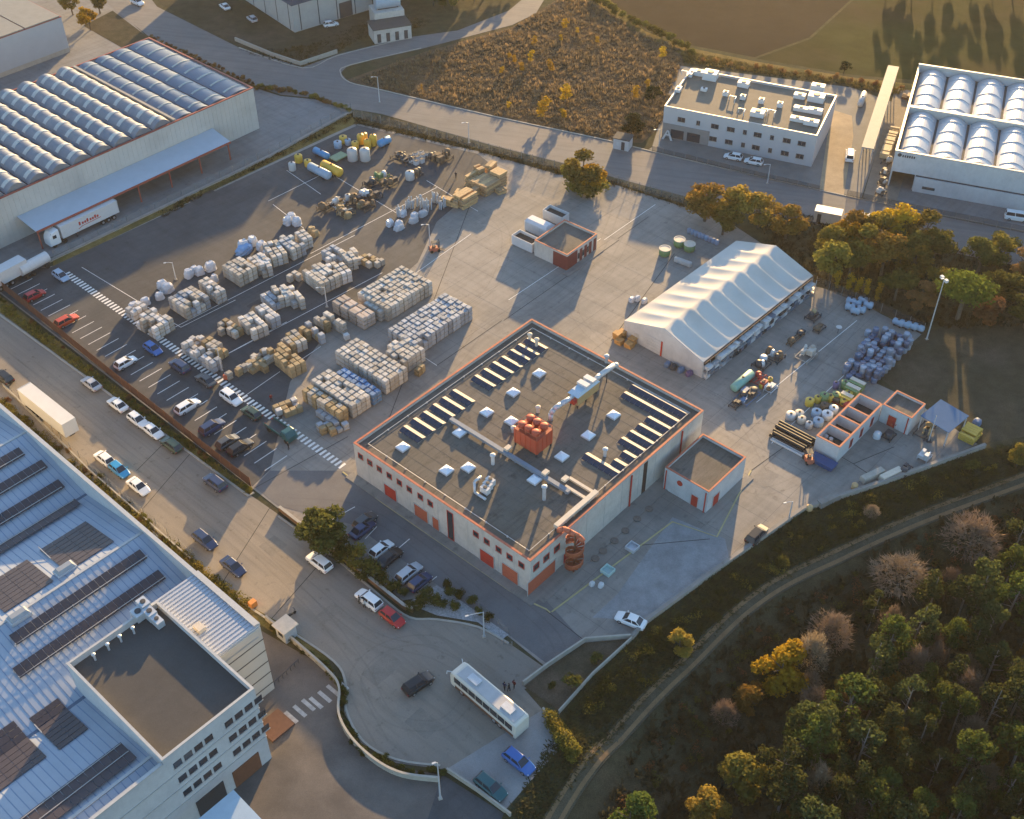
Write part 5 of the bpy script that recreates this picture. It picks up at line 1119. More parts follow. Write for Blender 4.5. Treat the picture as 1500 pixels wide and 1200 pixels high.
# ------------------------------------------------------------------ stored goods
def gm(name, c, **k): return mat('goods_'+name, c, k.pop('rough', .75), k.pop('var', .14), 1.6, rand=.28, fine=.12, **k)
STY = dict(tan=gm('tan', (.385,.35,.30)), white=gm('white', (.47,.455,.435), rough=.5), grey=gm('grey', (.31,.33,.355), rough=.5), brown=gm('brown', (.30,.22,.12)), blue=gm('blue', (.10,.20,.36), rough=.5), pale=gm('pale', (.43,.41,.375)), pink=gm('pink', (.40,.335,.29)))
M_wood = gm('wood', (.36,.25,.13))
PM = {}
def pal_mesh(style, h, v):
    key = (style, round(h, 1), v)
    if key in PM: return PM[key]
    rg = random.Random(hash(key[1]*10+v) & 255); mb = MB(); s = .5; lay = 3 if h > 2.3 else 2 if h > 1.3 else 1; z = 0; hl = h/lay
    for k in range(lay):
        for y in (-.42,-.04,.34): mb.box(-s,y,z,s,y+.09,z+.09,1)
        mb.box(-s,-s,z+.092,s,s,z+.12,1)
        dx = rg.uniform(-.02,.02); e = .03+rg.uniform(0,.02); zt = z+hl-.02
        mb.box(-s+e+dx,-s+e,z+.122,s-e+dx,s-e,zt-.10); mb.frus(-s+e+dx,-s+e,s-e+dx,s-e,zt-.098,zt-rg.uniform(0,.05),.07)
        z += hl
    PM[key] = mb.mesh('pallet_stack', [STY[style], M_wood]); return PM[key]
prg = random.Random(11); NPAL = [0]
def pallet(w_, style, h, label, group, sx=1, sy=1, ang=None, z=.065):
    o = inst({'brown':'crate_stack','white':'wrapped_pallet','grey':'wrapped_pallet','blue':'wrapped_pallet'}.get(style,'sack_pallet'), pal_mesh(style, h, prg.randint(0, 3)), None, (w_.x, w_.y, z), (ANG if ang is None else ang)+prg.gauss(0,.03)); o.scale = (sx, sy, prg.uniform(.96,1.04))
    tag(o, label, {'brown':'crates','white':'wrapped pallet','grey':'wrapped pallet','blue':'wrapped pallet'}.get(style,'sack pallet'), group); NPAL[0] += 1
    return o
def block(px, py, nA, nB, h, style, label, group, cu=1.06, cv=1.17, drop=.0, ragged=0, ang=None, topz=True, style2=None):
    """px,py: bottom corner (towards the camera) of the block's top"""
    a0 = ANG if ang is None else ang; o = W(px, py, h if topz else 0); a = Vector((math.cos(a0), math.sin(a0), 0)); b = Vector((-math.sin(a0), math.cos(a0), 0))
    for i in range(nA):
        for j in range(nB):
            if prg.random() < drop: continue
            hh = h if prg.random() > ragged else h*.68
            q = o+a*(i+.5)*cu+b*(j+.5)*cv+Vector((prg.gauss(0,.03), prg.gauss(0,.03), 0))
            pallet(q, style2 if style2 and prg.random() < .35 else style, hh, label, group, cu*.95, cv*.94, a0)
def Z(x, y): return 350+x/3.75, 300+y/3.75
block(*Z(815,577), 11, 7, 2.9, 'tan', 'tan sack pallet stack in the square block at the open yard', 'tan square block of pallets', ragged=.03, style2='pale')
block(*Z(777,592), 1, 4, 2.4, 'pale', 'pallet stack in the short row split off the tan square block', 'short row beside tan block')
block(*Z(684,632), 3, 4, 2.6, 'pink', 'smooth topped pinkish slab stack next to the tan square block', 'pinkish slab stacks', cu=1.0, cv=2.15)
block(*Z(968,772), 14, 6, 2.9, 'grey', 'grey wrapped pallet stack in the longest block', 'long grey block of pallets', ragged=.02, style2='grey')
block(*Z(905,868), 5, 4, 2.9, 'tan', 'tan pallet stack at the stepped end of the long grey block', 'stepped tan end of the grey block', style2='pale', ragged=.06)
block(*Z(862,800), 4, 2, 2.9, 'pale', 'pale pallet stack joining the tan end to the grey block', 'pale join of the grey block', ragged=.1)
block(*Z(990,915), 2, 1, 1.5, 'brown', 'low loose pallet at the corner of the stepped tan end', 'low corner pallets', ang=ANG+.2)
block(*Z(805,978), 5, 11, 2.9, 'pale', 'pale pallet stack in the block beside the blue covered stacks', 'pale block beside blue stacks', ragged=.03, style2='tan')
block(*Z(735,1052), 2, 8, 2.5, 'blue', 'blue covered pallet stack between two pale blocks', 'blue covered stacks')
block(*Z(620,1112), 4, 9, 2.8, 'pale', 'pale pallet stack in the block on the drive side of the blue stacks', 'pale block on the drive side', style2='tan', ragged=.05)
block(*Z(548,1152), 2, 8, 2.6, 'brown', 'brown pallet stack in the outer row of the drive side block', 'brown outer row of stacks', style2='tan', ragged=.1)
block(*Z(520,1200), 2, 4, 1.3, 'grey', 'low grey pallet left in front of the brown outer row', 'low grey pallets', drop=.2)
def file(x0, y0, x1, y1, wn, h, style, label, group, style2=None, drop=.06, ragged=.2):
    """a file of stacks from one top point to another (running away to the left), wn stacks wide"""
    a = W(x0, y0, h); b = W(x1, y1, h); d = b-a; n_ = max(1, round(d.length/1.15)); an = math.atan2(d.y, d.x); sd = Vector((-d.y, d.x, 0)).normalized()
    for i in range(n_):
        for k in range(wn):
            if prg.random() < drop: continue
            q = a+d*(i+.5)/n_+sd*(k-(wn-1)/2)*1.1
            pallet(q, style2 if style2 and prg.random() < .4 else style, h*(.6 if prg.random() < ragged else 1), label, group, 1.08, 1.02, an)
def Z0(x, y): return x/3.75, 300+y/3.75
R1 = 'pallet files nearest the vaulted warehouse'; R2 = 'middle pallet files'; R3 = 'pallet files nearest the big blocks'
def F(za, zb, wn, h, st, lab, g_, s2=None, **k): file(*za, *zb, wn+(1 if g_ in (R1, R2) or wn > 1 else 0), h, st, lab, g_, s2, **k)
F(Z0(790,590), Z0(900,655), 3, 2.6, 'tan', 'tan pallet stack in the first cluster beside the dashed walkway', R1, 'white', ragged=.1)
F(Z0(720,545), Z0(770,575), 2, 2.0, 'white', 'white wrapped pallet behind the first tan cluster', R1)
F(Z0(985,475), Z0(1085,540), 4, 2.6, 'grey', 'grey white pallet stack in the second warehouse side cluster', R1, 'tan', ragged=.08)
F(Z0(1110,405), Z0(1215,480), 1, 2.6, 'white', 'white pallet stack in the single file after the second cluster', R1, 'tan')
F(Z0(1265,305), Z0(1360,365), 3, 2.8, 'tan', 'tan pallet stack in the tall third warehouse side cluster', R1, 'pale', ragged=.05)
F(Z0(1390,275), Z0(1455,320), 2, 2.4, 'pale', 'pale pallet stack in the small cluster after the tall third one', R1, 'white')
F(Z(110,275), Z(155,345), 1, 2.4, 'white', 'white pallet stack next to the blue sheeted heap', R1, 'tan'); F(Z(165,200), Z(225,280), 2, 2.4, 'tan', 'tan pallet stack past the blue sheeted heap', R1, 'white'); F(Z(230,165), Z(330,235), 2, 2.6, 'pale', 'pale pallet stack in the last full file before the open end', R1, 'grey'); F(Z(310,125), Z(380,185), 1, 2.6, 'pale', 'pale pallet stack in the end file by the tan crates', R1, 'white')
F(Z0(1015,745), Z0(1190,860), 1, 2.3, 'white', 'grey white pallet stack in the file beside the lamp post', R2, 'grey', ragged=.4); F(Z0(1060,715), Z0(1100,740), 1, 1.6, 'white', 'low white pallet behind the lamp post file', R2); F(Z0(1125,735), Z0(1225,790), 1, 2.3, 'tan', 'tan pallet stack second from the lamp post file', R2, 'brown'); F(Z0(1200,640), Z0(1300,700), 2, 1.6, 'tan', 'low tan crate stack between the short middle files', R2, 'brown', drop=.2)
F(Z0(1345,600), Z0(1430,680), 2, 2.3, 'white', 'white pallet stack at the middle of the middle row', R2, 'pale'); F(Z(110,550), Z(200,620), 1, 2.3, 'white', 'white pallet stack in the file past the middle', R2, 'grey'); F(Z(140,480), Z(205,540), 1, 1.8, 'grey', 'low grey pallet past the middle file', R2, 'white'); F(Z(200,435), Z(250,510), 1, 2.4, 'pale', 'pale pallet stack before the tall white file', R2); F(Z(250,430), Z(335,525), 1, 2.5, 'white', 'white pallet stack in the tall file before the thin crates', R2, 'pale')
F(Z(275,400), Z(330,365), 1, 1.6, 'tan', 'small tan crate in the line between two middle files', R2, 'grey', drop=.2)
F(Z(395,335), Z(500,415), 3, 2.6, 'pale', 'pale pallet stack in the largest middle row cluster', R2, 'tan', ragged=.06); F(Z(510,310), Z(580,380), 2, 2.6, 'white', 'white pallet stack beside the largest middle cluster', R2, 'tan'); F(Z(470,240), Z(560,290), 3, 2.2, 'white', 'grey white pallet behind the largest middle cluster', R2, 'grey', drop=.15); F(Z(590,240), Z(640,300), 2, 2.5, 'pale', 'pale pallet stack toward the open end of the middle row', R2, 'tan')
F(Z(680,270), Z(770,320), 2, 1.3, 'tan', 'low yellowish pallet at the open end of the middle row', R2, 'brown', drop=.3)
F(Z(-20,910), Z(100,830), 1, 1.5, 'tan', 'low tan crate in the loose line behind the brown stacks', R3, 'brown', drop=.25); F(Z(90,850), Z(150,890), 1, 1.4, 'brown', 'low brown crate beside the loose tan line', R3); F(Z(190,770), Z(325,880), 2, 2.4, 'brown', 'brown pallet stack in the dark double file', R3, 'brown', ragged=.05); F(Z(120,800), Z(160,790), 1, 1.9, 'white', 'pale crate stack at the head of the brown double file', R3)
F(Z(265,700), Z(330,760), 2, 2.2, 'tan', 'tan pallet stack past the brown double file', R3, 'brown'); F(Z(335,665), Z(385,700), 1, 2.2, 'brown', 'brown pallet stack before the bluish wrapped file', R3); F(Z(370,640), Z(460,715), 1, 2.2, 'grey', 'bluish wrapped pallet stack in the third row', R3, 'brown'); F(Z(415,590), Z(490,645), 1, 2.4, 'tan', 'tan pallet stack just before the pinkish slabs', R3, 'brown'); F(Z(470,585), Z(580,655), 1, 2.5, 'pale', 'pale pallet stack in the file touching the pinkish slabs', R3, 'tan'); F(Z(560,680), Z(600,720), 1, 1.2, 'white', 'low white crate at the foot of the pinkish slabs', R3)
F(Z0(1240,930), Z0(1330,880), 1, 1.4, 'tan', 'low tan crate by the orange barrier post', R3, 'brown', drop=.2); F(Z0(1350,880), Z0(1480,800), 2, 1.5, 'tan', 'low tan crate in the loose third row line', R3, 'brown', drop=.35); F(Z(200,1130), Z(330,1080), 2, 1.2, 'brown', 'low brown crate heap at the walkway end of the drive side block', R3, 'white', drop=.3); F(z38(330,30), z38(470,-30), 2, 1.4, 'brown', 'brown crate near the drive end of the outer row', R3, 'grey', drop=.2)
# ---- wrapped heaps, sheets: lumpy things
def lump(name, px, py, rx, ry, h, m, label, cat, group=None, seed=0, z=.065):
    p = W(px, py); rg = random.Random(seed); mb = MB(); n_, k = 12, 5
    for j in range(k+1):
        q = j/k; rr = (1.0,.99,.97,.94,.86,.62)[j]
        for i in range(n_):
            a = 2*math.pi*i/n_; w_ = 1+rg.uniform(-.10,.10); sq = 1/max(abs(math.cos(a)), abs(math.sin(a)))**.85
            mb.v.append((rx*.82*rr*sq*w_*math.cos(a), ry*.82*rr*sq*w_*math.sin(a), h*q*(1+rg.uniform(-.06,.06))))
    for j in range(k):
        for i in range(n_): mb.f.append((j*n_+i, j*n_+(i+1)%n_, (j+1)*n_+(i+1)%n_, (j+1)*n_+i)); mb.m.append(0)
    mb.f.append(tuple(range(k*n_, (k+1)*n_))); mb.m.append(0)
    o = mb.build(name, m, None, False, (p.x, p.y, z), ANG+rg.uniform(-.2,.2)); return tag(o, label, cat, group)
M_foil = mat('white_foil', (.50,.51,.54), .35, .15, 1.2, bump=.4); M_bfoil = mat('blue_foil', (.16,.30,.50), .4, .15, 1.2, bump=.4)
WH = 'white foil wrapped bales'
for i, (x, y, rx, h) in enumerate(((895,435,1.2,1.6),(925,455,1.3,1.8),(1040,375,1.1,1.7),(1160,335,1.3,1.7),(1180,400,.9,1.5),(1100,360,1.1,1.6),(880,495,1.0,1.4),(800,525,1.1,1.4),(740,550,1.2,1.4),(1340,220,1.4,1.9),(1390,200,1.2,1.9),(1440,225,1.3,1.8),(1470,260,1.1,1.5),(1070,355,1.0,1.5))):
    lump('wrapped_bale', *Z0(x, y+22), rx, rx*.8, h, M_foil, 'white foil wrapped bale standing among the warehouse side files', 'bale', WH, i)
lump('wrapped_bale', *Z(30,262), 2.2, 1.4, 1.5, M_bfoil, 'blue sheeted heap among the white bales', 'bale', None, 31)
for i, (x, y) in enumerate(((270,105),(290,85),(320,110))): lump('wrapped_bale', *Z(x, y), 1.2, 1.0, 1.6, M_foil, 'white foil bale at the open end of the warehouse side files', 'bale', 'white bales at the open end', 40+i)
for i, (x, y) in enumerate(((400,150),(420,170),(560,30),(600,70),(580,50))): lump('crate_heap', *Z(x, y), 1.0, .9, 1.2, STY['brown'], 'tan crate heap at the open end of the rows', 'crates', 'tan crate heaps', 50+i)
# ---- tanks in the far corner of the yard
M_ytank = mat('yellow_tank', (.60,.36,.05), .45, .12, 1.2); M_btank = mat('blue_tank', (.07,.25,.45), .4, .1, 1.2); M_lbtank = mat('pale_blue_tank', (.27,.36,.45), .4, .1, 1.2); M_wtank = mat('white_tank', (.43,.43,.42), .4, .08, 1.2)
def vtank(px, py, r, h, m, label, group=None):
    p = W(px, py); o = thing('storage_tank', label, 'tank', (p.x, p.y, .065), 0, group); k_ = .82 if h > 1.7 else .95; MB().lathe([(r*.97,0),(r,.1),(r,h*k_),(r*.86,h*(k_+.6*(1-k_))),(r*.3,h*.99),(r*.1,h)], 18).build('shell', m, o, True); MB().lathe([(.22,0),(.22,.18),(.05,.2)], 10, (0,0,h*.97)).build('manhole', M_dark, o)
def htank(px, py, r, L, m, label, ang=None, group=None):
    p = W(px, py); o = thing('storage_tank', label, 'tank', (p.x, p.y, .065), (HB if ang is None else ang), group)
    mb = MB(); mb.lathe([(r*.25,-L/2-r*.35),(r*.75,-L/2-r*.2),(r,-L/2),(r,L/2),(r*.75,L/2+r*.2),(r*.25,L/2+r*.35)], 18); mb.xform(Matrix.Rotation(R(90), 4, 'Y')); mb.xform(Matrix.Translation((0,0,r+.12))); mb.build('shell', m, o, True)
    for x in (-L*.3, L*.3): MB().box(x-.12,-r*.75,0,x+.12,r*.75,r*.45).build('saddle', M_dark, o)
    MB().lathe([(.22,0),(.22,.2),(.05,.22)], 10, (0,0,2*r+.08)).build('manhole', M_dark, o)
def Y(x, y): return 350+x/3.75, y/3.75
for i, (x, y, r, h) in enumerate(((672,790,.85,2.4),(740,798,.85,2.6),(708,815,.85,2.2),(575,785,.9,1.6),(640,815,.8,1.6),(690,780,.8,2.2))): vtank(*Y(x, y), r, h, M_ytank, 'upright yellow tank in the cluster by the corner fence', 'upright yellow tanks')
vtank(*Y(330,890), .9, 1.8, M_ytank, 'upright yellow tank beside the lying pale blue tank'); vtank(*Y(380,912), .8, 1.4, M_ytank, 'short yellow tank between the two lying tanks')
htank(*Y(455,862), .75, 4.2, M_btank, 'bright blue tank lying near the corner fence'); htank(*Y(445,965), .95, 6.0, M_lbtank, 'long pale blue tank lying beside the yellow one'); htank(*Y(512,952), 1.0, 5.4, M_ytank, 'long yellow tank lying beside the pale blue one'); htank(*Y(800,800), .85, 3.0, M_btank, 'bright blue tank lying at the edge of the yellow cluster', ANG)
for (x, y, t_) in ((626,880,'left of the pair'),(695,880,'')): vtank(*Y(x, y), 1.15, 2.9, M_wtank, 'tall white tank with rounded top in front of the yellow cluster', 'pair of white tanks')
vtank(*Y(295,935), .8, 1.9, M_wtank, 'small white tank at the bay line corner'); vtank(*Y(545,812), .9, 1.5, M_lbtank, 'teal grey tank behind the yellow cluster'); vtank(*Y(600,795), .7, 1.3, M_lbtank, 'squat grey tank tucked among yellow tanks')
p = W(*Y(548,872)); o = thing('green_platform', 'low green platform between the tanks', 'platform', (p.x, p.y, .065), ANG); MB().box(-1.8,-1.2,.35,1.8,1.2,.6).build('deck', mat('green_deck', (.22,.30,.18), .7, .15, 1), o)
for x in (-1.6,1.6):
    for y in (-1,1): MB().box(x-.1,y-.1,0,x+.1,y+.1,.348).build('leg', M_dark, o)
# ---- machine parts: framed heaps, each with a frame, drums and boxes
def machine(px, py, lu, lv, h, cols, label, seed, ang=None, group=None, cat='machine', z=.065, name='machine'):
    p = W(px, py); rg = random.Random(seed); r_ = thing(name, label, cat, (p.x, p.y, z), ANG if ang is None else ang, group)
    fr2 = MB(); 
    for x in (-lu/2, lu/2):
        for y in (-lv/2, lv/2): fr2.box(x-.07,y-.07,0,x+.07,y+.07,h*rg.uniform(.35,.7))
    fr2.box(-lu/2,-lv/2-.06,.25,lu/2,-lv/2+.06,.4); fr2.box(-lu/2,lv/2-.06,.25,lu/2,lv/2+.06,.4); fr2.box(-lu/2-.06,-lv/2,.41,-lu/2+.06,lv/2,.52); fr2.box(lu/2-.06,-lv/2,.41,lu/2+.06,lv/2,.52); fr2.build('frame', cols[0], r_)
    n_ = max(3, int(lu*lv*.7))
    for k in range(n_):
        x = rg.uniform(-lu/2+.3, lu/2-.3); y = rg.uniform(-lv/2+.3, lv/2-.3); s = rg.uniform(.35,.75); zz = .53
        m = rg.choice(cols)
        if rg.random() < .45: MB().lathe([(s*.9,0),(s,.06),(s,h*rg.uniform(.3,.75)),(s*.6,h*.8)], 12, (x, y, zz)).build('drum', m, r_, True)
        else: MB().box(x-s,y-s*.7,zz,x+s,y+s*.7,zz+h*rg.uniform(.25,.7)).build('housing', m, r_)
    MB().tube((-lu/2,rg.uniform(-.3,.3)*lv,h*.7),(lu/2,rg.uniform(-.3,.3)*lv,h*.6),.13,n=8).build('shaft', cols[-1], r_)
    return r_
mR = mat('machine_rust', (.13,.09,.06), .8, .3, 2); mY = mat('machine_yellow', (.55,.38,.06), .55, .15, 2); mG = mat('machine_green', (.16,.24,.10), .6, .15, 2); mB_ = mat('machine_blue', (.10,.16,.26), .5, .15, 2); mW = M_whiteplast; mK = M_dark
machine(*Y(905,880), 3.2, 5.2, 1.2, [mK, mK, mR], 'black rack frame beside the white crate rack', 1, cat='rack'); 
for i, (x, y) in enumerate(((920,875),(945,860),(970,850),(1000,840),(950,885),(980,872),(1010,860),(1035,850),(975,895),(1005,885))): 
    p = W(*Y(x, y+10)); o = MB(); o.box(-.5,-.45,0,.5,.45,.9,0); o.box(-.42,-.37,.901,.42,.37,1.0,1); tag(o.build('plastic_crate', [mW, mK], None, loc=(p.x, p.y, .065), rz=ANG), 'white black topped crate in the dark crate rack group', 'crate', 'white crates in the dark group')
vtank(*Y(940,985), 1.0, 1.9, M_wtank, 'white tank with black fittings below the dark crates'); machine(*Y(985,965), 1.6, 1.4, 1.4, [mK, mK, mR], 'black pump frame attached beside the white tank', 2)
machine(*Y(1115,880), 4.0, 3.2, 1.9, [mK, mR, mR], 'rusty dark machine at the far end of the crate group', 3); machine(*Y(1065,870), 2.0, 2.4, 1.3, [mK, mK, M_steel], 'low dark machine next to the rusty one', 4)
for i, (x, y, cs) in enumerate(((730,1005,[mK,mB_,M_steel]),(690,1075,[mB_,mW,M_steel]),(740,1080,[mK,mR,mR]),(780,970,[mG,mW,mR]),(830,1005,[mK,mR,mR]),(540,1115,[mW,mR,STY['tan']]),(480,1140,[mR,mK,mR]),(640,1110,[mK,mK,mR]),(590,1170,[STY['brown'],mR,STY['tan']]),(700,1135,[mR,STY['brown'],mR]))):
    machine(*Y(x, y+12), 3.0, 2.4, 1.6, cs, ['blue grey machine behind the white lidded one','blue and white machine in the shaded machine row','black machine in the shaded machine row','green and white machine at the head of the machine row','dark rusted machine beside the green and white one','white topped machine at the pallet end of the machine row','small rusted machine farthest toward the vaulted warehouse','low black machine in the middle of the machine row','tan crate machine nearest the open lane','rust brown machine base beside the open lane'][i], 60+i)
vtank(*Y(600,1100), .6, 1.3, M_wtank, 'small white drum within the machine row')
# ---- timber crates and bundles at the end of the second row
M_timber = mat('fresh_timber', (.48,.32,.16), .75, .2, 2.0); M_timber2 = mat('old_timber', (.34,.23,.13), .8, .2, 2.0)
def timber(px, py, lu, lv, h, n_, label, seed, ang=None, m=None, frame=False):
    p = W(px, py); rg = random.Random(seed); r_ = thing('timber_stack', label, 'timber', (p.x, p.y, .065), ANG if ang is None else ang)
    for k in range(n_):
        z0_, z1_ = h*k/n_, h*(k+1)/n_-.05; o = rg.uniform(-.15,.15); q = int(lv/.55)
        for j in range(q):
            y0 = -lv/2+j*lv/q; 
            if k == n_-1 and rg.random() < .3: continue
            MB().box(-lu/2+o+rg.uniform(-.1,.1),y0+.02,z0_+.05,lu/2+o+rg.uniform(-.1,.1),y0+lv/q-.02,z1_).build('board', m or rg.choice((M_timber, M_timber2)), r_)
        for x in (-lu*.35,0,lu*.35): MB().box(x-.06,-lv/2,z0_-.045 if k else 0,x+.06,lv/2,z0_+.045).build('batten', M_timber2, r_)
    if frame:
        MB().path([(-lu/2,-lv/2,h),(-lu/2,-lv/2,h+1.6),(lu/2,-lv/2,h+1.9),(lu/2,lv/2,h+1.0),(lu/2,lv/2,h)], .1, 5).build('rail', M_timber, r_)
    return r_
timber(*Y(1350,1040), 4.5, 5.0, 2.4, 4, 'largest timber stack at the row end', 1); timber(*Y(1420,1010), 2.4, 3.4, 3.2, 5, 'tall timber stack leaning on the largest one', 2); timber(*Y(1285,1010), 3.4, 1.6, 2.4, 4, 'narrow timber stack in front of the largest one', 3)
timber(*Y(1245,1120), 4.2, 3.2, 2.6, 4, 'block of sunlit timber between the largest stack and the poles', 4); timber(*Y(1165,1130), 1.4, 4.0, 1.8, 3, 'low slanting timber stack next to the pole bundles', 5, ang=ANG+.3)
timber(*Y(1385,975), 2.6, 1.6, 3.4, 5, 'tallest thin timber stack behind the leaning one', 6, ang=ANG+.25); timber(*Y(1320,985), 1.6, 2.2, 3.0, 4, 'short timber stack standing up behind the largest one', 7, ang=ANG-.2); timber(*Y(1215,1085), 1.8, 2.0, 1.5, 3, 'small timber stack in the gap before the sunlit block', 8, ang=ANG+.4); timber(*Y(1440,1060), 2.0, 1.6, 1.6, 3, 'low timber stack at the lane corner of the row end', 9, ang=ANG-.3); timber(*Y(1300,1075), 2.2, 1.2, 1.9, 3, 'narrow crate stack touching the sunlit timber block', 10, ang=ANG+.15)
def poles(px, py, n_, L, label, seed, m=M_steel):
    p = W(px, py); rg = random.Random(seed); r_ = thing('pole_bundle', label, 'poles', (p.x, p.y, .065), ANG)
    for k in range(n_): x, y = rg.uniform(-.9,.9), rg.uniform(-.7,.7); MB().tube((x,y,0),(x+rg.uniform(-.3,.3),y+rg.uniform(-.3,.3),L*rg.uniform(.6,1)),.13,n=7).build('pole', m, r_)
for i, (x, y, lab) in enumerate(((895,1165,'pale upright pole bundle by the open lane'),(945,1120,'blue grey upright pole bundle second from the lane'),(1000,1115,'upright pole bundle in the middle of the pole group'),(1040,1130,'upright pole bundle beside the timber side of the group'),(1085,1090,'tallest upright pole bundle near the timber'),(1110,1120,'upright pole bundle touching the timber'))): poles(*Y(x, y+20), 12, 2.4, lab, i, mat('pale_pole', (.36,.40,.44), .6, .2, 2))
for i, (x, y) in enumerate(((880,120),(830,115),(965,75),(900,60))): lump('wrapped_bale', *Z(x, y), 1.0, .9, 1.3, M_foil, 'pale wrapped bale below the pole bundles', 'bale', 'bales below the poles', 70+i)
for i, (x, y) in enumerate(((880,135),(960,95),(1010,60))): lump('wrapped_bale', *Z(x, y), 1.4, .9, 1.1, gm('grey', (.36,.39,.43)), 'grey sheeted heap below the pole bundles', 'heap', 'grey heaps below the poles', 80+i)
# ---- goods round the tent
def t72(x, y): return 720+x/3.75, 280+y/3.75
for i, (x, y) in enumerate(((950,350),(1030,300),(1085,325))):
    p = W(*t72(x, y)); o = thing('open_bin', 'round open bin with pale rim in the shade behind the tent', 'bin', (p.x, p.y, .065), 0, 'open bins behind the tent'); mb = MB(); mb.lathe([(1.0,0),(1.1,.1),(1.15,1.4),(1.05,1.4),(1.0,.3),(.2,.3)], 18); mb.build('shell', mG, o, True); MB().lathe([(1.16,1.401),(1.2,1.45),(1.2,1.52),(1.04,1.52),(1.04,1.45)], 18).build('rim', M_beige, o)
for i in range(9):
    for (x, y, dx, dy) in ((1085,230,19,8),(1130,365,-1,0),):
        if dx > 0: p = W(*t72(x+i*dx, y+i*dy)); tag(MB().lathe([(.42,0),(.45,.1),(.45,.9),(.3,1.0)], 12).build('drum', mat('blue_grey_drum', (.22,.27,.36), .5, .15, 2, rand=.2), None, True, (p.x, p.y, .065)), 'blue grey drum in the line along the yard edge behind the tent', 'drum', 'drums behind the tent')
for i in range(8): p = W(*t72(1012+i*11, 388+i*4)); tag(MB().lathe([(.35,0),(.38,.1),(.38,.9),(.3,1.0)], 12).build('drum', M_wtank, None, True, (p.x, p.y, .065)), 'white drum in the short line before the round bins', 'drum', 'white drums before the bins')
for i, (x, y) in enumerate(((770,605),(800,600),(840,612))): lump('wrapped_bale', *t72(x, y), .8, .6, .9, M_foil, 'small white bale at the tent eaves corner', 'bale', 'bales at tent corner', 90+i)
for i, (x, y) in enumerate(((690,805),(720,790),(770,830),(755,850),(700,830))): timber(*t72(x, y+10), 1.2, 1.4, 1.6-.15*i, 3, ['leftmost','stacked','leaning','low','small'][i].replace('leftmost','orange')+' timber crate pile at the tent gable', 20+i, m=mat('orange_timber', (.46,.25,.09), .75, .2, 2))
for i, (x, y) in enumerate(((965,960),(1000,975),(1040,990),(1085,1010))): lump('sack_pile', *t72(x, y), .9, .6, .8, (mB_, mK, mB_, mat('violet_sack', (.12,.08,.16), .8, .2, 2))[i], ['navy','black','blue','violet'][i]+' sack pile against the tent gable foot', 'sacks', None, 95+i)
def t10(x, y): return 1000+x/6, 400+y/6
htank(*t10(520,985), .8, 5.2, mat('sea_green', (.20,.38,.32), .5, .1, 1), 'long sea green pipe tank lying beside the tent lane', ANG)
machine(*t10(690,815), 2.6, 2.4, 1.4, [mK, mK, M_steel], 'black machine heap behind the sea green tank', 30); machine(*t10(800,750), 2.6, 3.0, 1.6, [mK, mR, M_steel], 'dark machine with pale rods near the tent lane', 31); machine(*t10(690,960), 3.0, 2.6, 1.1, [mat('machine_red', (.35,.05,.04), .6, .2, 2), mR, mat('machine_red', (.35,.05,.04))], 'red framed machine beside the sea green tank', 32)
for i in range(3): vtank(*t10(690+i*38, 1010-i*26), .42, .9, mY, 'small yellow drum in the trio by the red machine', 'yellow drum trio')
machine(*t10(560,1100), 4.2, 2.6, 1.0, [mB_, mK, M_steel], 'low blue black machine in front of the sea green tank', 33); machine(*t10(460,1170), 1.8, 1.4, .9, [mK, mK, mR], 'small black machine nearest the factory corner', 34); machine(*t10(770,1030), 2.2, 1.4, .9, [M_steel, mR, mW], 'pale scrap frame past the yellow drum trio', 35)
machine(*t10(1080,740), 3.6, 2.6, 1.6, [STY['tan'], mR, STY['pale']], 'cream scrap machine standing alone in the lane', 36); machine(*t10(990,590), 4.6, .9, .9, [mR, mK, mR], 'long dark conveyor lying along the lane', 37); machine(*t10(1140,400), 2.4, 2.0, 1.5, [mK, mR, STY['brown']], 'brown machine at the head of the long conveyor', 38); machine(*t10(1200,500), 2.4, 1.2, .9, [mK, mR, mR], 'small dark machine beside the conveyor', 39)
p = W(*t10(1362,530)); o = thing('dish_lamp', 'small white dish on a short post in the lane', 'dish', (p.x, p.y, .06)); MB().tube((0,0,0),(0,0,1.2),.06,n=6).build('post', M_dark, o); MB().lathe([(.1,1.2),(.55,1.35),(.55,1.42),(.1,1.45)], 12).build('dish', M_wtank, o)
# blue grey wrapped drums in the big field of drums
M_drum = mat('navy_drum', (.11,.15,.23), .45, .2, 2, rand=.35); M_drum2 = mat('slate_drum', (.24,.29,.36), .45, .2, 2, rand=.25)
dme = []
for m in (M_drum, M_drum2):
    mb = MB(); mb.lathe([(.52,0),(.58,.06),(.55,.35),(.58,.40),(.55,.75),(.58,.8),(.52,1.12),(.4,1.16),(.38,1.10),(.1,1.10)], 14); me = mb.mesh('drum', m); me.polygons.foreach_set('use_smooth', [True]*len(me.polygons)); dme.append(me)
def t11(x, y): return 1100+x/3.75, 300+y/3.75
poly = PX([t11(640,715),t11(890,735),t11(870,800),t11(680,985),t11(480,960),t11(560,860)]); base = W(*t11(640,960)); drg = random.Random(5)
for i in range(-2, 22):
    for j in range(-14, 16):
        q = base+A2*i*1.22+B2*j*1.22
        if inpoly(q.x, q.y, poly) and drg.random() > .08:
            for lv_ in range(2 if drg.random() < .35 else 1):
                tag(inst('drum', drg.choice(dme), None, (q.x+drg.gauss(0,.05), q.y+drg.gauss(0,.05), .065+1.165*lv_), drg.uniform(0, 6)), 'blue grey steel drum in the packed field of drums near the mast', 'drum', 'packed field of drums')
for i in range(4): htank(*t11(805+i*37, 665+i*9), .62, 1.8, M_lbtank, 'pale blue wrapped roll lying in the row near the mast', HB, 'pale blue rolls')
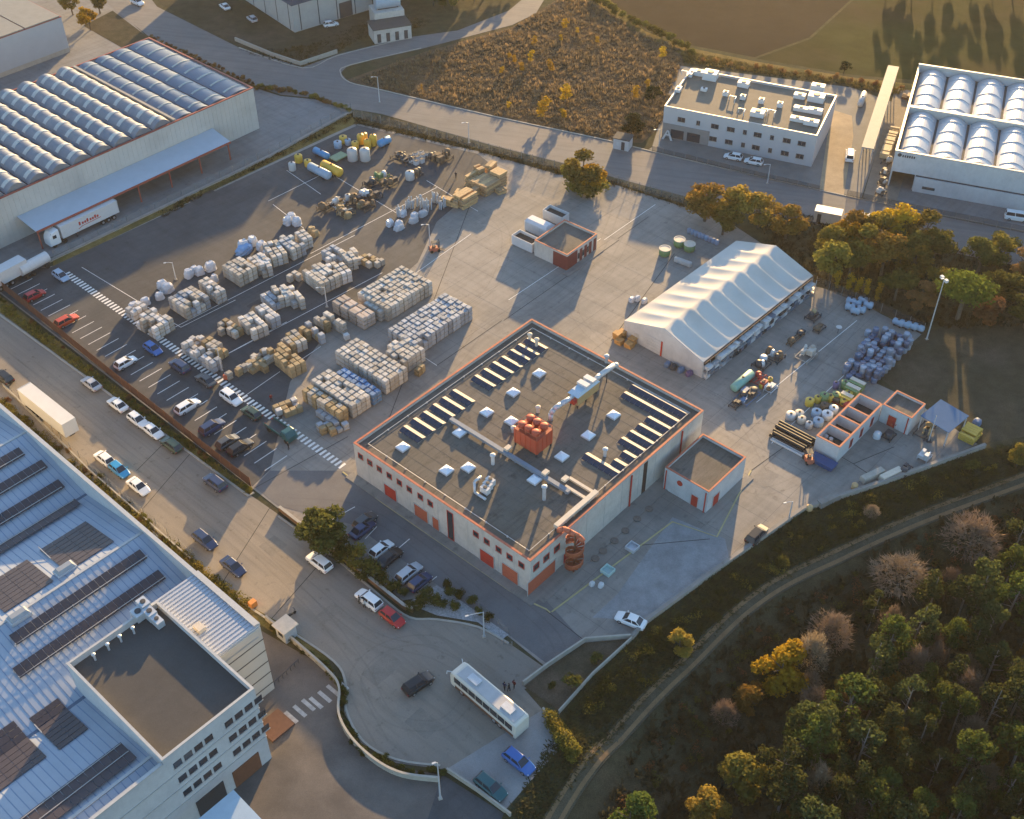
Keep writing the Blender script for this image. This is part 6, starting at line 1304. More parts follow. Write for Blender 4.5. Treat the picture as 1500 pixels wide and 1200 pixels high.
for i, (x, y) in enumerate(((540,580),(575,560),(610,545),(600,595),(640,570),(570,600),(545,550))): htank(*t11(x, y), .7, 1.4, M_lbtank, 'pale blue wrapped roll in the cluster at the tree fence', HB+.3, 'rolls at the tree fence')
# ---- around the workshop
def t12(x, y): return 1120+x/6, 540+y/6
for i, (x, y, r, h, m, lab) in enumerate(((390,300,.75,1.2,mY,'open yellow tank at the sunny edge by the workshop'),(460,275,.6,1.2,mY,'yellow tank second beside the workshop tanks'),(515,265,.8,1.5,mG,'green yellow tank with pale lid beside the workshop'),(570,265,.6,1.2,mY,'yellow tank under the green tank rim'),(620,250,.7,1.3,mG,'small green tank before the red frame'),(700,150,.7,1.4,mG,'lime green tank at the drum field edge'),(730,235,.7,1.2,mY,'yellow tank against the workshop bay wall'),(620,150,.5,1.2,mat('violet_drum', (.16,.13,.24), .6, .1, 2),'violet drum by the drum field'),(690,300,.7,1.2,mY,'yellow tank beside the long red frame'))): vtank(*t12(x, y+20), r, h, m, lab)
for i, (x, y, L, m, lab) in enumerate(((800,150,2.6,mG,'green box tank with cream lid behind the workshop'),(760,200,2.4,mG,'green box tank beside the store building corner'),(705,270,2.0,mY,'yellow box tank along the workshop wall'))):
    p = W(*t12(x, y+25)); o = thing('box_tank', lab, 'tank', (p.x, p.y, .065), HB); MB().box(-L/2,-.7,.1,L/2,.7,1.4).build('shell', m, o); MB().box(-L/2-.05,-.75,1.402,L/2+.05,.1,1.5).build('lid', M_beige, o)
    for x_ in (-L*.35, L*.35): MB().box(x_-.1,-.6,0,x_+.1,.6,.099).build('skid', M_dark, o)
machine(*t12(640,310), 4.0, 1.0, .8, [mat('machine_red', (.35,.05,.04)), mR, mR], 'long red frame lying between the tanks and the workshop', 41, HB)
for i, (x, y, r) in enumerate(((225,425,.85),(300,410,.75),(320,460,.7),(385,505,.6),(450,400,.85),(545,420,.95),(465,480,.9),(520,340,.7),(600,370,.8))): 
    m = (M_wtank, M_beige, M_beige, M_wtank, M_lbtank, M_steel, M_lbtank, mR, M_steel)[i]; vtank(*t12(x, y+15), r, 1.1, m, ['white round tank at the outer end of the tank rows','cream round tank beside the white one','small cream tank behind the pipe bundle','small white tank against the pipe bundle','pale blue round tank in the middle of the tank rows','wide grey tank beside the workshop wall','pale blue tank close to the workshop corner','rusty open tank behind the yellow ones','grey tank along the workshop wall'][i])
def pipes(px, py, L, n_, layers, label, m, r=.28):
    p = W(px, py); r_ = thing('pipe_bundle', label, 'pipes', (p.x, p.y, .065), HB)
    for l_ in range(layers):
        for k in range(n_-l_): MB().tube((-L/2+prg.uniform(-.3,.3),(k+l_*.5)*r*2.05,r+l_*r*1.75),(L/2+prg.uniform(-.3,.3),(k+l_*.5)*r*2.05,r+l_*r*1.75),r,n=10).build('pipe', m, r_)
M_bpipe = mat('black_pipe', (.02,.02,.022), .6, .2, 2)
pipes(*t12(225,640), 6.0, 3, 2, 'black plastic pipe bundle with white stripe beside the forklift', M_bpipe); pipes(*t12(290,575), 6.4, 4, 2, 'larger black pipe bundle stacked against the workshop end', M_bpipe, .32)
p = W(*t12(205,690)); o = thing('white_beam', 'pair of pale beams laid before the black pipes', 'beam', (p.x, p.y, .065), HB); MB().box(-3,-.15,0,3,.15,.3).build('beam', M_whiteplast, o); MB().box(-3,.4,0,3,.6,.3).build('beam', M_whiteplast, o)
p = W(*t12(510,845)); o = thing('blue_container', 'low dark blue skip beside the workshop gable', 'skip', (p.x, p.y, .06), HB); MB().hexa([(-1.9,-.8,.1),(1.9,-.8,.1),(1.9,.8,.1),(-1.9,.8,.1)], [(-2.1,-.95,1.0),(2.1,-.95,1.0),(2.1,.95,1.0),(-2.1,.95,1.0)]).build('body', mat('deep_blue', (.03,.07,.18), .5, .1, 2), o); MB().box(-1.6,-.6,0,-1.3,.6,.099).build('skid', M_dark, o); MB().box(1.3,-.6,0,1.6,.6,.099).build('skid', M_dark, o)
lump('wrapped_bale', *t12(985,605), .8, .8, 1.1, M_foil, 'round white sack in the court behind the workshop', 'sack', None, 120); machine(*t12(1085,605), 2.2, 1.6, 1.0, [mK, mB_, mK], 'dark machine beside the white sack in the court', 42); machine(*t12(1145,510), 1.0, 1.0, 1.5, [mW, mat('machine_red', (.35,.05,.04)), mR], 'slim red and white machine at the store wall', 43)
machine(*t12(1400,560), 4.0, 2.0, 1.5, [mK, mR, STY['brown']], 'dark scrap under the blue shelter', 44); machine(*t12(1400,790), 1.8, 1.6, 1.6, [M_steel, mW, M_steel], 'pale jib machine by the low bank wall', 45); machine(*t12(1230,910), 2.6, 1.4, .8, [mK, mB_, mK], 'low black scrap along the bank wall', 46)
p = W(*t12(1440,640)); o = thing('jib_crane', 'slim leaning jib by the blue shelter', 'crane', (p.x, p.y+.0, .06)); MB().tube((0,0,0),(.3,.6,5.0),.08,.05,n=6).build('jib', M_steel, o); MB().box(-.4,-.4,0,.4,.4,.15).build('base', M_dark, o)
timber(1420, 640, 2.6, 3.6, 1.3, 3, 'yellow board stack beyond the blue shelter', 51, ang=HB, m=mat('yellow_board', (.50,.33,.06), .7, .15, 2)); lump('wrapped_bale', 1430, 622, 1.0, .8, 1.0, mB_, 'blue grey sheeted heap behind the yellow boards', 'heap', None, 121)
for (x, y, L, lab, m) in ((1277,714-14,4.4,'long pale concrete block on the bank wall line',M_kerb),(1304,699,4.2,'beige cabinet slab at the end of the bank wall blocks',M_beige),(1213,739-3,4.0,'pale concrete block nearest the sunlit wall end',M_conc)):
    p = W(x, y); o = MB(); o.frus(-L/2,-.6,L/2,.6,0,1.0,.08); tag(o.build('concrete_block', m, None, loc=(p.x, p.y, .06), rz=R(30)), lab, 'block')
for (x, y, lab) in ((1251,716,'rusty barrel at the bank wall blocks'),(1185,748,'orange post stump at the sunlit wall end')): p = W(x, y); tag(MB().lathe([(.4,0),(.5,.2),(.5,.9),(.3,1.0)], 12).build('barrel', M_timber, None, True, (p.x, p.y, .06)), lab, 'barrel')
# ---- small things by the factory corner and elsewhere
for i, (x, y, s, m, lab) in enumerate(((867,857,.55,M_whiteplast,'white sack left at the foot of the spiral stair'),(880,859,.6,M_whiteplast,'white sack beside the first one at the stair foot'),(890,838,.8,mat('mint_tub', (.40,.55,.52), .5, .1, 2),'mint coloured tub on the pale concrete lot'),(926,804,.8,M_steel,'grey slab crate on the pale concrete lot'))):
    if i < 2: lump('sack', x, y, s, s*.8, .6, m, lab, 'sack', None, 130+i)
    else: p = W(x, y); o = MB(); o.box(-s,-s,0,s,-s+.1,.6); o.box(-s,s-.1,0,s,s,.6); o.box(-s,-s+.1,0,-s+.1,s-.1,.6); o.box(s-.1,-s+.1,0,s,s-.1,.6); o.box(-s+.1,-s+.1,0,s-.1,s-.1,.15); tag(o.build('tub', m, None, loc=(p.x, p.y, .066), rz=ANG), lab, 'tub')
p = W(456,905-8+0); 
p = W(427,903); o = thing('dark_scooter', 'dark motor scooter standing near the gate kiosk', 'scooter', (p.x, p.y, .05), HA); MB().hexa([(-.7,-.15,.3),(.5,-.12,.3),(.5,.12,.3),(-.7,.15,.3)], [(-.7,-.14,.85),(.0,-.1,.6),(.0,.1,.6),(-.7,.14,.85)]).build('body', PAINT['black'], o); MB().path([(.5,0,.3),(.7,0,1.05),(.65,.3,1.1),(.65,-.3,1.1)], .04, 5).build('handlebar', M_dark, o)
for x in (-.6,.65): MB().tube((x,-.06,.25),(x,.06,.25),.25,n=12).build('wheel', M_tyre, o)
p = W(371,888); tag(MB().box(-.5,-.4,0,.5,.4,1.0).build('orange_cabinet', mat('orange_box', (.55,.22,.06), .6, .1, 2), None, loc=(p.x, p.y, .05), rz=ANG), 'small orange cabinet on the verge by the ribbed roof corner', 'cabinet')
p = W(331,556); o = thing('barrier_post', 'orange barrier post at the walkway bend', 'barrier', (p.x, p.y, .065)); MB().box(-.35,-.2,0,.35,.2,1.0).build('body', M_ordoor, o); MB().tube((0,0,1.0),(0,0,1.5),.05,n=6).build('pole', M_steel, o)
timber(1303, 230-18, 2.0, 14.0, 1.3, 2, 'long row of sawn timber beside the white hall', 61, ang=R(66)-math.pi/2, m=mat('pale_timber', (.55,.44,.28), .75, .15, 2)); timber(1330, 145, 2.0, 3.0, 1.2, 2, 'rust coloured timber behind the white hall corner', 62, ang=R(66), m=M_brownm)
for i, (x, y) in enumerate(((1298,240),(1296,256),(1293,270),(1290,285))): machine(x, y, 1.8, 1.6, 1.3, [mK, mR, STY['pale']], ['dark crate machine by the sawn timber','pale scrap machine along the hall wall','brown scrap machine along the hall wall','small scrap machine at the hall fence'][i], 70+i)
p = W(1246,222); car(1245,228,R(75),'van','white','white van in the sandy strip beside the office'); htank(1262,150,.7,6.0,M_wtank,'thin white tank lying beside the narrow canopy',R(68))
p = W(1211,325); o = thing('site_cabin', 'cream site cabin among the trees by the road', 'cabin', (p.x, p.y, .0), R(-21)); MB().box(-2.6,-1.2,.2,2.6,1.2,2.7).build('body', M_beige, o); MB().box(-2.7,-1.3,2.702,2.7,1.3,2.82).build('roof', M_whiteplast, o); MB().box(-2.0,-1.23,.25,-1.2,-1.203,2.2).build('door', M_dark, o); MB().box(-2.4,-1.0,0,-2.1,1.0,.199).build('skid', M_dark, o); MB().box(2.1,-1.0,0,2.4,1.0,.199).build('skid', M_dark, o)
car(1265,322,R(-15),'van','white','white van on the road verge behind the oaks'); car(1490,318,R(-18),'van','white','white van in front of the ribbed hall end')
# ------------------------------------------------------------------ vegetation
M_bark = mat('bark', (.10,.08,.06), .95, .3, 3); M_barkp = mat('pale_bark', (.22,.19,.16), .95, .3, 3)
LEAF = dict(
 autumn=leafmat('leaf_autumn', (.31,.19,.045), (.18,.14,.035)), yellow=leafmat('leaf_yellow', (.46,.29,.025), (.30,.21,.025)),
 gold=leafmat('leaf_gold', (.22,.175,.04), (.13,.125,.034)), olive=leafmat('leaf_olive', (.12,.115,.03), (.075,.08,.026)),
 pine=leafmat('leaf_pine', (.052,.068,.026), (.082,.088,.03)), lime=leafmat('leaf_lime', (.095,.118,.026), (.062,.085,.026)),
 dark=leafmat('leaf_dark', (.032,.042,.018), (.022,.03,.014)), rust=leafmat('leaf_rust', (.25,.135,.06), (.16,.10,.05)), twig=leafmat('twig', (.30,.225,.155), (.20,.15,.105), .2), bright=leafmat('leaf_bright', (.135,.165,.03), (.095,.13,.028)))
def leaves(mb, lobes, n, ls, rg):
    vol = [r[0]*r[1]*r[2] for _, r in lobes]; tot = sum(vol)
    for (c, r), v in zip(lobes, vol):
        for _ in range(max(8, int(n*v/tot))):
            d = Vector((rg.gauss(0,1), rg.gauss(0,1), rg.gauss(0,1))).normalized(); q = rg.uniform(.0,1)**.38
            if noise.noise(Vector((d.x*2.2+c[0]*3, d.y*2.2+c[1]*3, d.z*2.2+c[2]*3))) < -.22 and q > .6: continue
            p = Vector((c[0]+d.x*r[0]*q, c[1]+d.y*r[1]*q, c[2]+d.z*r[2]*q))
            nn = (d*1.0+Vector((rg.gauss(0,.6), rg.gauss(0,.6), rg.gauss(0,.6)))).normalized(); x = nn.orthogonal().normalized(); x = Matrix.Rotation(rg.uniform(0,6.28), 3, nn) @ x; y = nn.cross(x)
            s = ls*rg.uniform(.55,1.25)
            mb._add([p-x*s-y*s*.5, p+x*s*.2-y*s*.75, p+x*s+y*s*.3, p-x*s*.1+y*s*.8], [(0,1,2,3)])
def limbs(mb, h, spread, rg, n=5, r=.2, z0_=.35):
    top = Vector((rg.uniform(-.2,.2), rg.uniform(-.2,.2), h)); mb.tube((0,0,0), top*.5, r, r*.7, 7); mb.tube(top*.5, top, r*.7, r*.2, 6)
    for k in range(n):
        a = 6.28*k/n+rg.uniform(-.4,.4); b = top*rg.uniform(z0_, .8); e = b+Vector((math.cos(a)*spread*rg.uniform(.5,.9), math.sin(a)*spread*rg.uniform(.5,.9), h*rg.uniform(.15,.35))); mb.tube(b, e, r*.4, r*.1, 5)
PROTO = {}
def proto(kd, var):
    key = (kd, var)
    if key in PROTO: return PROTO[key]
    rg = random.Random(sum(map(ord, kd))*31+var*7); t = MB(); c = MB()
    bark = M_bark
    if kd in ('pine', 'limepine'):                                    # unit: metres, 11 m tall
        h = 11*rg.uniform(.85,1.12); lean = Vector((rg.uniform(-.6,.6), rg.uniform(-.6,.6), 0)); top = Vector((lean.x, lean.y, h*.96)); t.tube((0,0,0), top*.6, .17, .12, 6); t.tube(top*.6, top, .12, .05, 5)
        lob = []
        for k in range(rg.randint(9,12)):
            z = h*rg.uniform(.50,.98); a = rg.uniform(0,6.28); rr = (1-z/h)*h*.34+rg.uniform(.2,.9); q = rg.uniform(.7,1.3); lob.append(((top.x*z/h+math.cos(a)*rr, top.y*z/h+math.sin(a)*rr, z), (q*1.1, q*1.1, q*.75)))
            t.tube((top.x*z/h*.9, top.y*z/h*.9, z*.93), lob[-1][0], .06, .03, 4)
        leaves(c, lob, 2300, .19, rg); m = LEAF['pine' if kd == 'pine' else 'lime']; bark = M_barkp
    elif kd == 'bare':
        h = 6.0; limbs(t, h*.75, 2.6, rg, 8, .18, .25)
        for k in range(1500):
            a = rg.uniform(0,6.28); el = rg.uniform(.1,1.5); d = Vector((math.cos(a)*math.cos(el), math.sin(a)*math.cos(el), math.sin(el))); q = rg.uniform(.45,1)**.7; p = Vector((0,0,h*.38))+Vector((d.x*3.0, d.y*3.0, d.z*h*.62))*q*(.85+.25*noise.noise(d*2.5+Vector((var*5,0,0))))
            e = (d+Vector((rg.gauss(0,.5), rg.gauss(0,.5), rg.gauss(0,.4)))).normalized(); s = rg.uniform(.35,.85); sd = e.orthogonal().normalized()*.035
            c._add([p-sd, p+sd, p+e*s], [(0,1,2)])
            if k % 3 == 0:
                nn = d.orthogonal().normalized()*.13; c._add([p-nn, p+nn, p+e*.3+nn*.3], [(0,1,2)])
        m = LEAF['twig']
    elif kd == 'umbrella':
        h = 7.0; t.tube((0,0,0),(0.2,0,h*.7),.25,.18,8)
        for k in range(8): a = .785*k; t.tube((.2,0,h*.62),(1.9*math.cos(a),1.9*math.sin(a),h*.82),.09,.04,5)
        lob = [((0,0,h*.86),(2.6,2.6,.9))]+[((2.0*math.cos(k*.7),2.0*math.sin(k*.7),h*.85+.2*math.sin(k*2)),(1.15,1.15,.65)) for k in range(9)]+[((1.0*math.cos(k*1.3),1.0*math.sin(k*1.3),h*.95),(1.1,1.1,.6)) for k in range(5)]
        leaves(c, lob, 4800, .14, rg); m = LEAF['bright']
    elif kd == 'slim':
        h = 4.5; limbs(t, h*.8, .5, rg, 4, .06); lob = [((rg.uniform(-.3,.3), rg.uniform(-.3,.3), h*z), (.55,.55,.6)) for z in (.35,.5,.62,.75,.88)]
        leaves(c, lob, 420, .14, rg); m = LEAF['yellow']
    elif kd == 'shrub' or kd == 'drybush' or kd == 'rustbush':
        h = 2.0; limbs(t, h*.6, .8, rg, 5, .07); lob = [((rg.uniform(-.7,.7), rg.uniform(-.7,.7), rg.uniform(.6,1.4)), (rg.uniform(.5,.8),)*2+(rg.uniform(.45,.7),)) for _ in range(7)]
        leaves(c, lob, 800, .13, rg); m = LEAF[dict(shrub='olive', drybush='gold', rustbush='rust')[kd]]
    else:                                                              # broadleaf crowns, 7 m tall
        h = 7.0; limbs(t, h*.8, 2.2, rg, 7, .2); lob = []
        for k in range(15):
            a = rg.uniform(0,6.28); z = rg.uniform(.36,.92); rr = 2.3*math.sin(math.pi*min(1,(z-.15)/.9))*rg.uniform(.3,1); q = rg.uniform(.75,1.25); lob.append(((math.cos(a)*rr, math.sin(a)*rr, h*z), (q, q, q*.85)))
        leaves(c, lob, 4200, .19, rg); m = LEAF[kd]
    tm = t.mesh('trunk', bark); cm = c.mesh('crown', m); PROTO[key] = (tm, cm, h); return PROTO[key]
def tree(px, py, kd, h, label, group=None, world=None, wide=1.0, name=None):
    var = prg.randint(0, 3 if kd in ('pine','limepine') else 2); tm, cm, h0 = proto(kd, var); p = world or WG(px, py); s = h/h0
    shrubby = kd in ('shrub','drybush','rustbush')
    r_ = thing(name or ('shrub' if shrubby else 'pine_tree' if 'pine' in kd or kd == 'umbrella' else 'tree'), label, 'shrub' if shrubby else 'tree', (p.x, p.y, zg(p.x, p.y)-.05), prg.uniform(0, 6.28), group); r_.scale = (s*wide, s*wide, s)
    inst('trunk', tm, r_); inst('crown', cm, r_); return r_
# single trees one can name
for (x, y, kd, h, wd, lab) in (
 (472,800,'olive',7.4,1.55,'big round green tree at the drive entrance'),
 (852,276,'gold',8.4,1.5,'large yellow green tree on the road verge behind the gatehouse'),
 (1402,468,'umbrella',8.6,1.5,'bright green umbrella pine by the floodlight mast'),
 (925,198,'dark',5.0,1.5,'round dark bush behind the utility hut'),(955,152,'dark',4.2,1.4,'round dark bush at the office side of the scrub field'),
 (866,280,'yellow',6.2,1.3,'golden tree leaning out from the yellow green one on the road verge'),(836,266,'gold',5.6,1.2,'smaller yellow green tree on the verge side of the large one'),
 (1236,108,'dark',3.0,1.5,'small round dark tree on the field margin'),
 (1140,1012,'yellow',8.4,1.3,'bright golden tree at the edge of the pine wood'),(1096,1042,'autumn',5.6,1.1,'orange tan tree below the golden tree'),(1058,1062,'bare',5.0,.9,'small grey tan tree near the dirt track bend'),
 (1078,1165,'gold',7.5,1.3,'yellow green tree beside the orange tree in the wood edge'),(1030,1205,'autumn',6.5,1.1,'orange tree at the wood edge low down the track'),(920,1225,'lime',7.6,1.2,'light green tree standing by the dirt track'),(972,1245,'lime',5.5,1.0,'light green tree low beside the track'),
 (993,962,'autumn',5.0,1.1,'tan young tree alone on the bank above the track'),
 (1488,684,'gold',4.5,1.2,'yellow bush tree at the corner of the dull meadow'),
 (1310,872,'bare',8.4,1.25,'leafless brown tree standing at the track side'),(1412,818,'bare',8.6,1.2,'leafless brown tree behind the track curve'),(1274,760,'bare',3.0,1.0,'small leafless bush on the bank'),(1208,955,'bare',8.0,1.0,'leafless tan tree at the wood front'),(1497,800,'bare',5.0,.9,'leafless tree on the far side of the track below the meadow'),
 (107,22,'gold',6.5,1.2,'yellow tree behind the grey shed corner'),(133,44,'yellow',6.5,1.2,'yellow green tree by the lane behind the grey shed'),(147,20,'gold',6.5,1.2,'olive yellow tree beside the road behind the shed'),
 (1032,324,'autumn',8.6,1.45,'orange tree at the road end of the tent row'),(1075,328,'autumn',8.2,1.45,'orange tree second in the row behind the tent'),(1110,334,'autumn',7.8,1.45,'wide orange tree close to the tent ridge end'),(1150,350,'autumn',7.6,1.45,'orange tree nearest the cream site cabin'),(1058,344,'gold',6.2,1.45,'yellow green tree in front of the orange row'),
): tree(x, y, kd, h, lab, wide=wd)
G1 = 'mixed trees behind the storage tent'
for i, (x, y) in enumerate(((1215,412),(1243,405),(1232,378),(1262,392),(1290,404),(1280,372),(1318,395),(1310,365),(1345,372),(1250,365),(1335,410),(1365,385),(1300,345),(1212,385))): tree(x, y, ('gold','olive','yellow','gold','autumn')[i % 5], prg.uniform(7.0,9.4), ['yellow green tree in the belt behind the storage tent','dull green tree in the belt behind the storage tent','golden tree in the belt behind the storage tent','yellow green tree in the belt behind the storage tent','orange tree in the belt behind the storage tent'][i % 5], G1, wide=prg.uniform(1.1,1.4))
G2 = 'dull trees beyond the umbrella pine'
for i, (x, y) in enumerate(((1432,400),(1460,385),(1492,412),(1470,445),(1440,440),(1515,440),(1530,395),(1550,450),(1445,478),(1500,480),(1375,440),(1345,455),(1310,440))): tree(x, y, ('olive','gold','rust')[i % 3], prg.uniform(5.5,8), ['dull green tree beyond the umbrella pine','dull yellow tree beyond the umbrella pine','dull russet tree beyond the umbrella pine'][i % 3], G2, wide=1.3)
tree(1508,490,'lime',5.5,'yellow green tree at the meadow corner beyond the umbrella pine')
for i, (x, y) in enumerate(((1222,428),(1242,432),(1255,437),(1266,440),(1283,446))): tree(x, y, 'slim', 5.0, 'slender yellow sapling along the mesh fence behind the tent', 'saplings along the mesh fence')
def zf(x, y): return 720+x/3.75, y/3.75
for i, (x, y, h) in enumerate(((935,335,3.0),(320,405,2.8),(405,575,4.0),(285,660,4.6),(215,345,2.6),(405,170,2.6),(785,550,2.8),(165,405,2.4),(855,490,2.0),(380,235,1.8),(60,415,2.0),(125,355,2.0),(395,665,2.4),(580,245,1.8),(235,255,2.2),(100,330,1.6),(470,190,1.6),(95,600,1.6))): tree(*zf(x, y), 'slim', h*1.3, 'slender yellow poplar sapling in the scrub field', 'yellow saplings in the scrub field', wide=1.9)
tree(614+4, 128+6, 'slim', 2.0, 'small yellow sapling near the road fork')
for i, (x, y) in enumerate(((842,278),(852,284),(862,286),(872,283),(848,272))): tree(x, y, 'drybush', 3.4, 'bushy yellow growth at the foot of the road verge trees', 'growth under the verge trees', wide=1.3)
# shrubs: front garden, island, hedge lines
for i, (x, y, s, kd) in enumerate(((505,822,3.2,'shrub'),(525,832,3.0,'drybush'),(545,842,2.8,'shrub'),(520,812,2.6,'drybush'),(560,855,2.2,'shrub'),(498,800,2.4,'shrub'),(535,850,2.0,'shrub'),(575,866,1.8,'shrub'))): tree(x, y, kd, s, 'loose shrub in the bed between street wall and front car park', 'shrubs by the front car park', wide=1.1)
for i, (x, y, s) in enumerate(((655,862,1.6),(660,873,1.6),(675,877,1.7),(668,890,1.7),(692,885,1.6),(649,890,1.6),(625,880,2.4),(612,888,2.2),(637,882,2.2),(582,864,1.8),(702,900,1.4),(715,908,1.4),(600,893,1.6),(592,872,1.5))): tree(x, y, 'shrub', s, 'rounded garden shrub on the gravel island', 'rounded shrubs on the island', wide=1.0)
for i in range(9): tree(808+i*3.6, 1058+i*6.5, 'drybush', 2.2, 'yellow green hedge bush along the pad edge', 'hedge bushes by the pad', wide=.9)
for (x, y, s, lab) in ((838,1005,2.4,'rounded dark shrub on the dirt plot'),(872,968,1.6,'thin grey shrub on the dirt plot'),(808,1008,1.2,'small dry shrub by the coach corner'),(1145,830,2.0,'pale shrub on the bank below the dark off roader'),(1420,690,2.4,'dry shrub on the bank below the shelter')): tree(x, y, 'shrub', s, lab)
for i in range(22):
    q = i/21; tree(868+q*150+prg.uniform(-3,3), 2+q*78+prg.uniform(-3,3), 'shrub', prg.uniform(1.4,2.4), 'dark hedge bush between scrub field and ploughed field', 'field hedge bushes', wide=1.2)
for i in range(16):
    q = i/15; tree(1030+q*290, 93+q*36+prg.uniform(-3,3), 'rustbush', prg.uniform(1.0,1.8), 'russet bush on the field margin behind the office', 'field margin bushes')
for i in range(20):
    q = i/19; tree(376+q*136+prg.uniform(-2,2), 129+q*34-6*math.sin(q*3.1)+prg.uniform(-2,2), prg.choice(('rustbush','drybush','rustbush')), prg.uniform(.9,1.5), 'dry hedge bush between the road and the warehouse lot', 'dry hedge by the lot', wide=1.3)
for i in range(22):
    q = i/21; tree(222+q*148, 58+q*66+prg.uniform(-2,1), 'rustbush', prg.uniform(.8,1.3), 'dry hedge bush along the road behind the vaulted warehouse', 'dry hedge behind the warehouse', wide=1.2)
# street verge bushes
for i in range(26):
    q = prg.random(); tree(4+q*276+prg.uniform(-2,8), 590+q*236+prg.uniform(-6,4), prg.choice(('drybush','shrub','rustbush')), prg.uniform(.6,1.2), 'low bush on the dry verge along the solar factory', 'verge bushes', wide=1.1)
for i in range(34):
    q = prg.random(); tree(2+q*362, 440+q*280, prg.choice(('drybush','rustbush','shrub')), prg.uniform(.6,1.1), 'low bush under the brown screen fence', 'fence bushes')
for i in range(44):
    q = i/43; P_ = smooth_line(PX([(400,922),(445,955),(488,990),(502,1015),(502,1050),(522,1088),(556,1114),(592,1130),(648,1134)]), 8); k = q*(len(P_)-1); a = P_[int(k)]; tree(0, 0, 'shrub', prg.uniform(.7,1.1), 'low hedge plant in the curved planted strip', 'curved hedge plants', world=a+Vector((prg.uniform(-.4,.4), prg.uniform(-.4,.4), 0)), wide=1.2)
# wood at the top, casting the long morning shade over the road and the vaulted warehouse
for i in range(64):
    x = prg.uniform(-44,-5); y = prg.uniform(322,372); tree(0, 0, prg.choice(('olive','rust','gold','olive')), prg.uniform(17,24) if y > 332 else prg.uniform(9,13), 'tall dull tree in the wood behind the panelled hall', 'wood behind the panelled hall', world=Vector((x, y, 0)), wide=.75)
for i, x in enumerate((1298,1318,1335,1365,1390,1420,1450,1480,1510,1540)): tree(x, -18+prg.uniform(-12,6), 'dark', prg.uniform(8,12), 'dark tree on the far edge of the grass field', 'far field trees', wide=.7)
for i in range(14): tree(560+i*15, 2+prg.uniform(-8,18)-i*.6, prg.choice(('rust','olive','gold')), prg.uniform(4,6), 'brownish tree on the slope by the forked lane', 'trees by the forked lane', wide=.9)
# ---- the pine wood
FP = PG([(1120,1040),(1190,965),(1250,925),(1340,880),(1500,815),(1720,745),(1760,1420),(1040,1420),(930,1330),(1045,1170)])
frg = random.Random(23)
named_ = [WG(a, b) for a, b in ((1140,1012),(1096,1042),(1078,1165),(1030,1205),(920,1225),(1310,872),(1412,818),(1208,955),(972,1245))]
for (x, y) in scatter_pts(FP, 320, frg, 1.9):
    if any(abs(x-q_.x-(y-q_.y)*0) < 3.2 and -9 < y-q_.y < 2.5 for q_ in named_): continue
    q = frg.random()
    if q < .48: tree(0, 0, 'pine', frg.uniform(6.5,12.5), 'tall slender pine in the dark wood below the track', 'pines of the lower wood', world=Vector((x, y, 0)), wide=frg.uniform(.75,1.25))
    elif q < .66: tree(0, 0, 'limepine', frg.uniform(8,12), 'fresh green pine in the dark wood below the track', 'fresh green pines of the wood', world=Vector((x, y, 0)), wide=frg.uniform(.8,1.3))
    elif q < .85: tree(0, 0, 'bare', frg.uniform(6,10), 'leafless tree among the pines', 'leafless trees in the wood', world=Vector((x, y, 0)), wide=.62)
    else: tree(0, 0, 'autumn', frg.uniform(5,7), 'rust brown tree among the pines', 'rust brown trees in the wood', world=Vector((x, y, 0)), wide=.7)
# brambles on the bank and the thicket below the track
def brambles(poly, n, m, label, seed):
    rg = random.Random(seed); mb = MB()
    for (x, y) in scatter_pts(PG(poly), n, rg):
        s_ = rg.uniform(.35,1.0); z = zg(x, y); leaves(mb, [((x+rg.uniform(-.4,.4)*s_*2, y+rg.uniform(-.4,.4)*s_*2, z+s_*rg.uniform(.3,.9)), (s_*.8, s_*.8, s_*.6)) for _ in range(4)], 110, .13, rg)
    tag(kind(mb.build('brambles', m), 'stuff'), label, 'brambles')
pb_ = [(850,1045),(880,1000),(950,930),(1070,840),(1180,765),(1300,722),(1460,668),(1470,690),(1330,745),(1190,812),(1100,862),(1010,945),(925,1030)]; pt_ = [(1010,1010),(1110,915),(1200,862),(1330,797),(1500,735),(1500,810),(1340,870),(1190,955),(1050,1090),(950,1200),(890,1200)]
pv_ = [(4,588),(110,684),(255,802),(366,888),(352,890),(262,818),(120,700),(4,600)]; brambles(pv_, 110, LEAF['gold'], 'golden hedge growth along the street side of the solar factory', 8); brambles(pv_, 50, LEAF['olive'], 'green hedge growth along the street side of the solar factory', 9)
brambles(pb_, 130, LEAF['olive'], 'green brambles on the shaded bank above the track', 1); brambles(pb_, 40, LEAF['gold'], 'yellowed brambles on the shaded bank', 2); brambles(pt_, 60, LEAF['olive'], 'green thicket between the track and the wood', 3); brambles(pt_, 60, LEAF['rust'], 'russet thicket between the track and the wood', 4)
# ---- ground cover nobody could count
def tufts(name, poly, n, hmin, hmax, m, label, seed, spread=.35, blades=7, world=False, wdt=.05):
    P = poly if world else PG(poly); rg = random.Random(seed); mb = MB()
    for (x, y) in scatter_pts(P, n, rg):
        h = rg.uniform(hmin, hmax)*(1+.6*noise.noise(Vector((x*.12, y*.12, 0))))
        for k in range(blades):
            a = rg.uniform(0,6.28); d = Vector((math.cos(a), math.sin(a), 0)); b = Vector((x, y, zg(x, y)-.03))+d*rg.uniform(0, spread); sd = Vector((-d.y, d.x, 0))*wdt*rg.uniform(.6,1.8)*(1+h); e = b+d*spread*rg.uniform(.2,1.1)+Vector((0,0,h*rg.uniform(.5,1)))
            mb._add([b-sd, b+sd, e+sd*.5, e-sd*.5], [(0,1,2,3)])
    o = mb.build(name, m); kind(o, 'stuff'); tag(o, label, 'plants'); return o
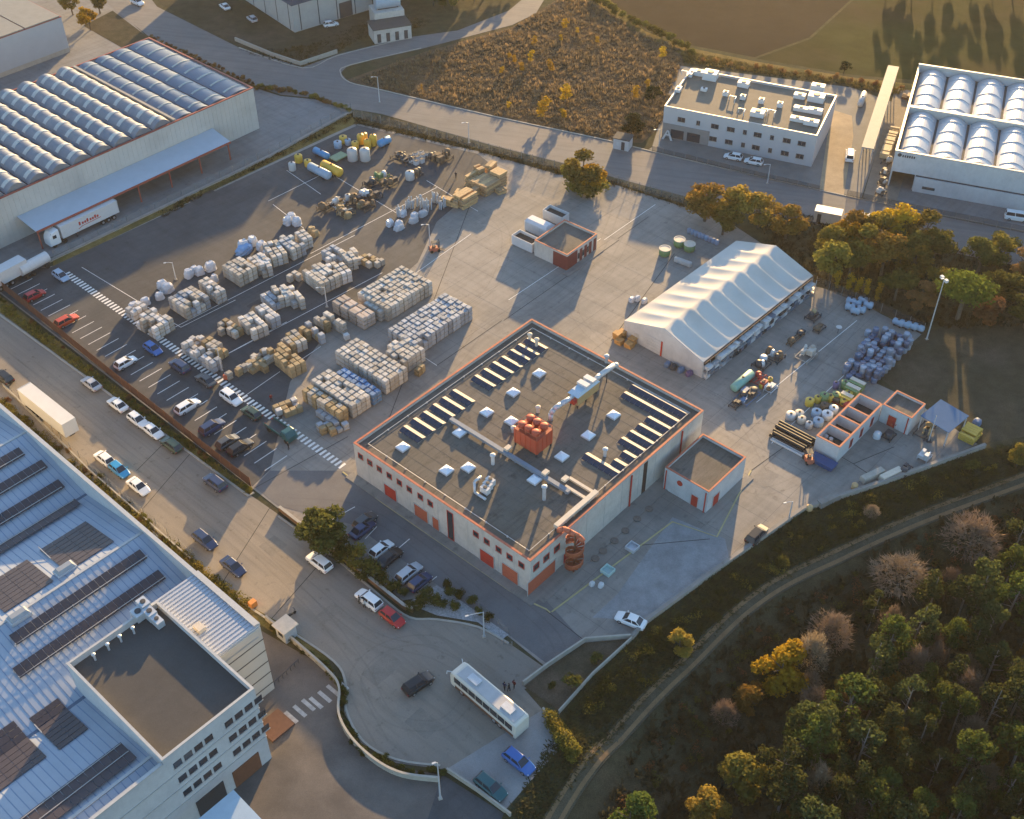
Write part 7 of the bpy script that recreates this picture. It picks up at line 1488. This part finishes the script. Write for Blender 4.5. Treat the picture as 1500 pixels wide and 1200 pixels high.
fieldp = [(520,118),(620,80),(750,43),(800,13),(830,-8),(868,6),(925,42),(995,73),(996,95),(972,178),(938,203),(890,203),(720,167),(560,129)]
tufts('scrub', fieldp, 5200, .22, .75, leafmat('scrub_brown', (.20,.155,.105), (.125,.098,.068), .35), 'brown dry scrub covering the field by the fork', 1, .55, 8, wdt=.06)
tufts('scrub', fieldp, 1700, .35, 1.0, leafmat('scrub_orange', (.29,.205,.115), (.20,.145,.08), .4), 'orange dry scrub patches in the field by the fork', 2, .5, 8, wdt=.06)
bank = [(830,1048),(872,992),(930,942),(948,918),(1068,830),(1178,753),(1302,710),(1445,660),(1500,650),(1500,695),(1330,757),(1190,822),(1100,873),(1010,958),(925,1042),(850,1128),(790,1200),(745,1200),(760,1180)]
tufts('undergrowth', bank, 4600, .15, .5, leafmat('bank_green', (.085,.082,.034), (.062,.055,.028), .3), 'dark grass and brambles covering the bank', 3, .6, 8, wdt=.05)
wood = [(860,1240),(940,1068),(1020,985),(1110,898),(1200,845),(1330,780),(1500,718),(1700,650),(1750,1400),(900,1400)]
tufts('undergrowth', wood, 4200, .3, 1.1, leafmat('wood_floor', (.070,.058,.030), (.052,.042,.025), .3), 'dark undergrowth on the floor of the pine wood', 4, .6, 7, wdt=.09)
tufts('verge_grass', [(0,590),(110,688),(255,806),(370,895),(360,900),(270,830),(130,720),(0,612)], 1500, .15, .45, leafmat('verge_mix', (.25,.17,.04), (.11,.11,.03), .35), 'mixed dry and green grass on the street verge', 5, .35, 7, wdt=.05)
tufts('verge_grass', [(0,440),(366,719),(363,724),(0,456)], 900, .15, .5, leafmat('verge_mix', (.25,.17,.04), (.11,.11,.03), .35), 'dry grass strip under the screen fence', 6, .35, 7, wdt=.05)
tufts('verge_grass', [(520,183),(700,224),(815,257),(905,274),(1000,305),(1003,293),(917,270),(819,243),(720,217),(558,170),(520,172)], 1200, .15, .5, leafmat('verge_dull', (.075,.06,.03), (.05,.045,.02), .3), 'dull grass strip inside the yard fence', 7, .4, 7)
tufts('verge_grass', [(385,243),(510,180),(520,168),(512,168),(395,232),(230,312),(240,318)], 700, .15, .4, leafmat('verge_dull', (.075,.06,.03), (.05,.045,.02), .3), 'dry grass along the warehouse retaining wall', 8, .4, 7)
tufts('verge_grass', [(1110,300),(1200,320),(1400,365),(1500,390),(1500,480),(1352,482),(1200,415),(1120,355)], 2000, .2, .7, leafmat('belt_floor', (.06,.048,.022), (.04,.035,.017), .3), 'dull grass under the tree belt', 9, .5, 7)
tufts('verge_grass', [(1000,75),(1105,95),(1250,118),(1330,132),(1310,140),(1245,126),(1000,92)], 900, .2, .6, leafmat('margin_dry', (.17,.12,.045), (.09,.07,.03), .3), 'dry grass margin behind the office block', 10, .5, 7)
tufts('verge_grass', [(350,75),(440,100),(462,92),(560,42),(545,66),(590,52),(640,30),(560,20),(470,60),(430,70)], 900, .2, .5, leafmat('far_green', (.045,.05,.02), (.035,.035,.016), .3), 'dark grass round the panelled hall', 11, .4, 6)

# ------------------------------------------------------------------ the low sun lights a thin haze
hz = MB(); hz.box(-420,-60,-14,420,640,136)
hm = bpy.data.materials.new('haze_air'); hm.use_nodes = True; hn = hm.node_tree.nodes; hn.clear()
ho = hn.new('ShaderNodeOutputMaterial'); hv = hn.new('ShaderNodeVolumePrincipled'); hv.inputs['Color'].default_value = (.95,.90,.84,1); hv.inputs['Density'].default_value = .00006; hv.inputs['Anisotropy'].default_value = .35
hm.node_tree.links.new(hv.outputs[0], ho.inputs['Volume'])
hob = kind(hz.build('haze', hm), 'stuff'); tag(hob, 'thin warm morning haze over the whole estate', 'haze')
